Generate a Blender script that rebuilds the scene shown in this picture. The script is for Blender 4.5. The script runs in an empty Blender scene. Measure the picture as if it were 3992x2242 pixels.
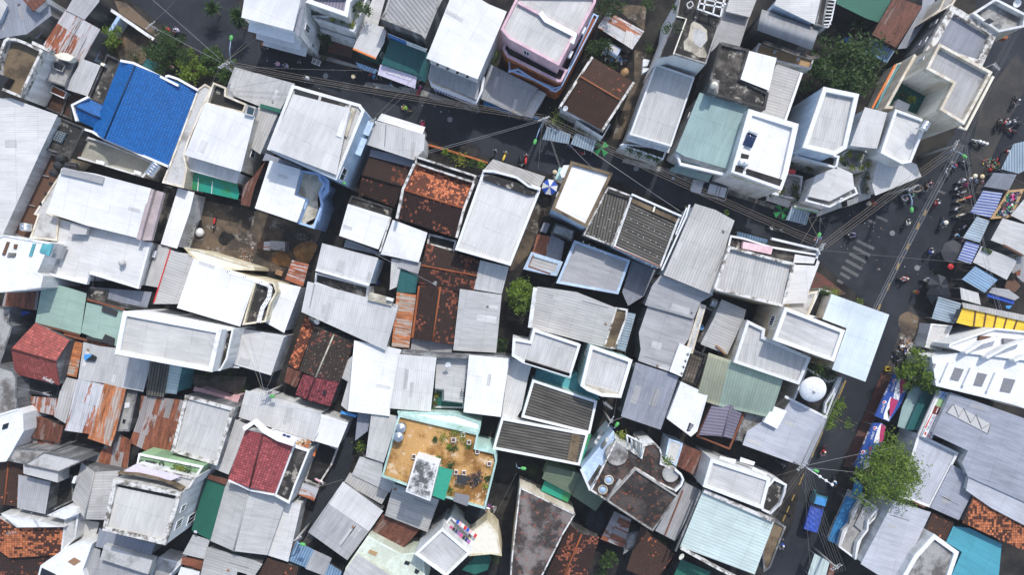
import bpy, math, random
from mathutils import Vector, Matrix
random.seed(11)
R = math.radians
CAM_H, FPX = 106.0, 3105.0           # drone height in metres, focal length in photo pixels
OX = [0, 998, 1996, 2994]; OY = [0, 560, 1121, 1681]
SC = bpy.context.scene
COL = SC.collection
TILE = ['00']
ZO = {'pep': (3360, 1440, 6.03), 'huo': (3580, 1520, 6.577), 'pp2': (3310, 1650, 4.82), 'cur': (1440, 230, 11.13), 'phu': (1500, 120, 14.31), 'mk1': (3690, 200, 2.894), 'mk2': (3690, 680, 3.013)}
def T(t): TILE[0] = t
def S(p):
    """survey coordinates -> photo pixels"""
    t = TILE[0]
    if t == 'g': return (p[0]*3992/2576, p[1]*2242/1447)
    if t in ZO: return (ZO[t][0]+p[0]/ZO[t][2], ZO[t][1]+p[1]/ZO[t][2])
    i, j = int(t[0]), int(t[1])
    return (OX[i]+p[0]*998/2574, OY[j]+p[1]*561/1447)
def W(p, z):
    """ground plan position of a surveyed point standing at height z"""
    x, y = S(p); k = (CAM_H-z)/FPX
    return Vector(((x-1996)*k, -(y-1121)*k, z))
def P(s):
    if not isinstance(s, str): return s
    return [tuple(float(a) for a in q.split(',')) for q in s.split()]

# ------------------------------------------------------------------ materials
MATS = {}
class NT:
    def __init__(s, name):
        s.m = bpy.data.materials.new(name); s.m.use_nodes = True
        s.t = s.m.node_tree; s.b = s.t.nodes['Principled BSDF']
    def n(s, typ, **k):
        nd = s.t.nodes.new(typ)
        for a, v in k.items(): setattr(nd, a, v)
        return nd
    def l(s, a, b): s.t.links.new(a, b)
    def put(s, sock, v):
        if isinstance(v, (int, float)): sock.default_value = v
        elif isinstance(v, tuple): sock.default_value = v if len(v) == len(sock.default_value) else (*v, 1)
        else: s.l(v, sock)
    def math(s, op, a, b=0.0, c=None, clamp=False):
        nd = s.n('ShaderNodeMath', operation=op, use_clamp=clamp)
        s.put(nd.inputs[0], a); s.put(nd.inputs[1], b)
        if c is not None: s.put(nd.inputs[2], c)
        return nd.outputs[0]
    def mix(s, f, a, b, typ='MIX'):
        nd = s.n('ShaderNodeMix', data_type='RGBA', blend_type=typ)
        s.put(nd.inputs[0], f); s.put(nd.inputs[6], a); s.put(nd.inputs[7], b)
        return nd.outputs[2]
    def uv(s):
        u = s.n('ShaderNodeUVMap'); x = s.n('ShaderNodeSeparateXYZ'); s.l(u.outputs[0], x.inputs[0])
        return x.outputs[0], x.outputs[1]
    def rnd(s): return s.n('ShaderNodeObjectInfo').outputs['Random']
    def vec(s, x, y, z=0.0):
        nd = s.n('ShaderNodeCombineXYZ')
        for i, v in enumerate((x, y, z)): s.put(nd.inputs[i], v)
        return nd.outputs[0]
    def noise(s, v, scale=1.0, detail=4.0, rough=.6):
        nd = s.n('ShaderNodeTexNoise'); s.l(v, nd.inputs['Vector'])
        nd.inputs['Scale'].default_value = scale; nd.inputs['Detail'].default_value = detail
        nd.inputs['Roughness'].default_value = rough
        return nd.outputs[0]
    def white(s, v):
        nd = s.n('ShaderNodeTexWhiteNoise', noise_dimensions='3D'); s.l(v, nd.inputs['Vector'])
        return nd.outputs['Value']
    def step(s, v, lo, hi):
        nd = s.n('ShaderNodeMapRange', interpolation_type='SMOOTHSTEP'); s.put(nd.inputs[0], v)
        nd.inputs[1].default_value = lo; nd.inputs[2].default_value = hi
        return nd.outputs[0]
    def rng(s, v, a, b, c, d):
        nd = s.n('ShaderNodeMapRange'); s.put(nd.inputs[0], v)
        for i, q in enumerate((a, b, c, d)): nd.inputs[i+1].default_value = q
        return nd.outputs[0]
    def scale(s, col, f):
        return s.mix(1.0, col, s.vec(f, f, f), 'MULTIPLY')
    def bump(s, h, dist, strength=1.0):
        nd = s.n('ShaderNodeBump'); s.put(nd.inputs['Height'], h)
        nd.inputs['Distance'].default_value = dist; nd.inputs['Strength'].default_value = strength
        s.l(nd.outputs[0], s.b.inputs['Normal'])
    def done(s, col, rough=.6, spec=.4, metal=0.0):
        s.put(s.b.inputs['Base Color'], col); s.put(s.b.inputs['Roughness'], rough)
        s.b.inputs['Specular IOR Level'].default_value = spec; s.b.inputs['Metallic'].default_value = metal
        return s.m
    def obj(s, shift=True):
        c = s.n('ShaderNodeTexCoord').outputs['Object']
        if not shift: return c
        nd = s.n('ShaderNodeVectorMath', operation='ADD'); s.l(c, nd.inputs[0])
        r = s.math('MULTIPLY', s.rnd(), 90.0); s.l(s.vec(r, r, 0.0), nd.inputs[1])
        return nd.outputs[0]

def metal(key, col, rust=0.0, pitch=.28, stripe=None, rough=.55, dirt=.13, rib=.09, spec=.3, rcol=(.19, .062, .03), panel=1.0, pvar=.05, rsel=.14, rsc=1.5):
    s = NT('sheet_'+key); u, v = s.uv(); r = s.math('MULTIPLY', s.rnd(), 57.0)
    cell = s.vec(s.math('FLOOR', s.math('DIVIDE', u, panel)), s.math('FLOOR', s.math('DIVIDE', v, 2.8)), r)
    pr = s.white(cell)
    c = col
    if stripe:
        fr = s.math('FRACT', s.math('DIVIDE', u, stripe[1]))
        c = s.mix(s.step(fr, .42, .5), col, stripe[0])
    n1 = s.noise(s.vec(s.math('MULTIPLY', u, 2.6), s.math('MULTIPLY', v, .35), r), 1.0, 6)
    n2 = s.noise(s.vec(u, v, r), .22, 3)
    wv = s.math('SINE', s.math('MULTIPLY', u, 2*math.pi/pitch))
    br = s.math('ADD', s.rng(pr, 0, 1, 1-pvar, 1+pvar*.4), s.rng(wv, -1, 1, -rib, rib*.5))
    br = s.math('MULTIPLY', br, s.rng(n1, .3, .62, 1-dirt, 1.03))
    br = s.math('MULTIPLY', br, s.rng(n2, .3, .7, .86, 1.07))
    n4 = s.noise(s.vec(u, s.math('MULTIPLY', v, .6), s.math('ADD', r, 3.0)), 1.1, 7, .72)
    br = s.math('MULTIPLY', br, s.rng(s.step(n4, .58, .74), 0, 1, 1, .88))
    br = s.math('MULTIPLY', br, s.rng(s.rnd(), 0, 1, .93, 1.05))
    seam = s.math('LESS_THAN', s.math('FRACT', s.math('ADD', s.math('DIVIDE', v, 2.8), s.math('MULTIPLY', pr, .03))), .03)
    br = s.math('MULTIPLY', br, s.rng(seam, 0, 1, 1, .87))
    lap = s.math('LESS_THAN', s.math('FRACT', s.math('DIVIDE', u, panel)), .06)
    br = s.math('MULTIPLY', br, s.rng(lap, 0, 1, 1, .95))
    c = s.scale(c, br)
    if rust:
        n3 = s.noise(s.vec(s.math('MULTIPLY', u, rsc), s.math('MULTIPLY', v, .38), s.math('ADD', r, 9.0)), 1.0, 8, .68)
        m = s.math('ADD', n3, s.rng(pr, 0, 1, -rsel, rsel))
        t = .74-.42*rust
        rc = s.mix(s.noise(s.vec(u, v, r), 2.5, 4), tuple(q*.45 for q in rcol), tuple(min(1, q*1.7) for q in rcol))
        rc = s.scale(rc, s.rng(n1, .3, .65, .45, 1.4))
        c = s.mix(s.step(m, t, t+.07), c, rc)
    h = wv
    s.bump(h, .006, .6)
    MATS[key] = s.done(c, rough, spec)

def tiles(key, old, fresh, amount, size=(.27, .34), rough=.8, lichen=None, var=(.5, 1.15)):
    s = NT('tile_'+key); u, v = s.uv(); r = s.math('MULTIPLY', s.rnd(), 31.0)
    a = s.math('DIVIDE', u, size[0]); b = s.math('DIVIDE', v, size[1])
    cell = s.vec(s.math('FLOOR', a), s.math('FLOOR', b), r)
    w = s.white(cell); w2 = s.white(s.vec(s.math('FLOOR', b), s.math('FLOOR', a), r))
    big = s.noise(s.vec(u, v, r), .33, 4, .65)
    m = s.math('ADD', s.math('MULTIPLY', w, .55), s.math('MULTIPLY', s.step(big, .3, .7), .6))
    t = 1.12-amount
    mk = s.step(m, t, t+.05)
    c = s.mix(s.noise(s.vec(u, v, r), 1.3, 5), tuple(q*.6 for q in old), tuple(q*1.35 for q in old))
    f2 = s.scale(fresh, s.rng(w2, 0, 1, *var))
    c = s.mix(mk, c, f2)
    if lichen:
        c = s.mix(s.step(s.noise(s.vec(u, v, r), 3.2, 5, .7), .58, .66), c, lichen)
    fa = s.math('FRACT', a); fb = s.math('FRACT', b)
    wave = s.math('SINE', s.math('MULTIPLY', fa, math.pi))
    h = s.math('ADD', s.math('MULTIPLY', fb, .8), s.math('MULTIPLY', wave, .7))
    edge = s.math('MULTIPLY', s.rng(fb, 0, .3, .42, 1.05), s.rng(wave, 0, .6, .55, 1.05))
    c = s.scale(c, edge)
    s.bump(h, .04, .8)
    MATS[key] = s.done(c, rough, .25)

def conc(key, col, dark, amount=.5, rough=.9, big=.35, third=None, grid=None, streak=False, mild=.5, ts=0):
    s = NT('concrete_'+key); o = s.obj()
    if streak:
        mp = s.n('ShaderNodeMapping'); s.l(o, mp.inputs[0]); mp.inputs['Scale'].default_value = (1.6, 1.6, .22)
        o2 = mp.outputs[0]
    else: o2 = o
    n = s.noise(o2, big, 8, .66); f = s.noise(o, 5.0, 4, .7)
    t = .5+(.5-amount)*.35
    mk = s.step(n, t-.08, t+.1)
    c = s.mix(mk, dark, col) if not streak else s.mix(s.step(n, .36+amount*.2, .52+amount*.25), dark, col)
    if third:
        c = s.mix(s.step(s.noise(o, ts or big*2.2, 6, .7), .56, .64), c, third)
    if streak:
        ml = s.noise(o, 1.4, 8, .74)
        c = s.mix(s.math('MULTIPLY', s.step(ml, .6, .72), mild), c, (.16, .155, .14))
    c = s.scale(c, s.rng(f, .3, .7, .82, 1.12))
    c = s.scale(c, s.rng(s.rnd(), 0, 1, .92, 1.06))
    if grid:
        x = s.n('ShaderNodeTexBrick'); x.offset = 0.0
        s.l(s.obj(False), x.inputs['Vector']); x.inputs['Scale'].default_value = 1.0
        x.inputs['Brick Width'].default_value = grid; x.inputs['Row Height'].default_value = grid
        x.inputs['Mortar Size'].default_value = .03
        x.inputs['Color1'].default_value = (1, 1, 1, 1); x.inputs['Color2'].default_value = (.85, .85, .85, 1)
        x.inputs['Mortar'].default_value = (.6, .56, .5, 1)
        c = s.mix(.35, c, x.outputs[0], 'MULTIPLY')
    s.bump(f, .01, .5)
    MATS[key] = s.done(c, rough, .2)

def plain(key, col, rough=.5, spec=.4, metal=0.0, var=.12, alpha=None):
    s = NT('paint_'+key); o = s.obj()
    f = s.noise(o, 3.0, 4)
    c = s.scale(col, s.rng(f, .3, .7, 1-var, 1+var*.6))
    MATS[key] = s.done(c, rough, spec, metal)
    if alpha: s.b.inputs['Alpha'].default_value = alpha
def leafmat(key, a, b, rough=.55):
    s = NT('leaf_'+key); o = s.obj()
    f = s.noise(o, 1.6, 3); g = s.noise(o, 11.0, 2)
    c = s.mix(s.step(s.math('ADD', s.math('MULTIPLY', f, .6), s.math('MULTIPLY', g, .4)), .38, .62), a, b)
    MATS[key] = s.done(c, rough, .3)
    tr = s.n('ShaderNodeBsdfTranslucent'); s.l(c, tr.inputs[0])
    mx = s.n('ShaderNodeMixShader'); mx.inputs[0].default_value = .3
    s.l(s.b.outputs[0], mx.inputs[1]); s.l(tr.outputs[0], mx.inputs[2])
    s.l(mx.outputs[0], s.t.nodes['Material Output'].inputs[0])

metal('wh', (.785, .775, .755), pvar=.04, dirt=.07, rib=.05)
metal('lv', (.47, .48, .52), dirt=.16)
metal('cw', (.56, .545, .51), dirt=.14, rib=.05)
metal('og', (.13, .17, .11), dirt=.15, rib=.06)
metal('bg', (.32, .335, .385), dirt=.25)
metal('w2', (.64, .625, .60), pvar=.06, dirt=.12, rib=.08)
metal('lg', (.53, .52, .50), dirt=.2)
metal('gr', (.385, .38, .38), dirt=.2)
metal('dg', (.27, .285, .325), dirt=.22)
metal('be', (.47, .455, .43), dirt=.18, rib=.14, pitch=.36)
metal('rl', (.36, .355, .35), rib=.3, pitch=.45, dirt=.2)
metal('lr', (.56, .56, .57), rust=.47, dirt=.3, rsc=2.4, rcol=(.30, .10, .045))
metal('gn', (.33, .45, .37), dirt=.12, rib=.06)
metal('gp', (.29, .40, .38), dirt=.15, rib=.06)
metal('tl', (.018, .11, .11), dirt=.15)
metal('gd', (.02, .13, .085), dirt=.12)
metal('sg', (.42, .42, .29), pitch=.36, rib=.1)
metal('s2', (.42, .52, .41), pitch=.36, rib=.09)
metal('mt', (.56, .66, .62), pitch=.4, rib=.12)
metal('lb', (.62, .69, .72), pitch=.34, rib=.05, dirt=.06, pvar=.03)
metal('cy', (.07, .30, .37), pitch=.3, rib=.08)
metal('cb', (.03, .20, .42), pitch=.35, rib=.25, dirt=.3)
metal('bs', (.035, .085, .34), stripe=((.46, .50, .64), .38), pitch=.38, rib=.1, dirt=.3)
metal('b2', (.16, .25, .33), stripe=((.44, .50, .54), .34), pitch=.34, rib=.1, dirt=.3)
metal('b3', (.09, .22, .40), stripe=((.32, .43, .53), .34), pitch=.34, rib=.1, dirt=.3)
metal('rs', (.52, .50, .50), rust=.60, rsc=4.0, dirt=.3, rcol=(.26, .085, .04))
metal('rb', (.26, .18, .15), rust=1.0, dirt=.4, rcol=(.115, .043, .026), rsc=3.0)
metal('rp', (.42, .38, .36), rust=.74, pvar=.4, panel=.75, rcol=(.20, .07, .035), rsel=.4)
metal('ro', (.44, .36, .30), rust=.8, pitch=.4, rib=.25, rcol=(.36, .13, .05), rsc=3.5)
metal('pu', (.20, .18, .23), pitch=.4, rib=.35)
metal('fc', (.055, .05, .045), stripe=((.19, .178, .15), .36), pitch=.36, rib=.25, dirt=.5, spec=.1, rough=.9)
metal('pk', (.70, .42, .42), pitch=.3, rib=.2)
metal('ye', (.85, .56, .045), pitch=9, rib=0, dirt=.25)
tiles('bt', (.004, .090, .30), (.005, .105, .34), .9, (.3, .36), rough=.5, lichen=(.03, .17, .42), var=(.85, 1.1))
tiles('td', (.036, .019, .014), (.22, .07, .038), .34)
tiles('tb', (.055, .028, .018), (.38, .115, .055), .17)
tiles('to', (.11, .038, .022), (.55, .17, .075), .58)
tiles('t2', (.036, .017, .013), (.30, .095, .05), .36)
tiles('tr', (.28, .06, .062), (.36, .082, .084), .6, (.3, .36), rough=.6)
tiles('tm', (.30, .068, .055), (.40, .10, .08), .55, (.3, .36), rough=.6)
tiles('tk', (.040, .028, .021), (.22, .075, .05), .3, lichen=(.24, .20, .15))
tiles('tc', (.06, .022, .013), (.46, .15, .06), .66)
tiles('t5', (.09, .018, .022), (.25, .055, .064), .8, (.28, .34))
conc('cd', (.16, .14, .12), (.032, .03, .027), .35, third=(.36, .33, .28))
conc('cb_', (.19, .14, .085), (.075, .055, .036), .6, third=(.22, .16, .10))
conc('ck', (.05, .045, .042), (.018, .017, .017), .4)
conc('cg', (.36, .35, .33), (.12, .11, .10), .6)
conc('cl', (.52, .51, .49), (.28, .27, .25), .75)
conc('cbg', (.40, .38, .31), (.30, .29, .24), .6)
conc('cor', (.58, .34, .13), (.27, .13, .035), .55, third=(.68, .51, .34), grid=.3, big=.42, ts=.75)
conc('cwt', (.66, .65, .63), (.10, .10, .10), .5, big=.9)
conc('cbr', (.075, .04, .026), (.045, .024, .017), .6)
conc('tcf', (.32, .10, .035), (.25, .07, .03), .6)
conc('cst', (.55, .50, .40), (.3, .27, .21), .6, big=.8)
conc('c8', (.085, .07, .062), (.03, .026, .024), .5, big=.5, third=(.26, .085, .045), ts=2.6)
conc('c9', (.20, .175, .16), (.045, .038, .034), .5, big=.45, third=(.25, .095, .065), ts=1.9)
conc('cpv', (.20, .17, .14), (.11, .09, .07), .5, grid=.4)
conc('soil', (.165, .120, .080), (.06, .050, .040), .5, big=.24, third=(.25, .225, .195))
conc('dust', (.07, .064, .058), (.045, .044, .044), .5, big=.3)
conc('sand', (.33, .18, .07), (.22, .11, .045), .6, big=1.2)
conc('w', (.76, .76, .755), (.55, .55, .53), .25, streak=True)
conc('w1', (.76, .76, .755), (.70, .70, .69), .1, streak=True)
conc('wc', (.78, .72, .61), (.58, .50, .38), .3, streak=True)
conc('wy', (.76, .70, .54), (.56, .48, .32), .3, streak=True)
conc('wp', (.75, .52, .56), (.62, .42, .46), .3, streak=True)
conc('wb', (.52, .64, .76), (.40, .50, .62), .3, streak=True)
conc('wg2', (.46, .38, .38), (.36, .30, .30), .3, streak=True)
conc('wbl', (.27, .37, .54), (.2, .28, .42), .3, streak=True)
conc('wm', (.52, .70, .65), (.36, .52, .47), .3, streak=True)
conc('wg', (.30, .46, .26), (.22, .34, .2), .3, streak=True)
conc('wt', (.13, .42, .46), (.09, .3, .34), .3, streak=True)
conc('wl', (.70, .76, .64), (.58, .62, .5), .3, streak=True)
conc('wd', (.34, .34, .34), (.12, .12, .12), .6, streak=True)
conc('wk', (.17, .165, .16), (.05, .048, .045), .6, streak=True)
conc('wdp', (.66, .64, .60), (.14, .12, .10), .62, big=1.2)
conc('wor', (.50, .17, .06), (.34, .11, .04), .3, streak=True)
conc('gdk', (.025, .13, .10), (.02, .10, .08), .3, streak=True)
plain('gl', (.015, .02, .025), .12, .6)
plain('glb', (.03, .06, .07), .12, .6)
plain('wf', (.8, .8, .8), .4)
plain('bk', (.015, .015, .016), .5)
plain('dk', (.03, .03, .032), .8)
plain('tarp_grey', (.06, .06, .066), .8, .2)
plain('tarp_dark', (.02, .024, .03), .85, .1)
plain('st', (.62, .63, .65), .28, .5, .85)
plain('gi', (.42, .43, .44), .45, .4, .5)
plain('wire', (.16, .15, .14), .6)
plain('wire2', (.26, .22, .17), .8)
plain('wire3', (.30, .30, .31), .8)
plain('pole', (.36, .35, .33), .85)
plain('lampg', (.10, .40, .10), .6)
plain('rope', (.5, .42, .2), .8)
plain('red', (.55, .03, .03), .35)
plain('mag', (.62, .05, .25), .7)
plain('blue', (.02, .08, .42), .45)
plain('blu2', (.06, .28, .62), .6)
plain('lblu', (.38, .52, .74), .7)
plain('yel', (.72, .50, .06), .5)
plain('ora', (.70, .20, .05), .6)
plain('pink', (.75, .42, .48), .7)
plain('grn', (.03, .27, .07), .6)
plain('neon', (.26, .5, .07), .5)
plain('tgrn', (.03, .30, .20), .6)
plain('whi', (.78, .78, .78), .55)
plain('gry', (.20, .20, .21), .6)
plain('sil', (.58, .60, .64), .3, .5, .4)
plain('brn', (.12, .06, .035), .8)
plain('wood', (.30, .17, .09), .8, var=.3)
plain('skin', (.36, .20, .13), .6)
plain('hair', (.012, .01, .01), .5)
plain('straw', (.68, .56, .36), .9)
plain('denim', (.03, .05, .11), .8)
plain('pur', (.30, .12, .36), .8)
plain('lil', (.66, .60, .72), .7)
plain('tan', (.42, .26, .12), .7)
plain('tyre', (.012, .012, .012), .9)

plain('lanepaint', (.30, .20, .05), .85, var=.3)
plain('lamp', (.85, .85, .8), .3)
plain('terr', (.34, .12, .05), .9)
plain('stain', (.03, .027, .024), .9)
plain('rust', (.20, .07, .035), .95, var=.3)
plain('navy', (.015, .03, .12), .6)
plain('lime', (.30, .45, .22), .7)
plain('cream', (.75, .70, .58), .7)
s = NT('worn_paint'); o = s.n('ShaderNodeTexCoord').outputs['Object']
MATS['marking'] = s.done(s.mix(s.step(s.noise(o, 7.0, 6, .75), .40, .62), (.15, .15, .15), (.07, .07, .072)), .9, .2)
leafmat('lf', (.018, .045, .010), (.075, .14, .022))
leafmat('ld', (.012, .032, .010), (.045, .09, .018))
leafmat('ll', (.045, .095, .011), (.20, .29, .03))
leafmat('lm', (.014, .038, .010), (.055, .105, .018))
leafmat('ly', (.16, .20, .02), (.34, .36, .05))

# glass green plastic
s = NT('plastic_green'); u, v = s.uv()
c = s.mix(s.step(s.noise(s.vec(u, v), .35, 4), .45, .6), (.03, .36, .24), (.05, .30, .10))
MATS['pg'] = s.done(c, .35, .4); s.b.inputs['Alpha'].default_value = .82
# asphalt: worn lanes, square repairs, oil spots
s = NT('asphalt'); o = s.n('ShaderNodeTexCoord').outputs['Object']
a = s.noise(o, .16, 6, .65); f = s.noise(o, 14.0, 3, .8); g = s.noise(o, 1.1, 6, .7)
c = s.mix(s.step(a, .35, .7), (.018, .021, .028), (.036, .039, .047))
vo = s.n('ShaderNodeTexVoronoi', distance='CHEBYCHEV'); s.l(o, vo.inputs['Vector']); vo.inputs['Scale'].default_value = .35
c = s.scale(c, s.rng(s.white(vo.outputs['Color']), 0, 1, .86, 1.08))
c = s.scale(c, s.rng(f, .25, .75, .7, 1.3)); c = s.mix(s.step(g, .62, .76), c, (.052, .052, .054))
c = s.mix(s.step(s.noise(o, 2.3, 3, .5), .66, .72), c, (.012, .012, .013))
s.bump(f, .01, .6); MATS['asphalt'] = s.done(c, .9, .25)
s = NT('ground_dirt'); o = s.n('ShaderNodeTexCoord').outputs['Object']
a = s.noise(o, .3, 6, .65); f = s.noise(o, 6.0, 4, .8)
c = s.mix(s.step(a, .38, .65), (.016, .015, .015), (.045, .04, .034)); c = s.scale(c, s.rng(f, .25, .75, .6, 1.3))
s.bump(f, .03, .6); MATS['ground'] = s.done(c, .95, .15)
s = NT('brick_pavement'); o = s.n('ShaderNodeTexCoord').outputs['Object']
x = s.n('ShaderNodeTexBrick'); s.l(o, x.inputs['Vector']); x.inputs['Scale'].default_value = 2.2
x.inputs['Color1'].default_value = (.17, .06, .045, 1); x.inputs['Color2'].default_value = (.12, .05, .04, 1); x.inputs['Mortar'].default_value = (.05, .04, .035, 1)
a = s.noise(o, .5, 6, .7); c = s.mix(s.step(a, .42, .66), x.outputs[0], (.07, .055, .045))
MATS['pave'] = s.done(c, .9, .2)

# ------------------------------------------------------------------ mesh building
def newell(pts):
    n = Vector((0, 0, 0))
    for i, a in enumerate(pts):
        b = pts[(i+1) % len(pts)]
        n += Vector(((a.y-b.y)*(a.z+b.z), (a.z-b.z)*(a.x+b.x), (a.x-b.x)*(a.y+b.y)))
    return n.normalized()
def area2(pts):
    return sum(pts[i].x*pts[(i+1) % len(pts)].y-pts[(i+1) % len(pts)].x*pts[i].y for i in range(len(pts)))
def ccw(pts): return pts if area2(pts) > 0 else list(reversed(pts))
def cen(pts):
    c = Vector((0, 0, 0))
    for p in pts: c += p
    return c/len(pts)
def inset(pts, d):
    """inner offset of a counter-clockwise outline, each corner keeping its height"""
    out = []; n = len(pts)
    for i in range(n):
        a, b, c = pts[i-1], pts[i], pts[(i+1) % n]
        e1 = (b-a).to_2d(); e2 = (c-b).to_2d()
        if e1.length < 1e-5 or e2.length < 1e-5: out.append(b.copy()); continue
        e1.normalize(); e2.normalize()
        n1 = Vector((-e1.y, e1.x)); n2 = Vector((-e2.y, e2.x))
        m = n1+n2
        k = m.dot(n1)
        if k < .25: k = .25
        q = b.to_2d()+m*(d/k)
        out.append(Vector((q.x, q.y, b.z)))
    return out
class M:
    def __init__(s): s.f = []; s.uv = []; s.mi = []; s.sm = []
    def face(s, pts, uv=None, mi=0, smooth=False):
        s.f.append([tuple(p) for p in pts]); s.uv.append(uv); s.mi.append(mi); s.sm.append(smooth)
    def prism(s, bot, top, cap=True, floor=True, mi=0):
        n = len(bot)
        for i in range(n):
            j = (i+1) % n
            s.face([bot[i], bot[j], top[j], top[i]], mi=mi)
        if cap: s.face(top, mi=mi)
        if floor: s.face(list(reversed(bot)), mi=mi)
    def box(s, c, d, rz=0.0, mi=0, tilt=None):
        m = Matrix.Rotation(rz, 3, 'Z')
        if tilt: m = m @ tilt
        q = [Vector(c)+m @ Vector((x*d[0]/2, y*d[1]/2, z*d[2]/2)) for z in (-1, 1) for x, y in ((-1, -1), (1, -1), (1, 1), (-1, 1))]
        s.prism(q[:4], q[4:], mi=mi)
    def tube(s, pts, r, n=6, mi=0, caps=True, smooth=True):
        rr = r if isinstance(r, (list, tuple)) else [r]*len(pts)
        rings = []
        for i, p in enumerate(pts):
            a = pts[max(i-1, 0)]; b = pts[min(i+1, len(pts)-1)]
            t = (Vector(b)-Vector(a)).normalized()
            u = t.cross(Vector((0, 0, 1)) if abs(t.z) < .9 else Vector((1, 0, 0))).normalized(); w = t.cross(u)
            rings.append([Vector(p)+(u*math.cos(k*2*math.pi/n)+w*math.sin(k*2*math.pi/n))*rr[i] for k in range(n)])
        for a, b in zip(rings, rings[1:]):
            for k in range(n): s.face([a[k], b[k], b[(k+1) % n], a[(k+1) % n]], mi=mi, smooth=smooth)
        if caps:
            s.face(rings[0], mi=mi); s.face(list(reversed(rings[-1])), mi=mi)
    def lathe(s, prof, n=16, c=(0, 0, 0), mi=0, sx=1.0, sy=1.0, m=None):
        rings = []
        for r, z in prof:
            ring = []
            for k in range(n):
                q = Vector((r*sx*math.cos(k*2*math.pi/n), r*sy*math.sin(k*2*math.pi/n), z))
                if m: q = m @ q
                ring.append(q+Vector(c))
            rings.append(ring)
        for a, b in zip(rings, rings[1:]):
            for k in range(n):
                q = [a[k], a[(k+1) % n], b[(k+1) % n], b[k]]
                s.face(q, mi=mi, smooth=True)
    def build(s, name, mats, parent=None, base=None, merge=True):
        base = Vector(base) if base is not None else Vector((0, 0, 0))
        vs = []; idx = {}; fs = []; keep = []
        for k, f in enumerate(s.f):
            q = []
            for p in f:
                key = (round(p[0], 4), round(p[1], 4), round(p[2], 4)) if merge else len(vs)
                if key not in idx: idx[key] = len(vs); vs.append((p[0]-base.x, p[1]-base.y, p[2]-base.z))
                if not q or q[-1] != idx[key]: q.append(idx[key])
            if len(q) > 1 and q[0] == q[-1]: q.pop()
            if len(set(q)) >= 3 and len(set(q)) == len(q): fs.append(q); keep.append(k)
        me = bpy.data.meshes.new(name); me.from_pydata(vs, [], fs)
        if any(s.uv):
            ul = me.uv_layers.new(name='UVMap')
            for pi, k in enumerate(keep):
                uv = s.uv[k]; pl = me.polygons[pi]
                if uv and len(uv) == pl.loop_total:
                    for a, li in enumerate(pl.loop_indices): ul.data[li].uv = uv[a]
        for m in (mats if isinstance(mats, list) else [mats]): me.materials.append(MATS[m])
        for pi, k in enumerate(keep):
            me.polygons[pi].material_index = s.mi[k]; me.polygons[pi].use_smooth = s.sm[k]
        o = bpy.data.objects.new(name, me); COL.objects.link(o)
        if parent: o.parent = parent
        else: o.location = base
        return o
def tag(o, label=None, cat=None, group=None, kind=None):
    if label: o['label'] = label
    if cat: o['category'] = cat
    if group: o['group'] = group
    if kind: o['kind'] = kind
    return o
def empty(name, loc, rz=0.0):
    o = bpy.data.objects.new(name, None); COL.objects.link(o); o.location = loc; o.rotation_euler = (0, 0, rz)
    o.empty_display_size = .3
    return o
def copy_thing(o, parent=None):
    c = o.copy(); COL.objects.link(c)
    if parent: c.parent = parent
    for ch in list(o.children): copy_thing(ch, c)
    return c
def uvs(pts, d):
    """metre coordinates on a roof: u across the ribs, v along them"""
    n = newell(pts); d = (d-n*d.dot(n)).normalized(); p = d.cross(n)
    return [(q.dot(p), q.dot(d)) for q in pts]
def slab(m, top, t, d, mi=0):
    """roof sheet of thickness t under the outline `top`"""
    if newell(top).z < 0: top = list(reversed(top))
    m.face(top, uvs(top, d), mi)
    bot = [q-Vector((0, 0, t)) for q in top]; n = len(top)
    for i in range(n):
        j = (i+1) % n
        m.face([bot[i], bot[j], top[j], top[i]], uvs([bot[i], bot[j], top[j], top[i]], d), mi)
    m.face(list(reversed(bot)), None, mi)

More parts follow.
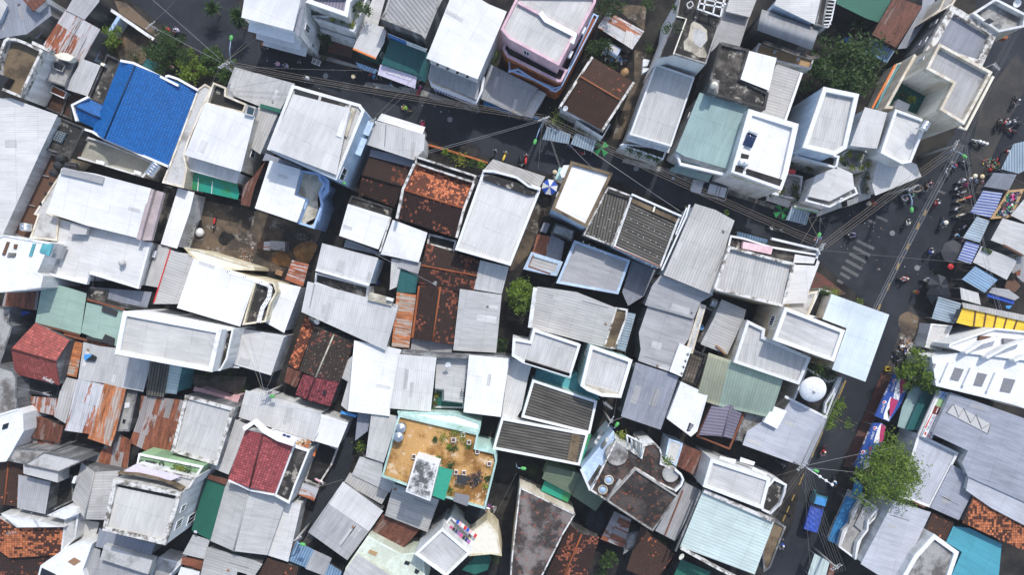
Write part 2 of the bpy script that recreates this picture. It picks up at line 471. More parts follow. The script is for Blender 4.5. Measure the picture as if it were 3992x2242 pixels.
class Thing:
    def __init__(s, name, base, label, cat, group=None, rz=0.0):
        s.r = tag(empty(name, base, rz), label, cat, group); s.base = Vector(base); s.h = 0
    def add(s, m, name, mat, label=None, parent=None):
        o = m.build(name, mat, parent or s.r, s.base)
        if label: o['label'] = label
        return o
    def box(s, name, pts, z1, z0, mat, label=None, ins=0):
        """solid with the surveyed outline at its top z1 standing on z0"""
        p = ccw([W(q, z1) for q in P(pts)])
        if ins: p = inset(p, ins)
        m = M(); m.prism([Vector((q.x, q.y, z0)) for q in p], p)
        s.add(m, name, mat, label); return s
    def sheet(s, name, pts, z, mat, rib=0, t=.06, dz=None, label=None):
        pp = P(pts); p = [W(q, z+(dz[i] if dz else 0)) for i, q in enumerate(pp)]
        d = p[(rib+1) % len(p)]-p[rib]
        m = M(); slab(m, p, t, d); s.add(m, name, mat, label); return s
    def bar(s, name, pts, z, wd, ht, mat, closed=False, label=None):
        """coping / beam following a surveyed line, its top at z"""
        pp = P(pts); q = [W(a, z) for a in pp]; m = M()
        if closed: q.append(q[0])
        if len(q) == 2: q = [q[0], q[0].lerp(q[1], .5), q[1]]
        L, Rr = [], []
        for i, a in enumerate(q):
            b0 = q[max(i-1, 0)]; b1 = q[min(i+1, len(q)-1)]
            if closed and i in (0, len(q)-1): b0, b1 = q[-2], q[1]
            e = (b1-b0).to_2d().normalized(); nn = Vector((-e.y, e.x, 0))*wd/2
            L.append(a+nn); Rr.append(a-nn)
        dn = Vector((0, 0, -ht))
        for i in range(len(q)-1):
            m.face([Rr[i], Rr[i+1], L[i+1], L[i]])
            m.face([L[i]+dn, L[i+1]+dn, Rr[i+1]+dn, Rr[i]+dn])
            m.face([Rr[i]+dn, Rr[i+1]+dn, Rr[i+1], Rr[i]]); m.face([L[i], L[i+1], L[i+1]+dn, L[i]+dn])
        if not closed:
            m.face([L[0], L[0]+dn, Rr[0]+dn, Rr[0]]); m.face([Rr[-1], Rr[-1]+dn, L[-1]+dn, L[-1]])
        s.add(m, name, mat, label); return s
    def edge(s, e):
        if isinstance(e, int): return e
        best = None
        for i, a in enumerate(s.foot):
            b = s.foot[(i+1) % len(s.foot)]; d = b-a
            n = Vector((d.y, -d.x)).normalized(); k = (n.x*e[0]-n.y*e[1])*min(1.0, d.length/1.5)
            if best is None or k > best[0]: best = (k, i)
        return best[1]
    def win(s, e, t0, t1, z0, z1, pane='gl', frame='wf', name='window', bars=1):
        """window on the wall under outline edge e, from t0 to t1 of its length and z0 to z1"""
        e = s.edge(e); a, b = s.foot[e], s.foot[(e+1) % len(s.foot)]
        d = (b-a); nn = Vector((d.y, -d.x, 0)).normalized()
        if nn.dot((a+b)/2-cen(s.foot)) < 0: nn = -nn
        A = a+d*t0; B = a+d*t1; u = d.normalized(); w = (B-A).length
        def blk(m, x0, x1, y0, y1, o0, o1):
            p = [A+u*x+nn*o for x, o in ((x0, o0), (x1, o0), (x1, o1), (x0, o1))]
            bt = [Vector((q.x, q.y, y0)) for q in p]; tp = [Vector((q.x, q.y, y1)) for q in p]
            if area2(bt) < 0: bt.reverse(); tp.reverse()
            m.prism(bt, tp)
        m = M(); f = .07
        blk(m, 0, w, z0, z0+f, .003, .09); blk(m, 0, w, z1-f, z1, .003, .09)
        blk(m, 0, f, z0+f, z1-f, .003, .075); blk(m, w-f, w, z0+f, z1-f, .003, .075)
        for k in range(bars):
            x = w*(k+1)/(bars+1); blk(m, x-.025, x+.025, z0+f, z1-f, .003, .06)
        o = s.add(m, name, frame)
        m = M(); blk(m, f, w-f, z0+f, z1-f, .004, .02); s.add(m, 'pane', pane, parent=o); return s
    def shade(s, e, t0, t1, z, out, mat, name='canopy'):
        e = s.edge(e); a, b = s.foot[e], s.foot[(e+1) % len(s.foot)]
        d = (b-a); nn = Vector((d.y, -d.x, 0)).normalized()
        if nn.dot((a+b)/2-cen(s.foot)) < 0: nn = -nn
        A = a+d*t0; B = a+d*t1
        p = [Vector((q.x, q.y, z)) for q in (A, B)]+[Vector((q.x, q.y, z-.25)) for q in (B+nn*out, A+nn*out)]
        m = M(); slab(m, p, .06, nn); s.add(m, name, mat); return s

def zplane(pts, lo, drop, h):
    """heights of the corners of a pitched roof falling by `drop` towards edge lo"""
    sp = [S(p) for p in pts]; a = Vector(sp[lo]); b = Vector(sp[(lo+1) % len(sp)])
    e = (b-a).normalized(); nn = Vector((-e.y, e.x))
    ds = [nn.dot(Vector(p)-a) for p in sp]
    if abs(min(ds)) > abs(max(ds)): ds = [-d for d in ds]
    mx = max(ds)
    return [h+drop*d/mx for d in ds]

ALT = {'cw': 'w2', 'wh': 'w2', 'w2': 'lg', 'lg': 'w2', 'gr': 'lg', 'dg': 'gr', 'be': 'lg', 'lv': 'lg', 'bg': 'gr'}
def inside(q, p):
    r = False
    for k in range(len(p)):
        a, b = p[k], p[(k+1) % len(p)]
        if (a.y > q.y) != (b.y > q.y) and q.x < (b.x-a.x)*(q.y-a.y)/(b.y-a.y)+a.x: r = not r
    return r
def repairs(t, top, d, m, label):
    """replacement sheets, a ridge of sealant and a vent pipe on the bigger tin roofs"""
    if m not in ALT or abs(area2(top))/2 < 22: return
    rn = random.Random(label); n = newell(top); n = n if n.z > 0 else -n
    u = (d-n*d.dot(n)).normalized(); v = n.cross(u)
    xs = [p.x for p in top]; ys = [p.y for p in top]
    for k in range(rn.choice((1, 2, 2, 3)) if m != 'wh' else 1):
        for tr in range(12):
            q = Vector((rn.uniform(min(xs), max(xs)), rn.uniform(min(ys), max(ys)), 0)); q.z = top[0].z-((q-top[0]).x*n.x+(q-top[0]).y*n.y)/n.z
            a, b = rn.uniform(1.0, 2.6)/2, rn.choice((.45, .45, .9))/2
            if k == 2: a, b = rn.uniform(2, 4)/2, .05
            c = [q+u*a+v*b, q-u*a+v*b, q-u*a-v*b, q+u*a-v*b]
            if all(inside(x, top) for x in c):
                if m in ('gr', 'dg', 'be', 'lg') and k == 0: b_ = M(); b_.box(q-u*a*1.3+n*.09, (.3, .16, .12), rn.uniform(0, 3)); t.add(b_, 'brick', rn.choice(('terr', 'cg', 'wood')))
                mm = M(); c = [x+n*.022 for x in c]; c = c if newell(c).z > 0 else list(reversed(c)); slab(mm, c, .016, u); t.add(mm, 'repair_sheet' if k < 2 else 'sealant_strip', ALT[m] if k < 2 else 'gry'); break
def house(label, pts, h, kind='sheet', m='lg', w='w', rib=0, lo=None, drop=.5, ov=.2, ph=.55, pw=.2, pm=None,
          name='house', cat='house', rg=None, rise=1.2, group=None, rmat=None, cap=None, z0=0.0, roofname='roof', n=10):
    pp = P(pts)
    if kind == 'sheet':
        zs = zplane(pp, lo, drop, h) if lo is not None else [h]*len(pp)
    else: zs = [h]*len(pp)
    top = [W(q, z) for q, z in zip(pp, zs)]
    c = cen(top); T_ = Thing(name, (c.x, c.y, z0), label, cat, group); T_.h = h
    d = (top[(rib+1) % len(top)]-top[rib])
    ct = ccw(top)
    if kind == 'sheet':
        foot = inset(ct, ov); T_.foot = foot
        mm = M(); mm.prism([Vector((q.x, q.y, z0)) for q in foot], [q-Vector((0, 0, .075)) for q in foot], cap=False, floor=False)
        T_.add(mm, 'wall', w)
        mm = M(); slab(mm, top, .07, d); T_.add(mm, roofname, m)
        repairs(T_, top, d, m, label)
    elif kind in ('par', 'ter'):
        T_.foot = ct
        mm = M(); mm.prism([Vector((q.x, q.y, z0)) for q in ct], [Vector((q.x, q.y, h-ph)) for q in ct], cap=False, floor=False)
        T_.add(mm, 'wall', w)
        o = inset(ct, -.03); i = inset(ct, pw); mm = M(); k = len(ct)
        for a in range(k):
            b = (a+1) % k; dn = Vector((0, 0, -ph)); dd = Vector((0, 0, -ph-.12))
            mm.face([o[a]+dn, o[b]+dn, o[b], o[a]]); mm.face([o[a], o[b], i[b], i[a]])
            mm.face([i[a], i[b], i[b]+dd, i[a]+dd]); mm.face([o[b]+dn, o[a]+dn, i[a]+dd, i[b]+dd])
        T_.add(mm, 'parapet', pm or w)
        i2 = inset(ct, pw+.004); mm = M()
        if kind == 'par':
            # sheet falling gently inside the parapet
            lo_ = 0 if lo is None else lo
            i3 = [Vector((q.x, q.y, 0)) for q in i2]
            e0 = i2[0]; nn = d.to_2d().normalized()
            ds = [nn.dot(q.to_2d()) for q in i2]; mn, mxx = min(ds), max(ds)
            tp = [Vector((q.x, q.y, h-ph-.06+(.28*(a-mn)/(mxx-mn) if lo is None else .28*(mxx-a)/(mxx-mn))*(1 if ph > .45 else .4))) for q, a in zip(i2, ds)]
            slab(mm, tp, .05, d)
        else:
            tp = [Vector((q.x, q.y, h-ph)) for q in i2]
            mm.prism([q-Vector((0, 0, .1)) for q in tp], tp)
        T_.add(mm, roofname if kind == 'par' else 'roof_terrace', m)
    elif kind in ('gab', 'hip'):
        a, b, cc, dd = top
        if rg: r0, r1 = [W(q, h+rise) for q in P(rg)]
        else: r0 = (a+b)/2+Vector((0, 0, rise)); r1 = (cc+dd)/2+Vector((0, 0, rise))
        T_.foot = inset(ct, .12)
        cc_ = cen(top)
        ins = lambda q, k=.12: q+Vector(((cc_.x-q.x), (cc_.y-q.y), 0)).normalized()*k
        mm = M(); mm.prism([Vector((q.x, q.y, z0)) for q in T_.foot], [q-Vector((0, 0, .1)) for q in T_.foot], cap=False, floor=False)
        if kind == 'gab':
            for q in ((a, b, r0), (cc, dd, r1)):
                mm.face([ins(x)-Vector((0, 0, .09)) for x in q])
        T_.add(mm, 'wall', w)
        dr = r1-r0
        for q, mq in zip(((a, r0, r1, dd), (b, cc, r1, r0)), m if isinstance(m, tuple) else (m, m)):
            mm = M(); q = list(q)
            dn = (q[0]+q[-1])/2-(r0+r1)/2 if q[1] == r0 else (q[0]+q[1])/2-(r0+r1)/2
            tri = [q[:3], [q[0], q[2], q[3]]]
            if newell(q).z < 0: q.reverse()
            slab(mm, q, .09, dn if rib != 1 else dr); T_.add(mm, 'roof_slope', mq)
        if kind == 'hip':
            for q in ((a, b, r0), (cc, dd, r1)):
                mm = M(); slab(mm, list(q), .09, (q[0]+q[1])/2-q[2]); T_.add(mm, 'roof_slope', m)
        mm = M(); up = Vector((0, 0, .05)); mm.tube([r0+up, (r0+r1)/2+up, r1+up], .11, 6); T_.add(mm, 'ridge_cap', cap or (m if isinstance(m, str) else m[0]))
    elif kind == 'arch':
        a, b, cc, dd = pp; mm = M(); L, Rr = [], []; qa = []
        for k in range(n+1):
            t = k/n; f = math.sin(math.pi*t)*rise if rg is None else math.sin(math.pi*.5*t)*rise
            z = h+f
            L.append(W((a[0]+(b[0]-a[0])*t, a[1]+(b[1]-a[1])*t), z)); Rr.append(W((dd[0]+(cc[0]-dd[0])*t, dd[1]+(cc[1]-dd[1])*t), z))
        v = 0
        wd = (Rr[0]-L[0]).length
        for k in range(n):
            v2 = v+(L[k+1]-L[k]).length
            q = [L[k], L[k+1], Rr[k+1], Rr[k]]; uv = [(0, v), (0, v2), (wd, v2), (wd, v)]
            if newell(q).z < 0: q.reverse(); uv.reverse()
            mm.face(q, uv, smooth=True)
            q2 = [x-Vector((0, 0, .06)) for x in reversed(q)]; mm.face(q2, None)
            v = v2
        for side in (L, Rr):
            for k in range(n):
                x, y = side[k], side[k+1]; dn = Vector((0, 0, -.06)); mm.face([x, y, y+dn, x+dn])
        for k in (0, n):
            x, y = L[k], Rr[k]; dn = Vector((0, 0, -.06)); mm.face([x, y, y+dn, x+dn])
        T_.foot = inset(ct, ov)
        wm = M(); wm.prism([Vector((q.x, q.y, z0)) for q in T_.foot], [Vector((q.x, q.y, min(L[0].z, L[-1].z)-.08)) for q in T_.foot], cap=False, floor=False)
        T_.add(wm, 'wall', w)
        T_.add(mm, roofname, m)
    return T_

def awning(label, pts, h, m='bs', rib=1, lo=2, drop=.5, name='awning', cat='awning', group=None, post='gi', posts=True, rise=None):
    """sheet roof on its own posts"""
    pp = P(pts); zs = zplane(pp, lo, drop, h) if lo is not None else [h]*len(pp)
    top = [W(q, z) for q, z in zip(pp, zs)]; c = cen(top)
    T_ = Thing(name, (c.x, c.y, 0), label, cat, group); T_.h = h
    mm = M(); slab(mm, top, .05, top[(rib+1) % len(top)]-top[rib]); T_.add(mm, 'canopy', m)
    T_.foot = ccw(top)
    if posts:
        for q in top:
            x = c+(q-c)*.93
            mm = M(); mm.tube([Vector((x.x, x.y, 0)), Vector((x.x, x.y, x.z if False else q.z-.055+(0))) ], .035, 6); T_.add(mm, 'post', post)
    return T_
def patch(name, pts, z, mat, kind='structure', label=None, cat=None, t=.0):
    p = ccw([W(q, z) for q in P(pts)]); c = cen(p); m = M()
    if t: m.prism([q-Vector((0, 0, t)) for q in p], p)
    else: m.face(p)
    o = m.build(name, mat, None, c); tag(o, label, cat, None, kind); return o
def boxthing(name, label, cat, pts, z1, z0, mat, group=None):
    p = ccw([W(q, z1) for q in P(pts)]); c = cen(p); m = M()
    m.prism([Vector((q.x, q.y, z0)) for q in p], p)
    return tag(m.build(name, mat, None, Vector((c.x, c.y, z0))), label, cat, group)
def freewall(label, pts, z, wd=.18, mat='w', name='boundary_wall', cat='wall', coping=None):
    q = [W(a, z) for a in P(pts)]; c = cen(q); t = Thing(name, (c.x, c.y, 0), label, cat)
    t.bar('wall_panel', pts, z, wd, z, mat)
    if coping: t.bar('coping', pts, z+.06, wd+.1, .058, coping)
    return t
plain('blutarp', (.04, .09, .42), .6, var=.3)
plain('awnblue', (.02, .07, .30), .6)
plain('mag2', (.42, .03, .12), .6)
plain('blu3', (.01, .14, .42), .4)
plain('brk', (.16, .02, .015), .6)
# ================================================================== buildings, upper band of the photograph
RT, DN, LF, UP = (1, .35), (-.35, 1), (-1, -.35), (.35, -1)     # wall directions of the street grid
T('00')
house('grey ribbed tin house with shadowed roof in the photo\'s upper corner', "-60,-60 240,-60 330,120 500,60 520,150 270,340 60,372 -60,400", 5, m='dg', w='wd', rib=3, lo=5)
house('small house with white edged rusty red panel roof at the top edge of the photo', "240,-60 470,-60 455,12 335,112 232,0", 6.5, m='rb', w='w', rib=3)
house('narrow slate coloured lean-to beside the grey corner roof', "455,150 522,205 372,388 272,342", 3.2, m='dg', w='wk', rib=1)
house('pale blue sheet roof cut by the photo edge above the mossy terrace', "-60,-20 20,-20 75,45 0,205 -60,260", 6, m='lg', w='wb', rib=1)
h = house('brown streaked rusty corrugated roof beside the mossy curved terrace', "660,98 1008,290 760,740 436,446", 4.6, m='rs', w='wd', rib=1, lo=2, drop=.8)
h.bar('ridge_flashing', "830,190 560,600", 5.3, .12, .03, 'lg'); h.bar('ridge_flashing', "935,250 700,660", 5.2, .12, .03, 'lg')
house('weathered grey tin roof above the rusty corrugated roof', "745,-40 1005,-40 997,12 850,195 665,100", 5.4, m='gr', w='wk', rib=2)
h = house('mossy brown curved roof terrace with white baluster parapet', "-40,640 0,500 40,400 75,375 150,380 260,420 430,505 205,978 -40,880", 8.5, kind='ter', m='cb_', w='w', pm='wdp', ph=1.0, pw=.3, name='terrace_house')
h.box('stair_block', "-40,730 95,780 5,905 -60,880", 8.6, 7.4, 'bk'); h.box('planter', "325,408 515,492 490,520 318,440", 8.2, 7.2, 'wdp')
m_ = M()
for k in range(16):
    q = W((430-225*k/15+40, 530+440*k/15), 6.9); m_.box(q, (.16, .16, .9), R(25))
m_.tube([W((470, 530), 7.4), W((245, 985), 7.4)], .09, 6); h.add(m_, 'balustrade', 'wdp')
h = house('grey concrete slab roof with arched skylight under the mossy terrace', "432,508 520,530 760,600 655,872 395,778", 5.6, kind='ter', m='cg', w='wd', ph=.12, pw=.15)
h.box('skylight_frame', "520,625 560,605 660,650 625,722 540,690 512,655", 5.95, 5.4, 'cg'); h.box('skylight', "540,632 560,618 645,655 620,708 545,680", 5.98, 5.4, 'gl')
h.box('gable_ornament', "545,548 620,526 680,532 748,572 700,612 660,608 590,586", 6.6, 5.5, 'cream')
h = house('low brown walled court roof between concrete slab and blue tiles', "378,795 865,965 715,1055 722,1205 300,1012", 3.4, kind='ter', m='cbr', w='wk', pm='wk', ph=.3)
h.bar('beam', "470,830 380,1040", 3.6, .2, .3, 'wk'); h.bar('beam', "700,900 610,1160", 3.6, .2, .3, 'wk')
house('tiny orange tiled shed roof with white rim in the brown court', "522,852 672,925 640,988 497,920", 4.2, kind='par', m='tcf', w='w', ph=.12, pw=.1, name='shed', cat='shed')
house('pale grey tin roof between concrete slab and dark narrow terrace', "830,590 1012,655 880,965 650,892", 5, m='lg', w='wd', rib=1, lo=2)
h = house('narrow mould stained terrace beside the blue tiled roof', "1075,540 1212,602 1035,1055 885,985", 5.6, kind='ter', m='cd', w='wk', pm='wk', ph=.5)
h.box('post', "1015,625 1060,640 1045,665 1008,650", 5.9, 5, 'cream')
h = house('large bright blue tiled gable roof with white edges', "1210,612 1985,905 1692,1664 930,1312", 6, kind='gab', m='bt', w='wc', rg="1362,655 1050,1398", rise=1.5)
h.bar('verge', "1208,606 1345,632 1792,858", 6.9, .3, .35, 'whi'); h.bar('verge', "1662,768 1690,758 1785,790 1992,905", 6.5, .28, .35, 'whi')
h.bar('verge', "850,1298 925,1322 1050,1400 1690,1672", 6.6, .28, .35, 'whi')
h.box('skylight', "1310,1362 1338,1368 1330,1402 1308,1392", 6.75, 6.2, 'gl')
h = house('small blue tiled wing joined to the big blue roof', "885,975 778,1208 935,1282 1038,1052", 5.5, kind='gab', m='bt', w='w', rg="757,1075 1014,1190", rise=.8)
h.bar('verge', "885,972 722,1055 770,1215", 6.2, .3, .4, 'whi')
T('01')
h = house('flat beige terrace below the blue tiled roof', "870,-75 1060,-12 1545,186 1440,338 725,125", 4.6, kind='ter', m='cbg', w='w', pm='w', ph=.4)
h.box('plinth', "968,160 1052,180 1045,215 962,195", 4.9, 4, 'whi'); h.box('plinth', "1352,262 1420,285 1412,318 1345,295", 4.9, 4, 'whi')
h.box('vent_opening', "752,62 808,82 792,128 738,106", 4.65, 4, 'brn')
T('00')
h = house('long cream walled flat roof between blue tiles and white sheets', "1990,892 2060,842 2125,878 1888,1440 1852,1560 1880,1700 1845,1888 1630,1835 1700,1662", 6.2, kind='ter', m='cl', w='wc', pm='wc', ph=.15)
h = house('dirty slab terrace with cream parapet behind white sheet roof', "2122,880 2145,826 2272,878 2268,955 2480,1045 2444,1135 2068,1040", 7.6, kind='ter', m='cd', w='w', pm='wc', ph=.7)
h.box('roof_hatch', "2470,1045 2574,1075 2545,1170 2455,1148", 8.1, 7, 'cl'); h.box('skylight', "2495,1068 2558,1090 2540,1155 2480,1135", 8.14, 8.0, 'glb')
T('g')
h = house('white ribbed sheet roof between the blue tiled roof and the large white building', "516,258 641,292 606,432 464,390", 7, m='wh', w='wc', rib=3, lo=2, drop=.7)
h.win(RT, .3, .5, 3.5, 5)
h = house('white corrugated canopy stepping down to the green plastic awning', "470,392 605,432 596,462 472,428", 5.2, m='w2', w='w', rib=1, lo=2)
a = awning('translucent green plastic awning below the white ribbed roof', "470,427 596,462 602,487 598,502 464,472", 3.6, m='pg', rib=1, lo=3)
a.bar('beam', "500,436 497,480", 3.95, .08, .08, 'whi'); a.bar('beam', "535,446 532,487", 3.95, .08, .08, 'whi')
house('grey sheet roof beside the road next to the large white building', "590,168 742,210 728,232 700,286 566,232", 5, m='lg', w='wd', rib=4, lo=3)
house('warm grey roof with long ribs tucked beside the large white building', "650,268 700,285 690,306 655,388 617,362", 5.4, m='be', w='w', rib=2)
house('dark green painted sheet strip between two grey roofs', "655,260 706,274 704,284 653,270", 5.8, m='gd', w='w', rib=0)
h = house('large white parapet building with pale roof beside the narrow lane', "735,213 906,262 917,278 846,452 672,375", 11, kind='ter', m='cl', w='wb', pm='w1', ph=.25, pw=.35)
h.sheet('roof', "739,236 880,272 846,440 676,374", 11.5, 'w2', rib=3, dz=[.5, .5, 0, 0]); h.box('parapet_block', "868,274 880,278 858,346 846,341", 11.9, 11, 'w1')
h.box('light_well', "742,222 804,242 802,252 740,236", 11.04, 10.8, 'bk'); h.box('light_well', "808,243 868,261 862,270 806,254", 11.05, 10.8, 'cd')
h.bar('beam', "806,240 803,252", 11.25, .3, .3, 'cl'); h.bar('beam', "881,262 876,285", 11.25, .25, .3, 'cl')
h.box('yard_floor', "884,270 896,274 872,345 866,340", 11.03, 10.8, 'cst')
h.win(RT, .03, .2, 7.8, 10.2, pane='glb'); h.shade(RT, .45, .7, 7.5, .7, 'wb'); h.shade(RT, .75, .95, 7.5, .7, 'wb')
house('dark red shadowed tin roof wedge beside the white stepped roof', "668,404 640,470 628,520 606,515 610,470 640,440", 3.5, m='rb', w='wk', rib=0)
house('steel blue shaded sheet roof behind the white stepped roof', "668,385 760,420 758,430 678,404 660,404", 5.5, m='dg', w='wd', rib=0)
h = house('white ribbed sheet roof stepped around a stone paved patio', "679,403 756,426 740,490 768,502 747,560 641,524", 7.2, m='wh', w='w', rib=0, lo=5, drop=.6)
h = house('curving blue balcony terrace with stone floor beside the lane', "757,428 805,436 806,450 818,462 806,485 812,515 790,575 749,562 770,504 742,492", 6.4, kind='ter', m='cst', w='wbl', pm='lblu', ph=.4, pw=.25)
h.bar('railing', "805,440 822,455 822,478 804,500 806,525 797,552 772,565", 6.0, .55, .3, 'lblu'); h.bar('railing', "826,455 828,478 812,503 812,527 802,556 778,572", 5.7, .14, .5, 'wbl')
T('10')
h = house('white sheet roofed four storey house with balconies over the street', "-155,-40 460,-40 445,0 372,308 -148,172 -120,0", 10.5, m='wh', w='w', rib=1, lo=3, drop=.6)
h.win(DN, .1, .45, 6.2, 8.2); h.win(DN, .55, .9, 6.2, 8.2)
for z in (8.6, 5.6, 2.8): h.shade(DN, .02, .98, z, 1.1, 'whi', 'balcony')
h = house('dark roofed tall white house with windows on its side wall', "455,-40 505,-40 492,50 430,372 372,308", 9.8, m='dg', w='w', rib=3)
h.win(RT, .35, .6, 5.6, 7.6); h.win(RT, .1, .25, 2.2, 3.8)
h = house('brown tiled roof with white rim and planted balcony ledge', "500,18 560,-60 1010,-60 945,20 918,165", 9, kind='par', m='pu', w='w', pm='w1', ph=.4, pw=.5, rib=3)
h = house('white balcony terrace with potted greenery below the brown tiled roof', "560,150 920,165 1010,-40 1120,-40 1090,60 985,315 590,190", 6.2, kind='ter', m='cl', w='w', pm='w1', ph=.5, pw=.2)
h = house('white open veranda under the planted balcony by the street', "640,275 1000,395 985,425 650,310", 3.2, kind='ter', m='cl', w='w', ph=.2)
house('grey ribbed lean-to strip beside the weathered concrete house', "1190,-60 1310,-60 1225,255 1290,270 1250,370 985,480 1010,380", 4.2, m='lg', w='wd', rib=2)
h = house('weathered concrete house with coarse ribbed grey roof', "1350,-60 1900,-60 1820,90 1700,388 1665,345 1250,180 1295,110", 8, kind='par', m='rl', w='wd', pm='cg', ph=.2, pw=.22, rib=3)
h = house('pale sheet roofed shop with orange eave and green front', "1110,205 1275,280 1310,310 1290,420 1205,580 975,485", 4.6, m='w2', w='gdk', rib=3, lo=4)
h.bar('fascia', "975,486 1205,584", 4.75, .2, .3, 'ora'); h.win(RT, .3, .6, 1.6, 3)
h = house('teal sheet roofed shop behind the pale lilac awning', "1345,390 1735,530 1685,770 1260,640", 3.8, m='tl', w='wt', rib=1, lo=2)
a = awning('striped blue and white shop awning under the green front', "1000,620 1222,700 1195,742 1030,680", 2.6, m='b3', rib=1, lo=2, drop=.3)
a = awning('pale lilac shop awning with faint curly lettering', "1250,645 1618,770 1600,888 1222,748", 2.9, m='lil', rib=1, lo=2, drop=.4, name='shop_awning')
AW_LILAC = a
h = house('big plain white sheet roof overhanging a leafy side lane', "1960,-40 2260,-10 2345,40 2522,112 2228,795 1712,582", 9.5, m='wh', w='w', rib=1, lo=4, drop=.8)
for x in range(5): h.bar('rafter', f"{1715+x*100},{600+x*40} {1735+x*100},{612+x*40}", 9.2, .3, .2, 'wk')
h = house('grey ribbed porch roof below the big plain white roof', "1760,640 2255,800 2225,1005 1725,790", 6.2, m='gr', w='w', rib=1, lo=2)
h.bar('balcony_rail', "1750,800 1765,850 2215,1030 2270,905 2290,770", 5.6, .3, .8, 'whi')
a = awning('blue and white striped scalloped awning beneath the white balcony', "1800,870 2215,1035 2205,1058 1785,905", 3.2, m='bs', rib=1, lo=2, drop=.3)
T('11')
h = house('pale sheet roof at the street bend with a low white front roof', "1195,-235 1700,-95 1690,60 1585,165 1105,5", 6, m='w2', w='w', rib=1, lo=3)
T('10')
h = house('white low front sheet roof facing the street bend', "1265,1138 1702,1275 1675,1345 1215,1205", 4.6, m='wh', w='w', rib=1)
T('20')
h = house('pink walled house with wide pale grey roof', "60,-60 850,-60 840,20 665,345 610,385 470,655 -30,385 -110,290", 11, kind='par', m='lg', w='wp', pm='wp', ph=.5, pw=.28, rib=2)
h.bar('parapet', "60,20 660,345", 11.0, .28, .5, 'wp'); h.bar('gutter_channel', "285,120 340,195 640,350 600,430", 11.05, .6, .25, 'whi')
h.win(DN, .3, .42, 8.3, 9.9, pane='glb', bars=1)
h = house('dark floored pink terrace in front of the pink walled house', "-60,410 220,505 470,660 560,700 500,815 465,818 -50,560 -95,480", 7.6, kind='ter', m='ck', w='wor', pm='wp', ph=.5, pw=.25)
h = house('orange walled balcony ledge with light blue railing on the pink house', "820,130 868,160 500,870 455,895 -30,700 -30,590 470,815 560,700", 5.6, kind='ter', m='tcf', w='wor', pm='lblu', ph=.3, pw=.14)
h.bar('railing', "868,150 495,865 400,890 190,775 60,690 -40,715", 6.1, .14, .5, 'lblu'); h.bar('railing', "490,880 440,915 380,895", 5.9, .14, .4, 'lblu')
T('g')
house('grey corrugated shop roof below the blue curved railing', "1232,160 1355,222 1345,230 1312,292 1208,247", 4, m='gr', w='wd', rib=4, lo=3)
house('narrow pale corrugated strip beside the dark roof joint', "1344,227 1358,226 1375,236 1339,297 1310,290", 3.7, m='lg', w='wd', rib=2)
T('20')
h = house('small weathered pale corrugated shed in the overgrown yard', "965,110 1330,310 1210,495 860,270", 3.2, m='lr', w='wk', rib=0, name='shed', cat='shed')
h.sheet('roof_sheet', "1150,300 1225,340 1205,492 1115,430", 3.35, 'w2', rib=1)
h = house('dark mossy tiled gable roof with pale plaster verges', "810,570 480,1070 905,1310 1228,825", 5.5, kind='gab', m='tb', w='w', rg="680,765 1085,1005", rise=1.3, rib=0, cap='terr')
T('20')
h.bar('verge', "808,568 485,1068", 6.6, .3, .7, 'wdp'); h.bar('verge', "1225,825 905,1315", 6.6, .3, .7, 'wdp')
h.bar('gutter', "470,1075 680,1195", 5.3, .2, .2, 'w')
freewall('white walled roof ledge in front of the dark mossy tiled roof', "645,1215 910,1378 985,1245", 4.6, .2, 'w', name='garden_wall')
h = house('tall white house with bleached grey sheet roof between two alleys', "1445,640 1835,775 1600,1470 1185,1350", 8, kind='par', m='lg', w='w', pm='w1', ph=.25, pw=.2, rib=1, lo=1)
h.bar('canopy_ledge', "1165,1365 1590,1490", 6.5, 1.2, .2, 'w')
T('21')
h = house('white balcony with trailing plants at the front of the tall white house', "1110,0 1590,50 1560,60 1520,160 1090,10", 5.4, kind='ter', m='ck', w='w', pm='w1', ph=.4, pw=.16)
h.box('planter_ledge', "1085,35 1480,185 1510,165 1100,15", 5.0, 4.4, 'w')
T('20')
h = house('mould blackened roof terrace with a pale worn patch above the alley', "1690,-60 2160,-60 2110,170 1950,640 1630,540 1480,575 1655,150", 12, kind='ter', m='cd', w='w1', pm='cg', ph=.35, pw=.15)
m_ = M(); c_ = W((1850, 400), 11.68)
pp = [W(q, 11.66) for q in P("1800,235 1830,210 1900,245 1960,300 1965,400 1920,460 1960,540 1950,580 1880,570 1800,520 1730,500 1725,420 1770,370")]
m_.prism([q-Vector((0, 0, .02)) for q in ccw(pp)], ccw(pp)); h.add(m_, 'screed_patch', 'cst')
pp = [W(q, 11.665) for q in P("1830,295 1880,280 1945,330 1950,420 1900,480 1840,440 1815,360")]
m_ = M(); m_.prism([q-Vector((0, 0, .02)) for q in ccw(pp)], ccw(pp)); h.add(m_, 'screed_patch', 'cl')
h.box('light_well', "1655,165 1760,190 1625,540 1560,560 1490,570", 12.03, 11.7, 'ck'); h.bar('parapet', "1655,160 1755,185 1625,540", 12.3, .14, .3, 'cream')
m_ = M()
for a_, b_ in (((1890, 0), (1865, 85)), ((1860, 85), (2090, 165)), ((1950, -60), (1925, 110)), ((2060, -60), (2020, 140)), ((2140, -60), (2095, 165)), ((1880, 30), (2120, 75)), ((1900, -20), (2150, 40))):
    q = [W(a_, 12.7), W(b_, 12.7)]; d_ = (q[1]-q[0]); m_.box((q[0]+q[1])/2, (d_.length, .16, .16), math.atan2(d_.y, d_.x))
h.add(m_, 'pergola', 'w'); m_ = M()
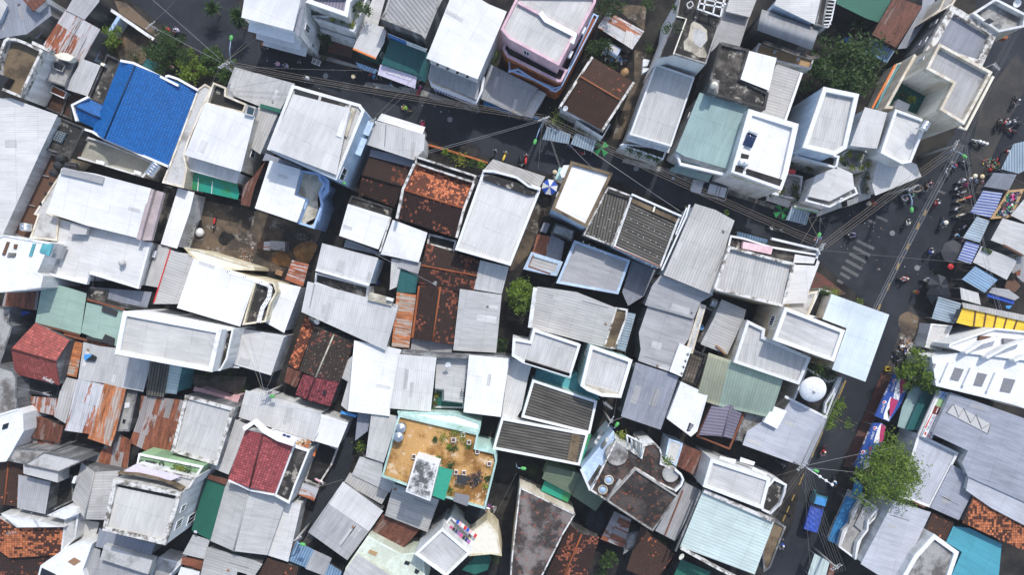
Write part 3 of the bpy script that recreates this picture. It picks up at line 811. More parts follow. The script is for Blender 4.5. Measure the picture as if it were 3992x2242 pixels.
for a_, b_ in (((1805, 5), (1755, 35)), ((1755, 35), (1775, 85)), ((1775, 85), (1825, 50)), ((1825, 50), (1805, 5))):
    q = [W(a_, 12.3), W(b_, 12.3)]; d_ = q[1]-q[0]; m_.box((q[0]+q[1])/2, (d_.length+.1, .12, .1), math.atan2(d_.y, d_.x))
h.add(m_, 'window_frame', 'w')
for i in range(2): h.box('air_vent', f"{1320+i*-5},{590+i*90} {1385-i*5},{600+i*85} {1365-i*15},{655+i*60} {1315-i*5},{665+i*70}", 7, 6.2, 'w')
T('20')
h = house('shaded grey corrugated roof below a white wall near the photo\'s top edge', "2130,100 2385,175 2290,465 2110,420 2000,520", 5.5, m='gr', w='wd', rib=0)
house('pale grey wall topped low roof at the top photo edge beside the pergola', "2200,-60 2480,-60 2390,170 2150,110", 6.5, m='lg', w='w', rib=0)
T('g')
h = house('black stained flat concrete roof with stair hatch and parapet', "1811,106 1885,124 1864,197 1934,233 1925,275 1777,233", 9, kind='ter', m='cd', w='wd', pm='wk', ph=.3, pw=.3)
h.bar('kerb', "1862,197 1892,127", 9.1, .2, .3, 'wk'); h.box('hatch', "1791,198 1810,202 1806,235 1783,228", 9.9, 8.7, 'cg')
h = house('white sheet roof patch set into the black stained flat concrete roof', "1885,127 1954,145 1934,227 1863,199", 9.25, m='wh', w='wk', rib=0)
house('grey shaded ribbed roof between white sheet patch and white parapet house', "1955,160 2017,182 1975,300 1920,285 1932,235", 7, m='rl', w='w', rib=0)
h = house('large pale green sheet roof with white front parapet over the street', "1760,232 1897,275 1840,428 1722,393 1700,380", 7.5, m='gp', w='w', rib=1, lo=2, drop=.5)
h.bar('parapet', "1704,386 1712,412 1830,440", 7.0, .35, .8, 'whi'); h.sheet('canopy', "1700,408 1762,415 1758,432 1695,425", 4, 'gp', rib=1)
a = awning('long pale green corrugated shop awning over the pavement', "1690,420 1792,440 1782,458 1685,430", 3, m='gp', rib=1, lo=2)
h = house('white parapet house with gutter roof, solar heater and open front balcony', "1884,274 2009,312 1982,435 1966,478 1840,432", 10, kind='par', m='wh', w='w', pm='w1', ph=.5, pw=.6, rib=3)
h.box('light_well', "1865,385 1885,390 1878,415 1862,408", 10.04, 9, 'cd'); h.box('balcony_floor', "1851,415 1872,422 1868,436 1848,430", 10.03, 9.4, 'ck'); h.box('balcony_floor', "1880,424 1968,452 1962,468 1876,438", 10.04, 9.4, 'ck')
h.bar('cornice', "1835,437 1964,482", 8.6, .3, .4, 'wy'); h.bar('cornice', "1830,442 1960,488", 6.0, .5, .5, 'w'); 
T('30')
h = house('curved grey vault roof on a dark rendered house near the garden tree', "-110,300 -60,90 515,290 440,500", 8.4, kind='arch', m='gr', w='wk', rise=.9)
h.bar('ledge', "-50,420 430,580 520,560", 7.6, .5, .4, 'cd')
h = house('tan balcony terrace with white beams below the grey vault roof', "-90,430 400,575 460,590 430,690 -20,585 -130,560", 6.2, kind='ter', m='tan', w='w', pm='w', ph=.35, pw=.14)
h.bar('beam', "110,475 60,530", 6.4, .3, .2, 'w'); h.bar('beam', "345,550 290,605", 6.4, .3, .2, 'w')
h = house('white ribbed roof with blue shaded wall at the top photo edge', "60,45 110,-60 540,-60 470,242", 9.5, m='w2', w='wb', rib=1, lo=2)
house('blackened concrete strip beside the white ladder frame', "540,-60 610,-60 555,270 478,245", 9.2, kind='ter', m='cd', w='wd', ph=.1)
t_ = Thing('trellis', W((610, 130), 0), 'white concrete ladder shaped trellis above the dark garden', 'trellis')
t_.bar('rail', "610,-60 545,265 605,270", 8, .16, .2, 'w'); t_.bar('rail', "690,-60 640,190 605,270", 8, .16, .2, 'w')
for k in range(8): t_.bar('rung', f"{612-k*9},{-10+k*36} {685-k*7},{k*34}", 8.04, .13, .2, 'w')
t_.bar('post', "560,255 600,262", 7.75, .2, 7.75, 'w')
T('30')
house('dark teal netted shade roof over the dark garden', "690,-60 1260,-60 1135,232 985,180 690,35", 4, m='gd', w='dk', rib=0, name='shade_roof', cat='shade roof')
house('rust brown corrugated roof beside the grey concrete wall', "1270,-40 1550,60 1290,478 1045,345", 4.6, m='rb', w='wk', rib=1, lo=2)
house('bluish lean-to strips between rusty roof and grey stained wall', "1560,-40 1700,-60 1620,165 1400,480 1300,490 1545,80", 3.4, m='dg', w='wd', rib=1)
a = awning('blue corrugated lean-to awning under the rust brown roof', "1020,375 1275,510 1195,635 948,490", 3, m='b3', rib=1, lo=2)
h = house('dark grey roofed house with broad dirty concrete rim by the road', "1850,45 2310,320 2150,670 1590,500", 8.5, kind='par', m='dg', w='wd', pm='wdp', ph=.8, pw=.75, rib=3)
h.win(LF, .2, .3, 5, 6.6); h.win(LF, .6, .72, 5, 6.6)
h = house('cream house corner with balustrade and square window at the road', "2060,130 2290,-20 2600,140 2580,265 2320,318", 9, kind='ter', m='cg', w='wc', pm='w', ph=.9, pw=.25)
h.box('balcony', "2310,345 2420,360 2400,390 2320,370", 4, 3, 'wor'); h.box('window', "2168,210 2222,178 2278,210 2225,240", 9.02, 8.0, 'gl')
house('cream block with a dark window slot beside the stained grey wall', "1720,90 1790,-60 1920,-60 1860,40 1640,165", 7.5, kind='ter', m='cg', w='wc', ph=.3)
h = house('tall cream house with L shaped grey ribbed roof beside the road', "1722,432 2255,722 1972,1250 1730,1098 1865,835 1592,688", 12, kind='par', m='gr', w='wc', pm='wc', ph=.9, pw=.3, rib=5)
h.bar('cornice', "2268,765 1990,1300 1925,1270", 10.2, .3, .4, 'cream'); h.win(DN, .35, .6, 7.5, 9.0)
h.win((-1, -.35), .3, .42, 8, 9.6)
h = house('cream terrace courtyard with blue doors and yucca inside the tall cream house', "1475,540 1600,690 1860,840 1730,1100 1500,1175 1270,1090 1175,1085", 6.5, kind='ter', m='gdk', w='wc', pm='wc', ph=.9, pw=.3)
m_ = M(); q0 = W((1415, 840), 7.2); q1 = W((1560, 820), 8.2)
for a_, b_ in (((1415, 835), (1570, 830)), ((1575, 875), (1705, 915))):
    qa, qb = W(a_, 5.65), W(b_, 5.65); d_ = qb-qa
    m_ = M(); m_.box((qa+qb)/2+Vector((0, .05, 1.0)), (d_.length, .1, 2.0), math.atan2(d_.y, d_.x)); h.add(m_, 'door', 'blu2')
h.box('water_cistern', "1310,995 1430,1050 1395,1130 1275,1075", 6.9, 5.6, 'cl')
h.bar('awning_rail', "1280,650 1050,1085", 3.6, .25, .2, 'ora'); h.bar('awning_rail', "1325,640 1085,1090", 3.7, .15, .2, 'wt')
house('cream lower side wing with narrow ledge under the terrace courtyard', "1290,640 1360,620 1400,600 1180,1085 1080,1085", 3.4, kind='ter', m='cbg', w='wc', ph=.1)
h = house('tall white parapet house with a bright streak down its grey roof', "560,872 915,945 790,1490 672,1560 350,1480", 10.5, kind='par', m='lg', w='wb', pm='w1', ph=.5, pw=.5, rib=1)
h = house('grey roof strip with thick white edge wall between two white houses', "80,650 340,728 175,1205 -80,1130", 7.2, m='be', w='w', rib=0)
h.bar('wall_top', "340,728 175,1208", 7.5, .3, .5, 'whi')
T('g')
h = house('white roofed middle house stepping between tall white parapet and steel tank house', "2176,269 2232,283 2206,374 2139,366", 7.6, m='w2', w='w', rib=1, lo=2)
h = house('white house with steel water tank and pale ribbed roof at the junction', "2253,274 2318,298 2332,310 2292,408 2270,412 2216,384", 8.6, kind='par', m='w2', w='w', pm='w1', ph=.35, pw=.3, rib=1)
h = house('large white sheet canopy with cut corners over the junction corner', "2212,384 2273,412 2280,402 2306,413 2318,444 2202,492 2194,464", 5.2, m='w2', w='w', rib=6, lo=4)

T('00')
freewall('white capped garden wall along the upper road', "1000,20 1180,140 1410,300 1545,392", 2.0, .3, 'wdp', coping='w')
freewall('bluish garden wall between rusty roof and the walled garden', "1195,165 1080,350 940,605", 2.4, .35, 'wb', coping='lblu')
house('dark slate lean-to hugging the bluish garden wall', "1000,322 1052,346 930,535 888,505", 2.6, m='dg', w='wk', rib=1)
awning('dark teal canopy under the large garden tree', "1475,580 1612,650 1575,735 1430,655", 2.6, m='tl', rib=0, lo=None)
# ================================================================== second band
T('31')
h = house('flower hung white balcony house with grey tiled front yard', "770,80 880,20 1090,120 1060,150 975,270 900,250 700,210", 4.6, kind='ter', m='cg', w='w', ph=.3) 
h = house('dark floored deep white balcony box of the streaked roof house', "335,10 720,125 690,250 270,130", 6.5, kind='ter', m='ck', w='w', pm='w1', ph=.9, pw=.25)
h = house('pale corner house roof with angled white street parapet', "470,330 640,290 880,440 905,500 620,640 375,575", 6.2, kind='ter', m='cl', w='w', pm='w1', ph=.5, pw=.2)
h.sheet('roof', "480,320 700,230 850,300 870,450 620,580 400,530", 6.5, 'w2', rib=1)
h = house('grey tiled open terrace with potted trees in front of the white houses', "190,290 350,330 320,560 190,545 20,490 60,380", 3.4, kind='ter', m='cg', w='w', ph=.3)
h.box('door_panel', "190,245 285,265 270,305 182,290", 5, 4.4, 'red')
house('narrow white terrace walls beside the white corner canopy', "980,260 1100,180 1080,330 1050,400 1085,490 990,520 920,520 905,400", 3, kind='ter', m='gr', w='w', ph=.25)
a = awning('grey ribbed street awning above the green shop umbrella', "-10,505 232,580 210,645 -20,570", 3, m='be', rib=1, lo=2)
a = awning('striped blue awning with white and green rim beside the green umbrella', "235,635 420,690 385,818 180,765", 3, m='b2', rib=1, lo=2)
a.bar('fascia', "262,632 515,690", 3.7, .3, .3, 'lime'); a.bar('fascia', "262,625 517,683", 3.74, .12, .3, 'whi')
a = awning('grey ribbed pavement awning under the angled white parapet', "490,690 735,590 745,640 490,735", 2.8, m='be', rib=1, lo=2)
a = awning('grey ribbed pavement awning at the corner beside the white canopy', "795,570 1035,500 1030,545 800,630", 2.8, m='be', rib=1, lo=2)
T('01')
h = house('huge plain pale sheet roof along the photo\'s side edge', "-40,-460 110,-460 580,-290 420,50 30,910 0,930 -60,930", 7, m='w2', w='w', rib=0, lo=4)
h = house('brown mesh floored courtyard strip with a steel tank beside the huge pale roof', "430,75 730,150 640,240 300,960 45,920", 4.6, kind='ter', m='brn', w='wc', ph=.1)
for k in range(3): h.bar('beam', f"{345-k*135},{300+k*290} {490-k*140},{330+k*300}", 4.8, .1, .1, 'gi')
h.bar('wire_fence', "445,70 45,905", 4.95, .1, .3, 'wire3')
T('00')
h = house('small stained flat roof with barred skylight beside the blue roof wing', "555,1160 850,1285 705,1585 410,1480", 6, kind='ter', m='cd', w='wk', pm='wk', ph=.25)
h.box('skylight_frame', "565,1310 670,1345 620,1440 520,1400", 6.1, 5.6, 'glb')
m_ = M()
for k in range(5):
    for a_, b_ in (((565+21*k, 1310+8*k), (520+20*k, 1400+9*k)), ((565-9*k, 1310+20*k), (670-11*k, 1345+20*k))):
        qa, qb = W(a_, 6.12), W(b_, 6.12); d_ = qb-qa; m_.box((qa+qb)/2, (d_.length, .05, .04), math.atan2(d_.y, d_.x))
h.add(m_, 'bars', 'gi')
T('01')
h = house('white cream wall strip with small windows beside the brown mesh court', "640,245 700,255 475,690 590,755 570,975 300,950 380,720 340,710", 6, kind='ter', m='cl', w='wc', ph=.1)
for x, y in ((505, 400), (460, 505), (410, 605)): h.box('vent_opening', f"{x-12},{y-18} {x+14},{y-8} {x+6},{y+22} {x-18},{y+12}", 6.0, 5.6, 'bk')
h = house('broad white sheet roof with worn grey edge below the beige terrace', "620,245 960,300 1520,450 1380,950 860,820 470,690", 7.5, m='wh', w='wc', rib=1, lo=4, drop=.7)
h.sheet('grey_strip', "635,235 1050,335 1030,405 600,300", 8.35, 'gr', rib=0)
h.bar('parapet', "1528,455 1390,965", 8.0, .5, .5, 'wg2'); h.box('gutter_ledge', "1575,470 1645,490 1520,975 1430,970", 7.4, 6.8, 'wg2')
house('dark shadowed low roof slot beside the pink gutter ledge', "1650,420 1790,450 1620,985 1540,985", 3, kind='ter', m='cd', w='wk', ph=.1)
h = house('wide pale grey sheet roof with white parapet and chimney pot', "605,760 1000,860 1400,960 1505,1000 1380,1445 895,1290 870,1400 390,1285", 6, m='w2', w='w', rib=0, lo=5, drop=.4)
h.bar('parapet', "1505,990 1385,1450 900,1300 870,1405 395,1290", 6.4, .3, .6, 'w1'); h.box('roof_patch', "715,790 885,835 865,915 695,905", 6.95, 6.3, 'w2')
m_ = M(); c_ = W((1245, 1200), 6.4); m_.lathe([(.22, 0), (.36, .25), (.4, .6), (.3, .85), (0, .95)], 14, c_); h.add(m_, 'chimney_pot', 'cl')
h.box('terrace_floor', "900,1330 960,1345 940,1440 880,1400", 4, 3.9, 'dk')
h = house('tall white wall block with red and teal shutters at the photo edge', "-60,960 30,915 290,960 505,1000 370,1295 430,1330 410,1447 250,1470 -60,1500", 8.8, kind='ter', m='w1', w='w', ph=.1) 
for n_, q_, m2 in (('shutter', "68,985 95,990 48,1122 18,1118", 'brn'), ('shutter', "328,1005 357,1005 318,1132 288,1130", 'wt'), ('shutter', "425,1010 530,1010 490,1130 395,1090", 'wt'), ('window', "142,1010 175,1012 160,1060 134,1055", 'brn'), ('window', "85,1095 160,1100 148,1142 66,1140", 'cg')):
    h.box(n_, q_, 8.86, 8.6, m2)
h.box('cage', "535,1005 640,1030 590,1160 495,1130", 7.2, 6.3, 'gi'); h.box('cage', "360,1105 440,1140 430,1165 340,1165", 7.0, 6.3, 'gi')
h = house('narrow white wavy edged sheet roof beside the dirt courtyard', "1790,445 1955,490 1910,680 1780,1055 1615,1010 1690,770", 4.4, m='wh', w='w', rib=1, lo=1)
h = house('grey ribbed slim roof with red edge trim beside the white wavy roof', "1590,1010 1710,1065 1590,1447 1440,1420 1530,1180", 4.4, m='lg', w='w', rib=1) 
T('g')
h = house('half grey half white ribbed roof by the yellow balustrade', "427,628 488,650 448,765 385,765", 6.2, m='be', w='w', rib=0, lo=None)
h.bar('red_edge', "428,627 386,762", 6.35, .12, .2, 'red')
h = house('broad white ribbed roof ending at the yellow balustrade', "487,650 632,700 640,712 604,822 445,775", 6.4, m='wh', w='w', rib=0, lo=3)
h = house('stained narrow balcony with yellow dotted balustrade', "560,675 690,712 697,735 680,765 668,810 610,818 640,712 565,692", 6.8, kind='ter', m='cd', w='wy', pm='wy', ph=.7, pw=.2)
h.bar('balustrade', "575,683 672,716 680,725 676,750 660,775 650,812", 6.9, .5, .3, 'whi')
m_ = M()
for k in range(13):
    for dx in (-.13, .13):
        t = k/12; x = [575, 672, 680, 676, 660, 650]; y = [683, 716, 725, 750, 775, 812]; f = t*5; i_ = min(4, int(f)); u_ = f-i_
        q = W((x[i_]+(x[i_+1]-x[i_])*u_, y[i_]+(y[i_+1]-y[i_])*u_), 6.905); m_.lathe([(.0, .006), (.07, .004), (.07, 0)], 8, q+Vector((dx, dx*.3, 0)))
h.add(m_, 'balustrade_opening', 'dk')
h = house('white ribbed porch roof beyond the yellow balustrade above the lane', "700,710 757,722 715,838 668,812 680,768 698,735", 5, m='wh', w='w', rib=1)
house('faded red and white streaked tin roof over the sand heap corner', "735,654 777,665 762,722 717,703", 3.4, m='rs', w='wk', rib=0)
h = house('cream wall topped narrow white roof above the dirt courtyard', "462,622 498,628 638,672 640,680 565,678 560,690 488,652", 6.0, kind='ter', m='cream', w='wy', ph=.1)
T('11')
h = house('low dark brown tile roof with two slopes next to the spotted orange roof', "1140,128 1030,500 1390,640 1545,230", 4.4, kind='gab', m='td', w='wd', rg="1065,320 1470,435", rise=.9, rib=0)
house('blue grey ribbed strip between white front house and dark brown tiles', "1150,55 1590,150 1560,235 1140,125", 4.6, m='dg', w='wd', rib=0)
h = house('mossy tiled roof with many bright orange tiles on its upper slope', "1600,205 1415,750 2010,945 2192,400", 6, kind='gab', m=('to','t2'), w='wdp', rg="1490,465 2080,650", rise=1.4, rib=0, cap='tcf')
h.bar('verge', "1592,200 1478,455 1415,752", 7.4, .32, .6, 'wdp'); h.bar('verge', "2190,398 2090,655 2015,945", 7.4, .3, .6, 'wdp')
h = house('black stained parapet gutter above the bright orange tiled slope', "1600,120 2215,320 2190,395 1600,200", 7.0, kind='ter', m='ck', w='wdp', pm='wdp', ph=.5, pw=.2)
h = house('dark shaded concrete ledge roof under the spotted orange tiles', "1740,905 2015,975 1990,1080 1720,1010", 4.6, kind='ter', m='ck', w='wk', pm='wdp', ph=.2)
h = house('dark stained walled slab behind the square white roof', "960,520 1370,650 1345,740 925,605", 4.9, kind='ter', m='cd', w='wk', pm='wk', ph=.25)
h = house('square bright white sheet roof beside the lane', "925,605 1350,738 1230,1062 835,925", 5.2, m='wh', w='wd', rib=0, lo=2)
h.bar('parapet', "1355,742 1245,1085", 5.5, .2, .4, 'wdp')
h = house('second bright white roof tucked under the spotted orange tiles', "1375,765 1725,895 1635,1195 1255,1110", 5.2, m='wh', w='w', rib=1, lo=2)
house('dark boxy lean-to shed between the two square white roofs', "905,960 1170,1060 1330,1140 880,1040", 3, m='dg', w='wk', rib=0)
T('g')
h = house('long pale roof with white parapet and dark rounded front beside the alley', "1216,427 1360,472 1357,485 1284,668 1145,628", 8, kind='par', m='w2', w='w', pm='w1', ph=.3, pw=.28, rib=2)
h.box('front_gutter', "1218,433 1300,446 1352,474 1347,490 1330,492 1216,452", 8.0, 7.6, 'cd')
h.bar('front_parapet', "1216,430 1240,430 1300,446 1330,468 1358,476", 8.35, .28, .7, 'w1')
house('pale grey awning roof in front of the long white parapet roof', "1240,400 1372,444 1352,480 1330,465 1300,445 1216,428", 4.6, m='be', w='wd', rib=2)
T('11')
h = house('pale grey flat sheet roof with white back wall under the square white roof', "665,1000 1230,1150 1140,1425 600,1275", 6.2, m='w2', w='wb', rib=3, lo=2)
h.bar('parapet', "598,1270 1135,1425", 6.4, .25, .4, 'w1')
h = house('black stained gutter terrace between two pale grey roofs', "600,1300 1130,1435 1110,1600 590,1400", 4.6, kind='ter', m='cd', w='w', pm='w1', ph=.2)
T('g')
h = house('long cream white roof tapering beside the dark lichen tiles', "774,708 1002,770 985,830 970,882 758,785", 6, m='w2', w='w', rib=4, lo=3, drop=.6)
h.bar('gutter', "930,739 998,770", 6.7, .2, .25, 'wdp'); h.box('roof_trough', "930,735 990,752 985,770 925,755", 6.9, 6.2, 'cst')
house('grey tin strip beside the teal green sheet roof', "985,650 1012,655 998,722 980,730", 4.4, m='lg', w='wd', rib=1)
house('blue grey ribbed sheet above the teal green sheet roof', "1010,648 1060,660 1052,690 1000,672", 4.6, m='gr', w='wd', rib=0)
house('dark teal green sheet roof next to the shadowed brown tiles', "1004,672 1053,682 1045,738 998,735", 4.2, m='tl', w='wd', rib=1)
h = house('shadowed dark tile roof crossed by an orange ridge line', "1074,612 1050,712 1192,742 1206,655", 5, kind='gab', m='td', w='wk', rg="1060,668 1200,694", rise=.7, rib=0, cap='tcf')
house('pale blue ribbed roof strip below the long white parapet roof', "1208,655 1280,672 1262,740 1192,728", 5.4, m='lg', w='w', rib=1, lo=2)
house('rusty banded corrugated roof with orange stripes beside the brown ridge', "998,735 1047,742 1029,876 985,872", 4.4, m='ro', w='wd', rib=0)
h = house('brown tile roof with a long bright orange ridge pointing at the photo bottom', "1052,715 1155,728 1140,868 1036,852", 4.6, kind='gab', m='td', w='wk', rg="1108,722 1088,860", rise=.8, rib=0, cap='tcf')
h.bar('verge_tiles', "1054,720 1037,850", 5.0, .25, .15, 'tcf')
house('grey tin apron under the brown tile roof with orange ridge', "1036,850 1140,865 1138,888 1033,882", 3.8, m='gr', w='wd', rib=1)
h = house('white ribbed roof catching light beside the leafy alley', "1157,727 1262,742 1248,888 1140,882", 5, m='lg', w='w', rib=0, lo=2)
T('21')
h = house('white roofed pale blue house with mossy parapet rim on the street', "595,175 1012,295 750,840 400,655", 9, kind='par', m='wh', w='wb', pm='cb_', ph=.3, pw=.33, rib=1)
h.win(DN, .1, .2, 6, 7); h.win(DN, .6, .72, 6, 7); h.win(LF, .6, .7, 6, 7)
h.box('arch_ornament', "480,290 520,215 575,215 560,330 500,345", 7.6, 7.2, 'w1'); h.box('sign_panel', "475,235 500,240 495,365 432,355", 6.5, 6.1, 'wm')
h = house('black weathered fibre cement roof with white bolts beside a twin', "965,430 1200,520 1185,590 1010,1030 715,915", 7.4, kind='par', m='fc', w='wd', pm='wdp', ph=.25, pw=.18, rib=1)
h.box('gutter', "965,440 1195,525 1180,560 945,480", 7.38, 6.9, 'ck')
h = house('larger black weathered fibre cement roof with brown gutter on the street', "1205,505 1700,725 1665,800 1495,1250 1020,1035", 7.6, kind='par', m='fc', w='wb', pm='w', ph=.25, pw=.2, rib=3)
h.box('gutter', "1210,545 1690,760 1665,800 1195,590", 7.58, 7.1, 'cb_'); h.bar('parapet', "1205,508 1705,728", 7.9, .22, .5, 'w1'); h.bar('beam', "1440,620 1420,685", 7.75, .2, .2, 'cream')
h.bar('rust_edge', "1025,1038 1495,1240", 7.65, .16, .1, 'rust')
T('g')
h = house('long curved edge cream grey roof with white drainpipe beside the black roofs', "1748,512 1800,528 1848,555 1830,605 1792,742 1669,692", 8, m='be', w='w', rib=5, lo=None)
h.bar('drainpipe', "1735,515 1726,545 1665,680", 8.1, .2, .2, 'w1'); h.bar('drainpipe', "1728,522 1700,590", 7.9, .14, .2, 'w1')
h = house('grey corrugated roof with bluish rim below the black fibre cement twins', "1445,605 1585,655 1555,740 1400,712", 5.2, kind='par', m='gr', w='wd', pm='wb', ph=.15, pw=.3, rib=0)
house('dark alley lean-to roof behind the white drainpipe house', "1590,655 1650,680 1620,745 1580,770 1565,735", 3, m='dg', w='wk', rib=1)
T('21')
house('rust patched small shed in the back alley', "255,910 390,935 340,1125 205,1090", 2.8, m='rp', w='wk', rib=1, name='shed', cat='shed')
house('blue ribbed tin lean-to beside the rust patched shed', "395,910 530,985 490,1180 340,1130", 2.9, m='dg', w='wk', rib=1, name='shed', cat='shed')
house('grey topped small box room beside the pale blue house', "435,800 640,870 600,980 395,900", 4, kind='ter', m='cl', w='wk', ph=.1)
house('little dark tin box roof at the alley beside the pale blue house', "320,790 385,805 345,900 280,880", 3, m='dg', w='wk', rib=0, name='shed', cat='shed')
h = house('low grey tin roof with red rusty rim beside the leafy alley', "195,1090 510,1190 450,1330 285,1300 115,1260", 4, kind='par', m='be', w='wb', pm='wb', ph=.15, pw=.45, rib=0)
h.bar('rust_edge', "215,1120 165,1235 390,1310", 4.03, .18, .1, 'rust')
T('g')
h = house('white pink trimmed stained parapet front at the junction', "1838,592 1870,598 1940,620 2060,640 2050,668 1995,665 1830,625", 7.6, kind='ter', m='cd', w='w', pm='w1', ph=.6, pw=.2)
h.box('sign_panel', "1870,608 1945,622 1940,640 1868,625", 7.7, 7, 'wp'); h.bar('ledge', "1942,600 2058,628 2062,640", 7.9, .25, .6, 'w1')
h = house('dark rimmed recessed grey roof of the corner house at the junction', "1834,619 2000,664 1972,773 1795,728", 9, kind='par', m='be', w='wc', pm='wdp', ph=.5, pw=.3, rib=1)
h = house('white sheet edge roof along the junction pavement', "2000,640 2052,648 2062,660 2034,735 2030,762 1975,765", 7.6, m='w2', w='wc', rib=4)
a = awning('blue striped small awning on the street behind the corner house', "1856,582 1932,603 1930,612 1853,595", 3, m='b3', rib=1, lo=2)
# ================================================================== third band
T('02')
h = house('pale green sheet roof in two panels with rusty gutters', "432,-80 870,60 810,470 355,352", 4.6, m='gn', w='wd', rib=0, lo=2)
h.bar('rust_gutter', "355,358 800,480", 4.5, .25, .1, 'rust')
h = house('second pale green sheet panel with black patches and rusty edge', "872,150 1250,225 1165,590 815,455", 4.8, m='gn', w='wd', rib=0, lo=2)
h.bar('rust_gutter', "640,470 1165,610", 4.5, .3, .1, 'rust'); h.bar('rust_gutter', "875,120 1250,225", 5.6, .25, .1, 'rust')
h.box('roof_patch', "1030,185 1182,240 1165,290 1020,240", 5.42, 4.9, 'dk'); h.box('roof_patch', "1055,472 1150,515 1135,590 1015,545", 5.12, 4.7, 'dk'); h.box('roof_patch', "870,490 1050,530 1040,560 865,520", 4.95, 4.6, 'dk')
T('g')
house('blue shaded ribbed tin roof under the wide pale grey sheet roof', "225,722 382,735 370,775 270,755 222,740", 4.2, m='dg', w='wk', rib=1)
house('mould speckled flat slab beside the blue shaded tin roof', "222,725 272,730 268,752 330,770 372,775 368,788 220,755", 4.4, kind='ter', m='cd', w='wk', ph=.1)
T('02')
house('rust brown junk shed roof beside the pale green panels', "60,25 400,10 370,230 20,185", 3.2, m='rp', w='wk', rib=1, name='shed', cat='shed')
boxthing('tarp', 'bright blue tarpaulin beside the rust brown junk shed', 'tarpaulin', "115,205 305,250 88,345", 2.6, 2.5, 'blue')
house('grey concrete house wall block at the photo edge beside the blue tarpaulin', "-60,190 110,200 85,350 130,385 0,770 -60,780", 5, kind='ter', m='cg', w='wd', ph=.1)
h = house('dark red tiled gable roof with grey gable wall', "355,355 150,870 600,985 700,530", 5.4, kind='gab', m='tm', w='wd', rg="112,618 560,745", rise=1.8)
house('narrow rusty stripe tin roof between red tiles and grey corrugated roof', "752,540 835,555 770,905 665,880", 4, m='ro', w='wk', rib=0)
house('grey corrugated shed roof sweeping below the tall white rim house', "840,550 1000,590 1160,610 1160,680 1520,745 1440,1050 785,925", 5, m='lg', w='wd', rib=4) 
house('old gable roof slice with brown mould between two ribbed roofs', "1510,745 1700,775 1645,1105 1470,1085", 5.2, m='fc', w='wc', rib=1)
house('teal edged pale ribbed narrow sheet roof beside the plant court', "1705,775 1830,800 1775,1075 1660,1060", 5, m='mt', w='wt', rib=0)
h = house('tall white rimmed house with recessed grey ribbed roof and antenna', "1240,238 2225,425 2130,850 1155,670", 11, kind='par', m='cw', w='w1', pm='w1', ph=.35, pw=.5, rib=0)
h.win(UP, .35, .45, 8.5, 9.6); h.win(UP, .2, .28, 8.5, 9.6)
h = house('white balcony end with stained floor on the tall white rimmed house', "2225,425 2345,420 2280,720 2215,835 2130,845", 9, kind='ter', m='cd', w='w', pm='w1', ph=.5, pw=.16)
house('pale terrace with blue bin and rust stain beside the white rimmed house', "2345,400 2480,440 2400,810 2250,800 2300,640", 5, kind='ter', m='cl', w='w', ph=.1)
T('g')
h = house('rust spotted pale sheet roof above the lane with cables', "592,825 722,845 714,850 682,945 570,912", 5.2, m='w2', w='w', rib=3)
T('02')
h = house('grey concrete blank house side at the photo edge under red tiles', "-60,770 130,830 170,900 165,1130 180,1225 -60,1300", 6, kind='ter', m='cg', w='wd', ph=.1)
h = house('white walled house with a dark window at the photo edge', "-60,1290 180,1220 230,1270 235,1447 60,1750 -60,1760", 6.4, kind='ter', m='w1', w='w1', ph=.1)
h.box('window', "30,1380 85,1362 72,1415 18,1432", 6.46, 6, 'gl')
house('black tarred low roof under the dark red tiles', "190,895 600,990 570,1110 170,1040", 3.4, kind='ter', m='ck', w='dk', ph=.1)
house('rust streaked little corrugated roof below the black tarred roof', "310,1095 580,1115 550,1290 320,1240", 3.3, m='rs', w='wk', rib=1)
house('pale sand coloured corrugated strip below the narrow rusty stripe roof', "670,905 775,930 660,1370 545,1300 600,1050", 4.4, m='be', w='wk', rib=1)
h = house('peeling white corrugated roof sheet mottled with rust', "775,925 1050,965 930,1420 900,1475 650,1440 720,1150", 5, m='lr', w='wd', rib=1)
h = house('orange rust striped corrugated roof beside the peeling white one', "1050,965 1268,1020 1165,1447 1115,1600 880,1520 935,1390", 5.02, m='ro', w='wd', rib=1)
h = house('grey rendered side house with small dark windows beside the rust stripes', "1268,1020 1380,1060 1300,1447 1165,1447", 4.2, kind='ter', m='cg', w='wd', ph=.1)
h.box('window', "1238,1325 1265,1335 1250,1372 1230,1362", 4.24, 4, 'gl'); h.box('roof_patch', "1255,1160 1305,1155 1300,1210 1250,1215", 4.24, 4, 'w1')
house('rust red patchwork tin roof with white sheets beside stained parapet roof', "1420,1090 1820,1130 1850,1150 1700,1680 1460,1640 1300,1560 1395,1300", 4.6, m='rp', w='wk', rib=2)
T('g')
house('rust red patchwork shanty roof with many overlapping sheets', "62,1030 160,1075 150,1125 250,1145 285,1080 330,1110 320,1185 180,1165 60,1125", 3, m='rp', w='wk', rib=1)
house('deep rust brown lean-to roof beside the white wall with dark window', "65,1040 160,1072 150,1115 62,1100", 3.6, m='rb', w='wk', rib=1)
h = house('mould rimmed parapet house with plain grey sheet roof', "466,995 590,1028 545,1172 430,1137", 7, kind='par', m='lg', w='wd', pm='wdp', ph=.3, pw=.38, rib=1)
T('02')
house('row of pink ribbed awning panels over the patterned court', "1955,998 2330,1110 2310,1165 1940,1040", 3.2, m='pk', w='wp', rib=1, ov=.4, name='awning_roof', cat='awning')
house('little pink red sheet beside the pink ribbed panels', "2345,1075 2420,1080 2380,1190 2300,1165", 3.4, m='pk', w='wp', rib=1, name='shed', cat='shed')
patch('court_paving', "1880,870 2480,900 2440,1080 1960,1000", .02, 'cpv')
T('g')
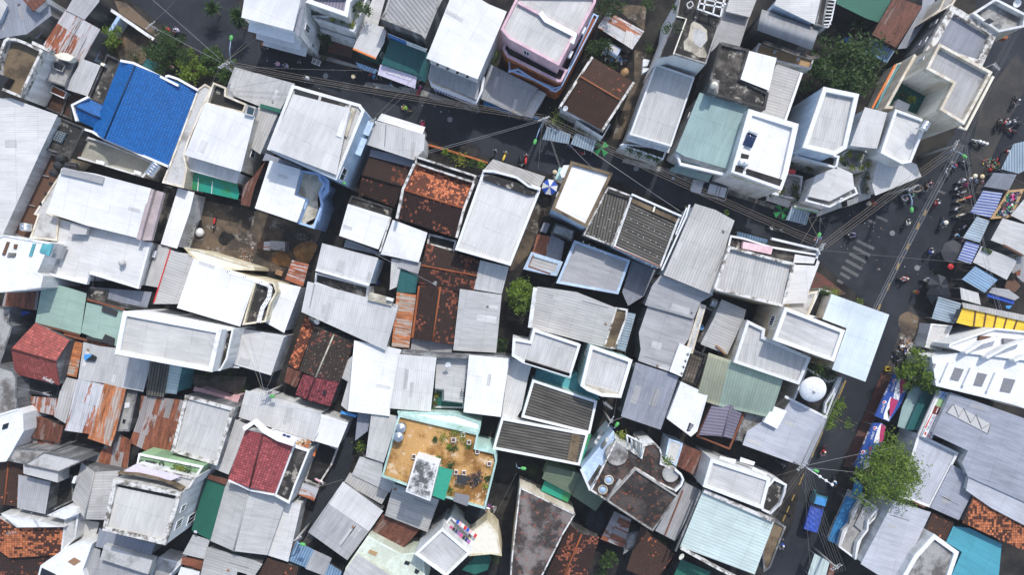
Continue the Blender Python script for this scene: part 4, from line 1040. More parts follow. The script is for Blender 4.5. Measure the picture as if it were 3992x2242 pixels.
h = house('wide white ribbed roof above the plum red tiles', "618,982 808,1040 790,1112 600,1050", 5.4, m='w2', w='w', rib=1, lo=2)
h = house('pure white sheet roof at the alley corner with blue gutter', "808,1042 876,1065 850,1128 790,1110", 5, m='wh', w='w', rib=1)
house('pale grey side roof strip beside the plum red tiles', "590,1055 625,1070 575,1195 525,1175", 5.2, m='lg', w='w', rib=1)
T('12')
h = house('lichen speckled black tile roof with a pale ridge beside the lane', "590,385 985,545 845,955 430,835", 4.6, kind='gab', m='tk', w='wd', rg="785,470 600,905", rise=.9, cap='cst')
h = house('plum red tile roof extension of the lichen speckled roof', "475,870 835,955 745,1195 395,1075", 4.5, kind='gab', m='t5', w='wd', rg="600,900 510,1130", rise=.9)
h.box('skylight', "680,1035 705,1040 698,1078 672,1072", 5.4, 4.8, 'gl')
house('rust orange broken tile lean-to along the lane side of the lichen roof', "500,280 590,380 420,830 325,770 430,480", 3.6, m='to', w='wd', rib=0)
house('glowing rust orange sheet lean-to beside the plum red tiles', "315,800 470,855 400,1010 285,950", 3.3, m='rb', w='wd', rib=1)
T('g')
house('pale lavender blue broad sheet roof beside the plum red tiles', "891,857 1010,880 1005,900 982,1025 980,1048 875,1035", 5.4, m='wh', w='w', rib=0, lo=None)
house('small grey tin edge sheets under the lavender blue roof', "876,905 893,890 875,1035 858,1020 875,960 856,950", 4.4, m='lg', w='w', rib=2)
house('light grey ribbed roof between lavender blue roof and dish roof', "1006,892 1098,900 1083,1037 981,1028", 5.8, m='w2', w='w', rib=1, lo=2)
h = house('grey sheet roof holding a white dish above a green terrace', "1100,888 1180,892 1165,1014 1117,1007 1117,981 1094,978", 5, m='lg', w='w', rib=2)
house('green painted terrace under the dish roof with flower pots', "1095,978 1116,982 1115,1006 1168,1013 1166,1028 1090,1026", 3.4, kind='ter', m='gdk', w='w', ph=.1)
h = house('blank white sheet roof beside the dish roof', "1180,893 1282,902 1260,1050 1166,1038", 6, m='wh', w='w', rib=1, lo=2)
house('white roof strip between blank white sheets and black fibre roof', "1282,902 1340,912 1330,945 1312,1030 1295,1060 1262,1048", 5, m='w2', w='w', rib=1)
house('brown dusty concrete ledge above the row of white sheet roofs', "1010,882 1098,890 1262,895 1290,900 1288,906 1100,900 1006,892", 6.2, kind='ter', m='cst', w='wd', ph=.05)
T('22')
h = house('wide ribbed grey roof with a white side wall beside the leafy alley', "255,-10 650,45 1045,205 915,600 195,405", 6, m='be', w='w', rib=3, lo=3, drop=.6)
h.bar('wall_top', "235,0 180,405", 6.8, .5, .5, 'w')
house('mossy brown ledge terrace beside the wide ribbed grey roof', "1045,200 1165,220 1145,330 1040,620 920,605", 6.2, kind='ter', m='cb_', w='wd', pm='wdp', ph=.3)
house('teal ribbed narrow awning roof along the dark alley', "1150,245 1245,265 1140,645 1050,620", 4.4, m='b2', w='wk', rib=0, ov=.35)
h = house('white stepped parapet house with two level grey roof', "215,415 690,575 585,905 110,760 0,690 10,510 180,540", 8, kind='par', m='lg', w='w', pm='w1', ph=.3, pw=.32, rib=1)
h.bar('front_gutter', "110,745 590,900", 7.9, .5, .4, 'wm'); h.bar('gutter_floor', "130,740 580,880", 8.0, .4, .1, 'ck')
h = house('white rimmed square roof with curved balcony front', "790,580 1210,730 1095,1110 900,1095 760,1040 690,990", 9, kind='par', m='lg', w='wm', pm='w1', ph=.35, pw=.38, rib=1)
h.box('balcony_floor', "745,975 1080,1065 1070,1095 900,1080 780,1030", 8.9, 8.3, 'cst'); h.win(LF, .15, .3, 5.5, 7.5)
house('teal painted inner court with red door between white rimmed roofs', "250,830 590,900 650,850 690,990 850,1060 880,1130 220,940", 3, kind='ter', m='wt', w='wt', ph=.1) 
T('g')
h = house('black fibre cement roof with white ledge, the upper of the stacked two', "1340,956 1502,1010 1484,1092 1312,1050", 6.6, kind='par', m='fc', w='wm', pm='w1', ph=.2, pw=.28, rib=0)
h = house('black fibre cement roof with white ledge, the lower of the stacked two', "1262,1052 1480,1092 1458,1172 1240,1130", 7, kind='par', m='fc', w='w', pm='w1', ph=.2, pw=.28, rib=0)
h.box('gutter', "1440,1086 1462,1090 1448,1172 1425,1165", 6.95, 6.5, 'cb_')
T('22')
T('g')
house('upper blue grey ribbed sheet below the curved cream grey roof', "1662,692 1795,742 1763,760 1745,803 1622,768 1640,720", 6.2, m='gr', w='wd', rib=3, lo=3)
house('middle blue grey ribbed sheet with patched lower edge', "1630,770 1746,805 1738,845 1720,870 1688,938 1605,908 1612,880 1607,838", 5.8, m='gr', w='wd', rib=0)
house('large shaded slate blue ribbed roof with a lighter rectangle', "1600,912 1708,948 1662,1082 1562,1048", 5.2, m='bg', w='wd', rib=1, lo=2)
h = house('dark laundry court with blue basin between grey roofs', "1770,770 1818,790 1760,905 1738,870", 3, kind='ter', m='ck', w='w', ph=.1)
house('white wall strip beside the dark laundry court', "1762,765 1776,770 1742,890 1725,885", 6, kind='ter', m='cl', w='wc', ph=.05)
h = house('white plastered wall with four plus shaped vents', "1710,865 1740,878 1715,948 1685,935", 6.4, kind='ter', m='w1', w='w1', ph=.02)
T('22')
for x, y in ((1768, 672), (1745, 740), (1724, 800), (1706, 865)):
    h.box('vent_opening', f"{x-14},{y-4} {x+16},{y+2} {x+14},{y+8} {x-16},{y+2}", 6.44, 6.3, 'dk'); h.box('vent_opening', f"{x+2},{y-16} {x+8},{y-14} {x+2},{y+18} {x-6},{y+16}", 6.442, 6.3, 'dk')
h = house('white wedge shaped plaster house with one grey window', "1700,950 1970,1075 1860,1447 1800,1500 1560,1320", 6.2, kind='ter', m='w1', w='w1', ph=.02)
h.box('window', "1785,1360 1830,1385 1790,1447 1755,1447", 6.25, 6, 'gl'); h.box('window_pane', "1797,1375 1822,1388 1795,1440 1772,1436", 6.27, 6, 'gry')
h = house('caged brick paved balcony beside the olive sheet roof', "1810,620 1960,680 1850,990 1705,940", 5, kind='ter', m='cpv', w='wk', ph=.5)
m_ = M()
for k in range(6):
    qa, qb = W((1815+26*k, 630+11*k), 5.6), W((1712+26*k, 935+11*k), 5.6); d_ = qb-qa; m_.box((qa+qb)/2, (d_.length, .06, .06), math.atan2(d_.y, d_.x))
for k in range(3):
    qa, qb = W((1810-45*k, 640+130*k), 5.6), W((1955-45*k, 685+130*k), 5.6); d_ = qb-qa; m_.box((qa+qb)/2, (d_.length, .06, .06), math.atan2(d_.y, d_.x))
h.add(m_, 'cage', 'dk')
h = house('warped grey ribbed roof with a wooden log lying on it', "2110,120 2355,225 2330,320 2165,675 1895,570 2040,290", 6, m='be', w='w', rib=0)
h.bar('log', "2055,585 2150,670", 6.25, .25, .22, 'wood')
T('g')
h = house('olive half of the curved green barrel roof', "1752,1004 1783,888 1836,906 1808,1022", 6.0, kind='arch', m='sg', w='wy', rise=.9, rg='q')
h = house('mint half of the curved green barrel roof', "1808,1022 1836,906 1973,948 1938,1052", 6.0, kind='arch', m='s2', w='wy', rise=.9, rg='q')
h = house('bright grey ribbed two level roof with thick white wall tops', "1880,806 1925,828 1922,848 2040,900 2010,968 1846,912", 8, kind='par', m='lg', w='wc', pm='w1', ph=.35, pw=.35, rib=1)
h = house('cream plaster house with barred window and recessed lilac grey roof', "1975,773 2125,832 2098,910 1945,855", 10.5, kind='par', m='lg', w='wc', pm='w1', ph=.4, pw=.4, rib=0)
h.win(LF, .3, .6, 7, 8.6, bars=3)
h = house('large ice blue sheet roof overhanging the street corner', "2092,740 2237,792 2177,961 2093,930 2130,826 2069,803", 8.6, m='lb', w='wc', rib=1, lo=None)
h = house('plant filled front balcony beside the ice blue sheet roof', "2062,725 2095,735 2068,803 2030,795", 6, kind='ter', m='ck', w='w', pm='w1', ph=.5)
h = house('white cream terrace roof between junction corner house and plant filled balcony', "1976,768 2034,738 2058,732 2030,800 1980,775", 7.0, kind='ter', m='cl', w='wc', ph=.1)
h = house('open balcony court that holds the big white dish', "2030,925 2085,960 2118,950 2078,1052 1990,1020", 5.6, kind='ter', m='ck', w='w', pm='w1', ph=.6, pw=.2)
h.bar('railing', "2112,950 2095,990 2078,1015 2075,1040", 6.2, .25, .5, 'w1')
h = house('grey ribbed curbside roof below the big white dish', "1990,1005 2078,1050 2020,1175 1868,1120 1880,1085 1920,1060 1965,1045", 5.4, m='lv', w='w', rib=2, lo=2)
h.bar('eave_channel', "2075,1055 2022,1172", 5.8, .5, .2, 'gi'); h.bar('wall_top', "1975,998 2080,1052", 5.9, .3, .3, 'w1')
h = house('purple grey glazed sheet roof with rusty rimmed gutter', "1795,1010 1870,1030 1842,1105 1758,1095", 5.6, kind='gab', m='pu', w='wd', rg="1840,1020 1818,1098", rise=.6, rib=0)
h.bar('rust_gutter', "1795,1012 1755,1098 1835,1130 1872,1040", 5.2, .3, .25, 'rust'); 
house('grey walled slot with dark window grille beside the purple grey roof', "1875,1040 1925,1050 1905,1100 1868,1110 1850,1108", 5, kind='ter', m='cg', w='wd', ph=.3)
h = boxthing('window_grille', 'black barred white window cage by the mint green barrel roof', 'window cage', "1945,1022 1980,1035 1955,1080 1920,1062", 6.2, 5.5, 'wf')
# ================================================================== lower band
T('03')
house('rough concrete roof with dark slot behind the brick orange ridge tiles', "130,165 530,195 250,335 85,300 0,235", 6, kind='ter', m='cg', w='wd', ph=.1)
h = house('orange brown tile roof with upright orange ridge at the photo edge', "-80,250 250,310 175,760 -80,745", 4.2, kind='gab', m='tb', w='wk', rg="90,300 45,745", rise=.7, rib=0, cap='tcf')
h = house('grey concrete box house beside the orange ridge tile roof', "235,340 440,215 830,300 585,415", 7, kind='ter', m='cl', w='wd', ph=.12, pw=.1)
h.box('front_face', "235,342 585,412 580,520 235,430", 6.6, 4, 'cl')
house('smooth grey lean-to sheet roof below the grey concrete box house', "185,440 508,515 455,838 172,778", 5, m='gr', w='wd', rib=1)
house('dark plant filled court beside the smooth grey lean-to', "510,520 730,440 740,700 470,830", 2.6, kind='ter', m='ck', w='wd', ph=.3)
h = house('grey ribbed gable roof beside the round cornered parapet house', "820,318 1205,400 1050,895 722,690", 4.8, kind='gab', m='be', w='wd', rg="950,415 850,890", rise=1.0, rib=0)
house('small tin kitchen roof with red gas drums under the grey gable', "800,890 1000,920 945,1115 755,1075", 3, m='lg', w='wd', rib=0)
h = house('tall white house with broad recessed cream grey roof and side windows', "1140,490 1825,625 1660,1150 1030,1000", 11.5, kind='par', m='cw', w='w', pm='wdp', ph=.5, pw=.45, rib=1)
h.box('gutter', "1180,535 1765,650 1755,685 1170,560", 11.02, 10.8, 'ck')
h.win(RT, .2, .38, 8, 10, bars=2); h.win(RT, .55, .68, 8.6, 10); h.win(RT, .1, .3, 3.5, 6)
h = house('rounded front balcony with lilac sheet and green parapet wall', "1190,420 1370,335 1960,480 1900,580 1830,600 1690,520", 10.4, kind='ter', m='cl', w='w', pm='wdp', ph=.3)
h.bar('arched_parapet', "1185,425 1380,435 1580,480 1720,530 1830,590", 11.2, .3, .9, 'cb_'); h.sheet('canopy', "1370,335 1560,390 1820,455 1720,500 1560,465 1225,420", 10.9, 'lil', rib=0)
h = house('green walled terrace with two black rings and shrubs', "1395,230 2040,360 1970,470 1900,440 1375,330", 8.6, kind='ter', m='wg', w='wg', pm='w1', ph=.3)
for x, y in ((1422, 318), (1625, 335)):
    m_ = M(); c_ = W((x, y), 8.7)
    for k in range(14):
        a_, b_ = k*2*math.pi/14, (k+1)*2*math.pi/14
        m_.tube([c_+Vector((.27*math.cos(a_), .27*math.sin(a_), 0)), c_+Vector((.27*math.cos(b_), .27*math.sin(b_), 0))], .07, 6, caps=False)
    h.add(m_, 'wall_ring', 'bk')
h.box('window', "1455,300 1562,318 1555,345 1450,335", 8.72, 8.3, 'gl')
house('white triangle plaster wall over the mottled orange tiles', "8,832 170,970 650,968 320,900", 5.8, kind='ter', m='w1', w='w', ph=.03)
house('sunlit white plaster block next to the mottled orange tiles', "480,848 650,765 770,780 790,835 650,890", 6, kind='ter', m='w1', w='w', ph=.03)
house('white side wall house with brown door behind the tin kitchen roof', "650,892 790,840 760,1080 610,1225 640,970", 5, kind='ter', m='cl', w='w', ph=.05)
h = house('mottled orange and black tile roof at the photo edge', "-60,850 160,975 650,970 610,1245 95,1280 -60,1170", 4.8, m='tc', w='w', rib=1)
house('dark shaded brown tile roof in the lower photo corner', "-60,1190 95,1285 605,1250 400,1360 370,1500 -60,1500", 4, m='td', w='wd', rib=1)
h = house('white plaster wall house with orange grille square at the photo bottom', "410,1355 690,1160 820,1115 925,1140 830,1400 860,1500 370,1500", 6, kind='ter', m='w1', w='w1', ph=.03)
h.box('brick_grille', "678,1318 742,1275 812,1312 745,1358", 6.05, 5.8, 'wood'); h.box('window', "420,1380 560,1447 560,1500 390,1500", 6.05, 5.5, 'gl')
h = house('grey shaded roof beneath the tall white cream roofed house', "1050,1010 1560,1140 1500,1285 960,1165 1000,980", 5.4, m='dg', w='wd', rib=1)
h = house('grey flat roof with long box dormer at the photo bottom', "940,1175 1010,1200 1000,1280 1490,1440 1480,1500 850,1500 835,1405", 5, m='gr', w='wd', rib=1)
h.box('roof_dormer', "1050,1145 1535,1300 1490,1445 1005,1290", 6.2, 4.8, 'cl')
house('white low terrace with a dark puddle beside the long box dormer', "1600,1270 1830,1330 1720,1447 1690,1500 1490,1500 1530,1400", 3.4, kind='ter', m='cl', w='w', ph=.05)
h = house('dark green sheet roof between tall white house and grey gable', "2070,480 2270,550 2115,1100 1925,1000", 4.6, m='gd', w='wd', rib=1)
house('pale ribbed tin roof below the dark green sheet roof', "1940,1045 2110,1100 2050,1290 1835,1240", 4.4, m='lg', w='wd', rib=0)
house('rust strip awning above the dark green sheet roof', "2070,430 2290,490 2270,545 2065,475", 5, m='rb', w='wd', rib=1, ov=.3)
house('rusty junk filled narrow roof near the photo bottom', "1835,1255 2045,1300 2020,1400 1820,1340", 3.6, m='rp', w='wk', rib=0)
house('white corrugated corner roof cut by the photo bottom', "1820,1370 2010,1420 1990,1500 1770,1500", 4, m='wh', w='wd', rib=1)
h = house('grey ribbed wide roof crossing the photo bottom', "2080,1165 2574,1310 2640,1340 2520,1520 2000,1520", 4.6, m='be', w='wd', rib=0)
T('g')
h = house('two slope grey and silver ribbed gable roof below the plum red tiles', "570,1212 722,1255 672,1398 529,1362", 4.8, kind='gab', m='lg', w='w', rg="625,1238 588,1388", rise=1.3)
h = house('silver ribbed lean-to attached to the two slope gable roof', "715,1262 758,1270 725,1415 672,1398", 4, m='w2', w='w', rib=0)
h = house('plum red clay tile roof with white crest', "618,1082 737,1120 691,1243 573,1207", 7, kind='gab', m='tr', w='w', rg="662,1092 628,1228", rise=.7)
h.bar('crest', "612,1080 640,1062 665,1085 700,1105 740,1118", 8.2, .6, .8, 'w1'); h.bar('eave', "574,1210 600,1220 628,1234 690,1246", 7.2, .25, .3, 'w1')
h = house('dark mould covered flat ledge beside the plum red clay tiles', "738,1122 778,1135 742,1225 727,1268 690,1248", 6.6, kind='ter', m='cd', w='w', pm='w1', ph=.3)
house('white porch roof with brick bits above the dark mould ledge', "665,1085 760,1060 800,1090 790,1105 745,1118", 5.4, kind='ter', m='w1', w='w', ph=.1)
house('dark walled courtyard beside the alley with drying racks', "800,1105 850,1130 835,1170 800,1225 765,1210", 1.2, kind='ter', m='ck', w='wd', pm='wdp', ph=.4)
house('rust stained pale tin sheet over the alley gate', "762,1215 802,1230 790,1262 750,1245", 3, m='lr', w='wd', rib=0)
h = house('terracotta roof garden terrace with mint walls and potted plants', "1003,1045 1203,1092 1196,1128 1246,1140 1250,1160 1220,1282 1127,1255 1020,1222 960,1200", 9, kind='ter', m='cor', w='wm', pm='wm', ph=.45, pw=.2)
h.box('stair_tower', "1046,1150 1105,1168 1082,1262 1020,1238", 11.6, 8.5, 'w1'); h.box('tower_roof', "1050,1154 1101,1170 1080,1257 1025,1236", 11.64, 11.5, 'cwt')
h.sheet('shade_net', "1105,1174 1140,1184 1118,1260 1088,1248", 10.4, 'tgrn', rib=1, t=.02)
h.sheet('shade_net', "1145,1240 1182,1248 1176,1275 1140,1262", 9.7, 'gry', rib=1, t=.02); h.sheet('shade_net', "1150,1195 1180,1200 1172,1222 1148,1215", 9.6, 'dk', rib=1, t=.02)
h = house('pale ribbed roof beside the terracotta roof garden', "935,1035 1003,1048 965,1165 920,1150", 5, m='lg', w='w', rib=1)
house('dark glass lean-to by the alley opposite the terracotta garden', "900,1040 935,1035 925,1085 893,1110", 3.4, m='dg', w='wk', rib=1)
house('white mint wall ledge above the terracotta garden', "1000,1035 1145,1042 1210,1065 1205,1092 1003,1047", 6, kind='ter', m='w1', w='wm', ph=.1)
house('pale grey ribbed roof below the terracotta garden, beside junk', "905,1150 963,1165 960,1200 995,1215 980,1240 885,1195", 4.6, m='lg', w='wd', rib=2)
house('weathered grey ribbed slope above the two tone roof', "880,1190 980,1235 960,1270 865,1215", 4.4, m='be', w='wd', rib=1)
h = house('two tone pale and slate grey smooth roof leaning over the alley', "863,1213 964,1287 928,1338 825,1267", 5.6, m='w2', w='wd', rib=1)
h = house('slate grey smooth lower half beside the pale two tone roof', "825,1267 928,1338 874,1411 775,1340", 5.6, m='gr', w='wd', rib=1)
h = house('grey ribbed roof partly under the terracotta garden tower', "990,1218 1105,1258 1075,1340 968,1298", 5, m='be', w='wd', rib=0, lo=2)
house('rust brown sagging sheet roof between grey ribbed and mint white roofs', "962,1295 1060,1330 1000,1395 930,1350", 4, m='rb', w='wk', rib=1)
h = house('mint white plaster house with grey sheet roof at the photo bottom', "925,1350 1010,1395 1065,1390 1070,1480 860,1480 870,1430", 6.4, kind='ter', m='wl', w='wl', ph=.05)
h.sheet('roof', "900,1395 985,1450 980,1490 850,1490 866,1440", 6.9, 'lg', rib=0); h.box('window', "930,1384 950,1392 945,1400 926,1392", 6.45, 6.2, 'tan')
h.box('window', "1020,1412 1032,1416 1028,1424 1016,1420", 6.45, 6.2, 'gl'); h.box('window', "1045,1432 1056,1438 1050,1446 1042,1442", 6.45, 6.2, 'gl')
h = house('white house with bluish ribbed roof and laundry balcony', "1112,1330 1184,1392 1122,1452 1043,1395", 9, kind='par', m='lg', w='w', pm='w1', ph=.25, pw=.3, rib=0)
house('laundry balcony strip with colourful clothes', "1112,1328 1135,1300 1190,1355 1184,1392", 6, kind='ter', m='cl', w='w', pm='w1', ph=.5)
house('cream plaster peak house with green glass skylight', "1180,1345 1225,1310 1252,1345 1262,1400 1235,1395 1180,1400", 6, kind='ter', m='cream', w='wy', ph=.05)
house('blue striped awning roof at the alley corner', "745,1362 790,1385 770,1430 726,1412", 3, m='b3', w='wk', rib=1, ov=.3)
house('grey sheet awning roof attached to the blue striped awning roof', "790,1385 835,1405 815,1450 768,1432", 3.2, m='gr', w='wk', rib=1, ov=.3)
house('brown tile roof with yellow eave crossing the photo bottom', "672,1405 750,1430 740,1470 640,1470", 3.6, m='tb', w='wk', rib=1)
house('striped blue tin roof scrap at the photo bottom', "818,1412 860,1440 850,1470 800,1470", 3, m='b3', w='wk', rib=1)
T('23')
h = house('bluish white curving house wall beside the round terrace', "1020,0 1040,50 790,600 700,380", 8, kind='ter', m='wb', w='wb', ph=.05, pw=.1)
h.box('wall_recess', "880,340 905,360 790,560 765,520", 8.05, 7.6, 'cd'); h.bar('wall_top', "695,390 785,600", 8.3, .25, .4, 'w1')
h.box('cornice_block', "950,60 985,75 920,175 895,150", 8.3, 8, 'cwt'); h.box('cornice_block', "895,0 925,12 850,140 825,120", 8.3, 8, 'cwt')
h = house('blackened terrace with round edged bays and porthole skylights', "1045,90 1160,170 1300,265 1330,140 1430,125 1490,175 1510,240 1500,330 1640,390 1720,460 1720,520 1650,610 1540,560 1240,380 940,695 790,600", 8.6, kind='ter', m='c8', w='w', pm='wdp', ph=.25, pw=.16)
for x, y in ((973, 492), (912, 590)):
    m_ = M(); c_ = W((x, y), 8.35); m_.lathe([(.45, 0), (.6, 0), (.6, .18), (.45, .18), (.45, 0)], 20, c_); h.add(m_, 'porthole_rim', 'cst')
    m_ = M(); m_.lathe([(0, .05), (.45, .05), (.45, 0)], 20, c_+Vector((0, 0, .01))); h.add(m_, 'porthole_glass', 'lblu')
m_ = M(); c_ = W((1050, 230), 8.36); m_.lathe([(0, .22), (1.28, .22), (1.4, .3), (1.4, -.1)], 28, c_); h.add(m_, 'round_bay', 'cg')
m_ = M(); c_ = W((1590, 430), 8.36); m_.lathe([(0, .22), (.9, .22), (1.0, .3), (1.0, -.1)], 24, c_); h.add(m_, 'round_bay', 'cg')
h.bar('curved_parapet', "1640,390 1700,440 1722,490 1700,550 1640,610", 9, .25, .7, 'w1')
m_ = M()
for k in range(4):
    a_, b_ = (1155+45*k, 45+15*k), (1165+42*k, 150+30*k); qa, qb = W(a_, 9.6), W(b_, 8.8); m_.tube([qa, (qa+qb)/2, qb], .13, 4)
m_.tube([W((1150, 40), 9.6), W((1320, 130), 9.6)], .12, 4); m_.tube([W((1320, 130), 9.6), W((1290, 260), 8.8)], .12, 4); h.add(m_, 'pergola', 'w')
h = house('orange speckled dark flat roof with stone rims', "1240,378 1670,660 1415,1010 945,700", 8.9, kind='ter', m='c8', w='wd', pm='cg', ph=.3, pw=.18)
h.bar('kerb', "1090,490 960,700", 9.2, .3, .3, 'cg')
h = house('curved grey tin roof with brown beam beside the mint green ribbed roof', "1740,520 1905,600 1640,1110 1440,1005", 5.4, m='gr', w='wd', rib=1)
h.bar('beam', "1720,600 1540,1050", 5.6, .15, .1, 'rust')
house('sage green two slope canvas roof over a dark court', "355,345 690,430 600,640 300,480", 4.4, m='og', w='wg', rib=0)
house('darker sage green sheet roof joined to the canvas roof', "690,430 925,695 840,810 600,650", 4.2, m='og', w='wg', rib=1)
house('emerald corrugated awning roof beside the sage canvas roof', "330,500 600,635 560,720 290,600", 3.4, m='pg', w='wk', rib=1, ov=.3)
house('long orange mould blotched dark flat roof by the alley wall', "80,570 635,840 520,1030 310,1447 280,1520 -20,1520 0,1250", 6.6, kind='ter', m='c9', w='wc', pm='wdp', ph=.15, pw=.14)
house('orange flecked dark tile roof with centre ridge at the photo bottom', "580,940 880,1070 740,1520 310,1520", 4, kind='gab', m='t2', w='wk', rg="700,1040 500,1520", rise=.8, cap='tcf')
house('dark tile roof with few orange flecks at the photo bottom', "1300,960 1640,1240 1440,1520 1150,1400 1180,1300", 4, m='tb', w='wk', rib=1)
house('junk patched tin roof with white and rust sheets in the dark court', "1030,810 1200,890 1130,1180 890,1090", 3, m='rp', w='wk', rib=0)
house('grey box top with pipe beside the junk patched tin roof', "1170,1030 1290,1010 1240,1160 1120,1240", 3.2, kind='ter', m='cg', w='wd', ph=.1)
h = house('mint ribbed large roof with rough white ridge wall', "1915,615 2640,905 2440,1447 1690,1165", 7, m='mt', w='wd', rib=0, lo=2)
h.bar('wall_top', "1900,600 1645,1215", 7.3, .2, .4, 'wd'); h.bar('ridge_wall', "1930,605 2640,910", 7.9, .45, .7, 'wdp'); h.bar('ridge_wall', "1700,1180 2080,1390 2300,1500", 7.2, .35, .6, 'wdp')
h = house('white rimmed curved grey roof beside the street corner with round balcony', "2000,280 2600,480 2520,790 1920,560", 8.4, kind='par', m='lg', w='w', pm='w1', ph=.3, pw=.4, rib=0)
for q in ("2090,255 2255,290 2240,330 2085,290", "2300,265 2445,315 2430,350 2290,310", "2420,360 2570,430 2555,470 2410,400"): h.box('canopy', q, 5.5, 5.3, 'w1')
T('33')
h = house('round white balcony bay at the street end of the curved grey roof', "-60,620 60,480 190,540 170,640 130,740 30,840 -60,800", 7.6, kind='ter', m='cd', w='w', pm='w1', ph=.5, pw=.22)
h = house('mouldy ledge strip along the street beside the mint ribbed roof', "60,900 180,965 20,1380 -40,1420 -60,1200", 5.6, kind='ter', m='cb_', w='wd', ph=.2)
T('23')
house('rust red corrugated small roof behind the curved grey rim roof', "1720,130 1940,225 1830,445 1650,350", 4, m='rb', w='wd', rib=1)
house('pale blue terrace slab behind the rust red corrugated roof', "1580,80 1720,125 1650,355 1540,280", 4.4, kind='ter', m='cl', w='wb', ph=.1)
house('grey sloping side roof beside the rust red corrugated roof', "1945,230 2000,280 1920,560 1850,510", 5, m='dg', w='wd', rib=1)
house('dark green sheet awning roof at the photo bottom below the mint roof', "1700,1290 2000,1420 1960,1520 1600,1520", 3.4, m='gd', w='wk', rib=1)
house('green sheet strip roof beside the lower fibre cement roof', "725,20 800,40 695,330 650,325", 5.5, m='pg', w='wg', rib=0)
# ---- east side of the main street
T('32')
h = house('white sail roofed tower block with square skylights', "1650,700 1990,650 2620,745 2620,1230 2480,1180 1690,990", 7, kind='ter', m='w1', w='w1', ph=.02)
for q in ("1880,805 1970,825 1915,945 1830,925", "2110,855 2205,875 2150,1000 2065,985", "2375,910 2490,930 2435,1065 2330,1045"): h.box('skylight', q, 7.05, 6.9, 'gry')
h.box('window', "1660,765 1690,770 1675,815 1650,810", 7.04, 6.9, 'gry')
for q in ("1820,755 1835,760 1755,945 1740,940", "2040,810 2062,815 1980,1000 1960,990", "2290,855 2315,860 2225,1055 2205,1050"): h.box('fin', q, 7.4, 6.9, 'w1')
h = house('white curved fin roof bays beside the yellow tarpaulin roof', "2130,460 2280,410 2640,445 2640,740 1990,660 1820,600 1830,570", 7.4, kind='ter', m='w1', w='w1', ph=.4)
for q in ("1990,660 2150,560 2360,500", "2200,710 2400,600 2600,525", "2480,740 2600,690"): h.bar('fin', q, 8.4, .3, 1.3, 'w1')
h.box('roof_opening', "2130,485 2250,495 2120,555", 7.43, 7.0, 'brn'); h.box('roof_opening', "2370,510 2520,525 2375,590", 7.43, 7.0, 'gry')
h = house('yellow tarpaulin covered roof with timber battens', "1960,200 2640,350 2640,440 2240,405 2035,390 1895,355", 5, m='ye', w='wd', rib=0)
for x in range(5): h.bar('batten', f"{2090+x*105},{235+x*22} {2070+x*100},{400+x*8}", 5.1, .16, .1, 'brn')
h.sheet('tin_sheet', "1950,150 2640,290 2640,355 1965,205", 5.3, 'be', rib=1)
house('white walled lane house with black gate opening below the striped awning', "1640,365 1855,385 1740,645 1580,600", 3.2, kind='ter', m='cl', w='w', ph=.1)
T('32')
a = awning('worn blue and white striped street awning beside the rubble', "1715,92 1945,160 1870,365 1645,312", 3, m='b2', rib=0, lo=3)
a = awning('white clear ribbed awning above the worn striped awning', "1930,0 2115,55 2140,175 1945,120", 3.2, m='w2', rib=1, lo=3)
h = house('teal sheet narrow roof beside the food sign', "1570,1000 1720,985 1740,1040 1530,1440 1385,1430", 3.8, m='tl', w='wt', rib=1)
house('green grey curved old awning sheet between blue drink canopy and teal roof', "1440,1010 1570,1000 1390,1430 1300,1400 1350,1200", 3.4, m='gp', w='wk', rib=1, ov=.3)
T('g')
h = house('wide slate blue ribbed warehouse roof with white truss bay', "2392,988 2590,1058 2590,1270 2435,1200 2420,1165 2435,1135 2345,1092", 6.2, m='bg', w='w', rib=0, lo=None)
h.box('truss_bay', "2400,1017 2493,1068 2485,1092 2382,1038", 6.3, 5.8, 'w2'); h.bar('truss', "2382,1038 2400,1017 2412,1050 2425,1028 2442,1065 2456,1044 2470,1080 2493,1066 2485,1092", 6.36, .07, .06, 'wd')
h = house('sunlit slate blue warehouse annexe with white eave', "2438,1195 2590,1270 2590,1330 2495,1280 2430,1235", 6, m='lv', w='w', rib=0)
h = house('lavender smooth roof behind the large street tree', "2310,1092 2412,1140 2340,1278 2262,1250", 4.8, kind='par', m='lv', w='w', pm='w1', ph=.15, pw=.3, rib=1)
house('grey panel roof with four pale sheets beside the orange tile roof', "2395,1170 2465,1205 2412,1310 2340,1278", 5, m='bg', w='wd', rib=0)
h = house('orange clay tile roof beside the turquoise sheet roof', "2460,1225 2590,1295 2590,1388 2560,1380 2422,1316", 5.6, m='tc', w='wd', rib=1)
house('dark patched tile roof with tin bits between grey panels and orange tiles', "2345,1290 2400,1315 2375,1380 2325,1350", 4.2, m='tb', w='wd', rib=1)
h = house('turquoise sheet roof below the orange clay tiles', "2398,1325 2440,1330 2520,1370 2510,1480 2380,1480 2420,1390 2380,1365", 4.4, m='cy', w='wt', rib=1)
h = house('pale grey ribbed roof behind the curved shopfront parapet', "2248,1262 2342,1290 2290,1400 2260,1480 2165,1420", 6, m='lv', w='w', rib=0, lo=None)
h = house('white concrete roof strip and recessed grey slab at the photo bottom', "2350,1345 2412,1390 2385,1470 2260,1470 2300,1400", 7.4, kind='par', m='cg', w='w', pm='w1', ph=.3, pw=.5, rib=1)
T('33')
h = house('white curvy parapet shopfront with barred gallery above blue awning', "935,660 1110,780 1080,880 1000,960 940,1090 880,1295 715,1170 780,1000 850,860", 4.0, kind='ter', m='cg', w='w', pm='w1', ph=.4, pw=.2)
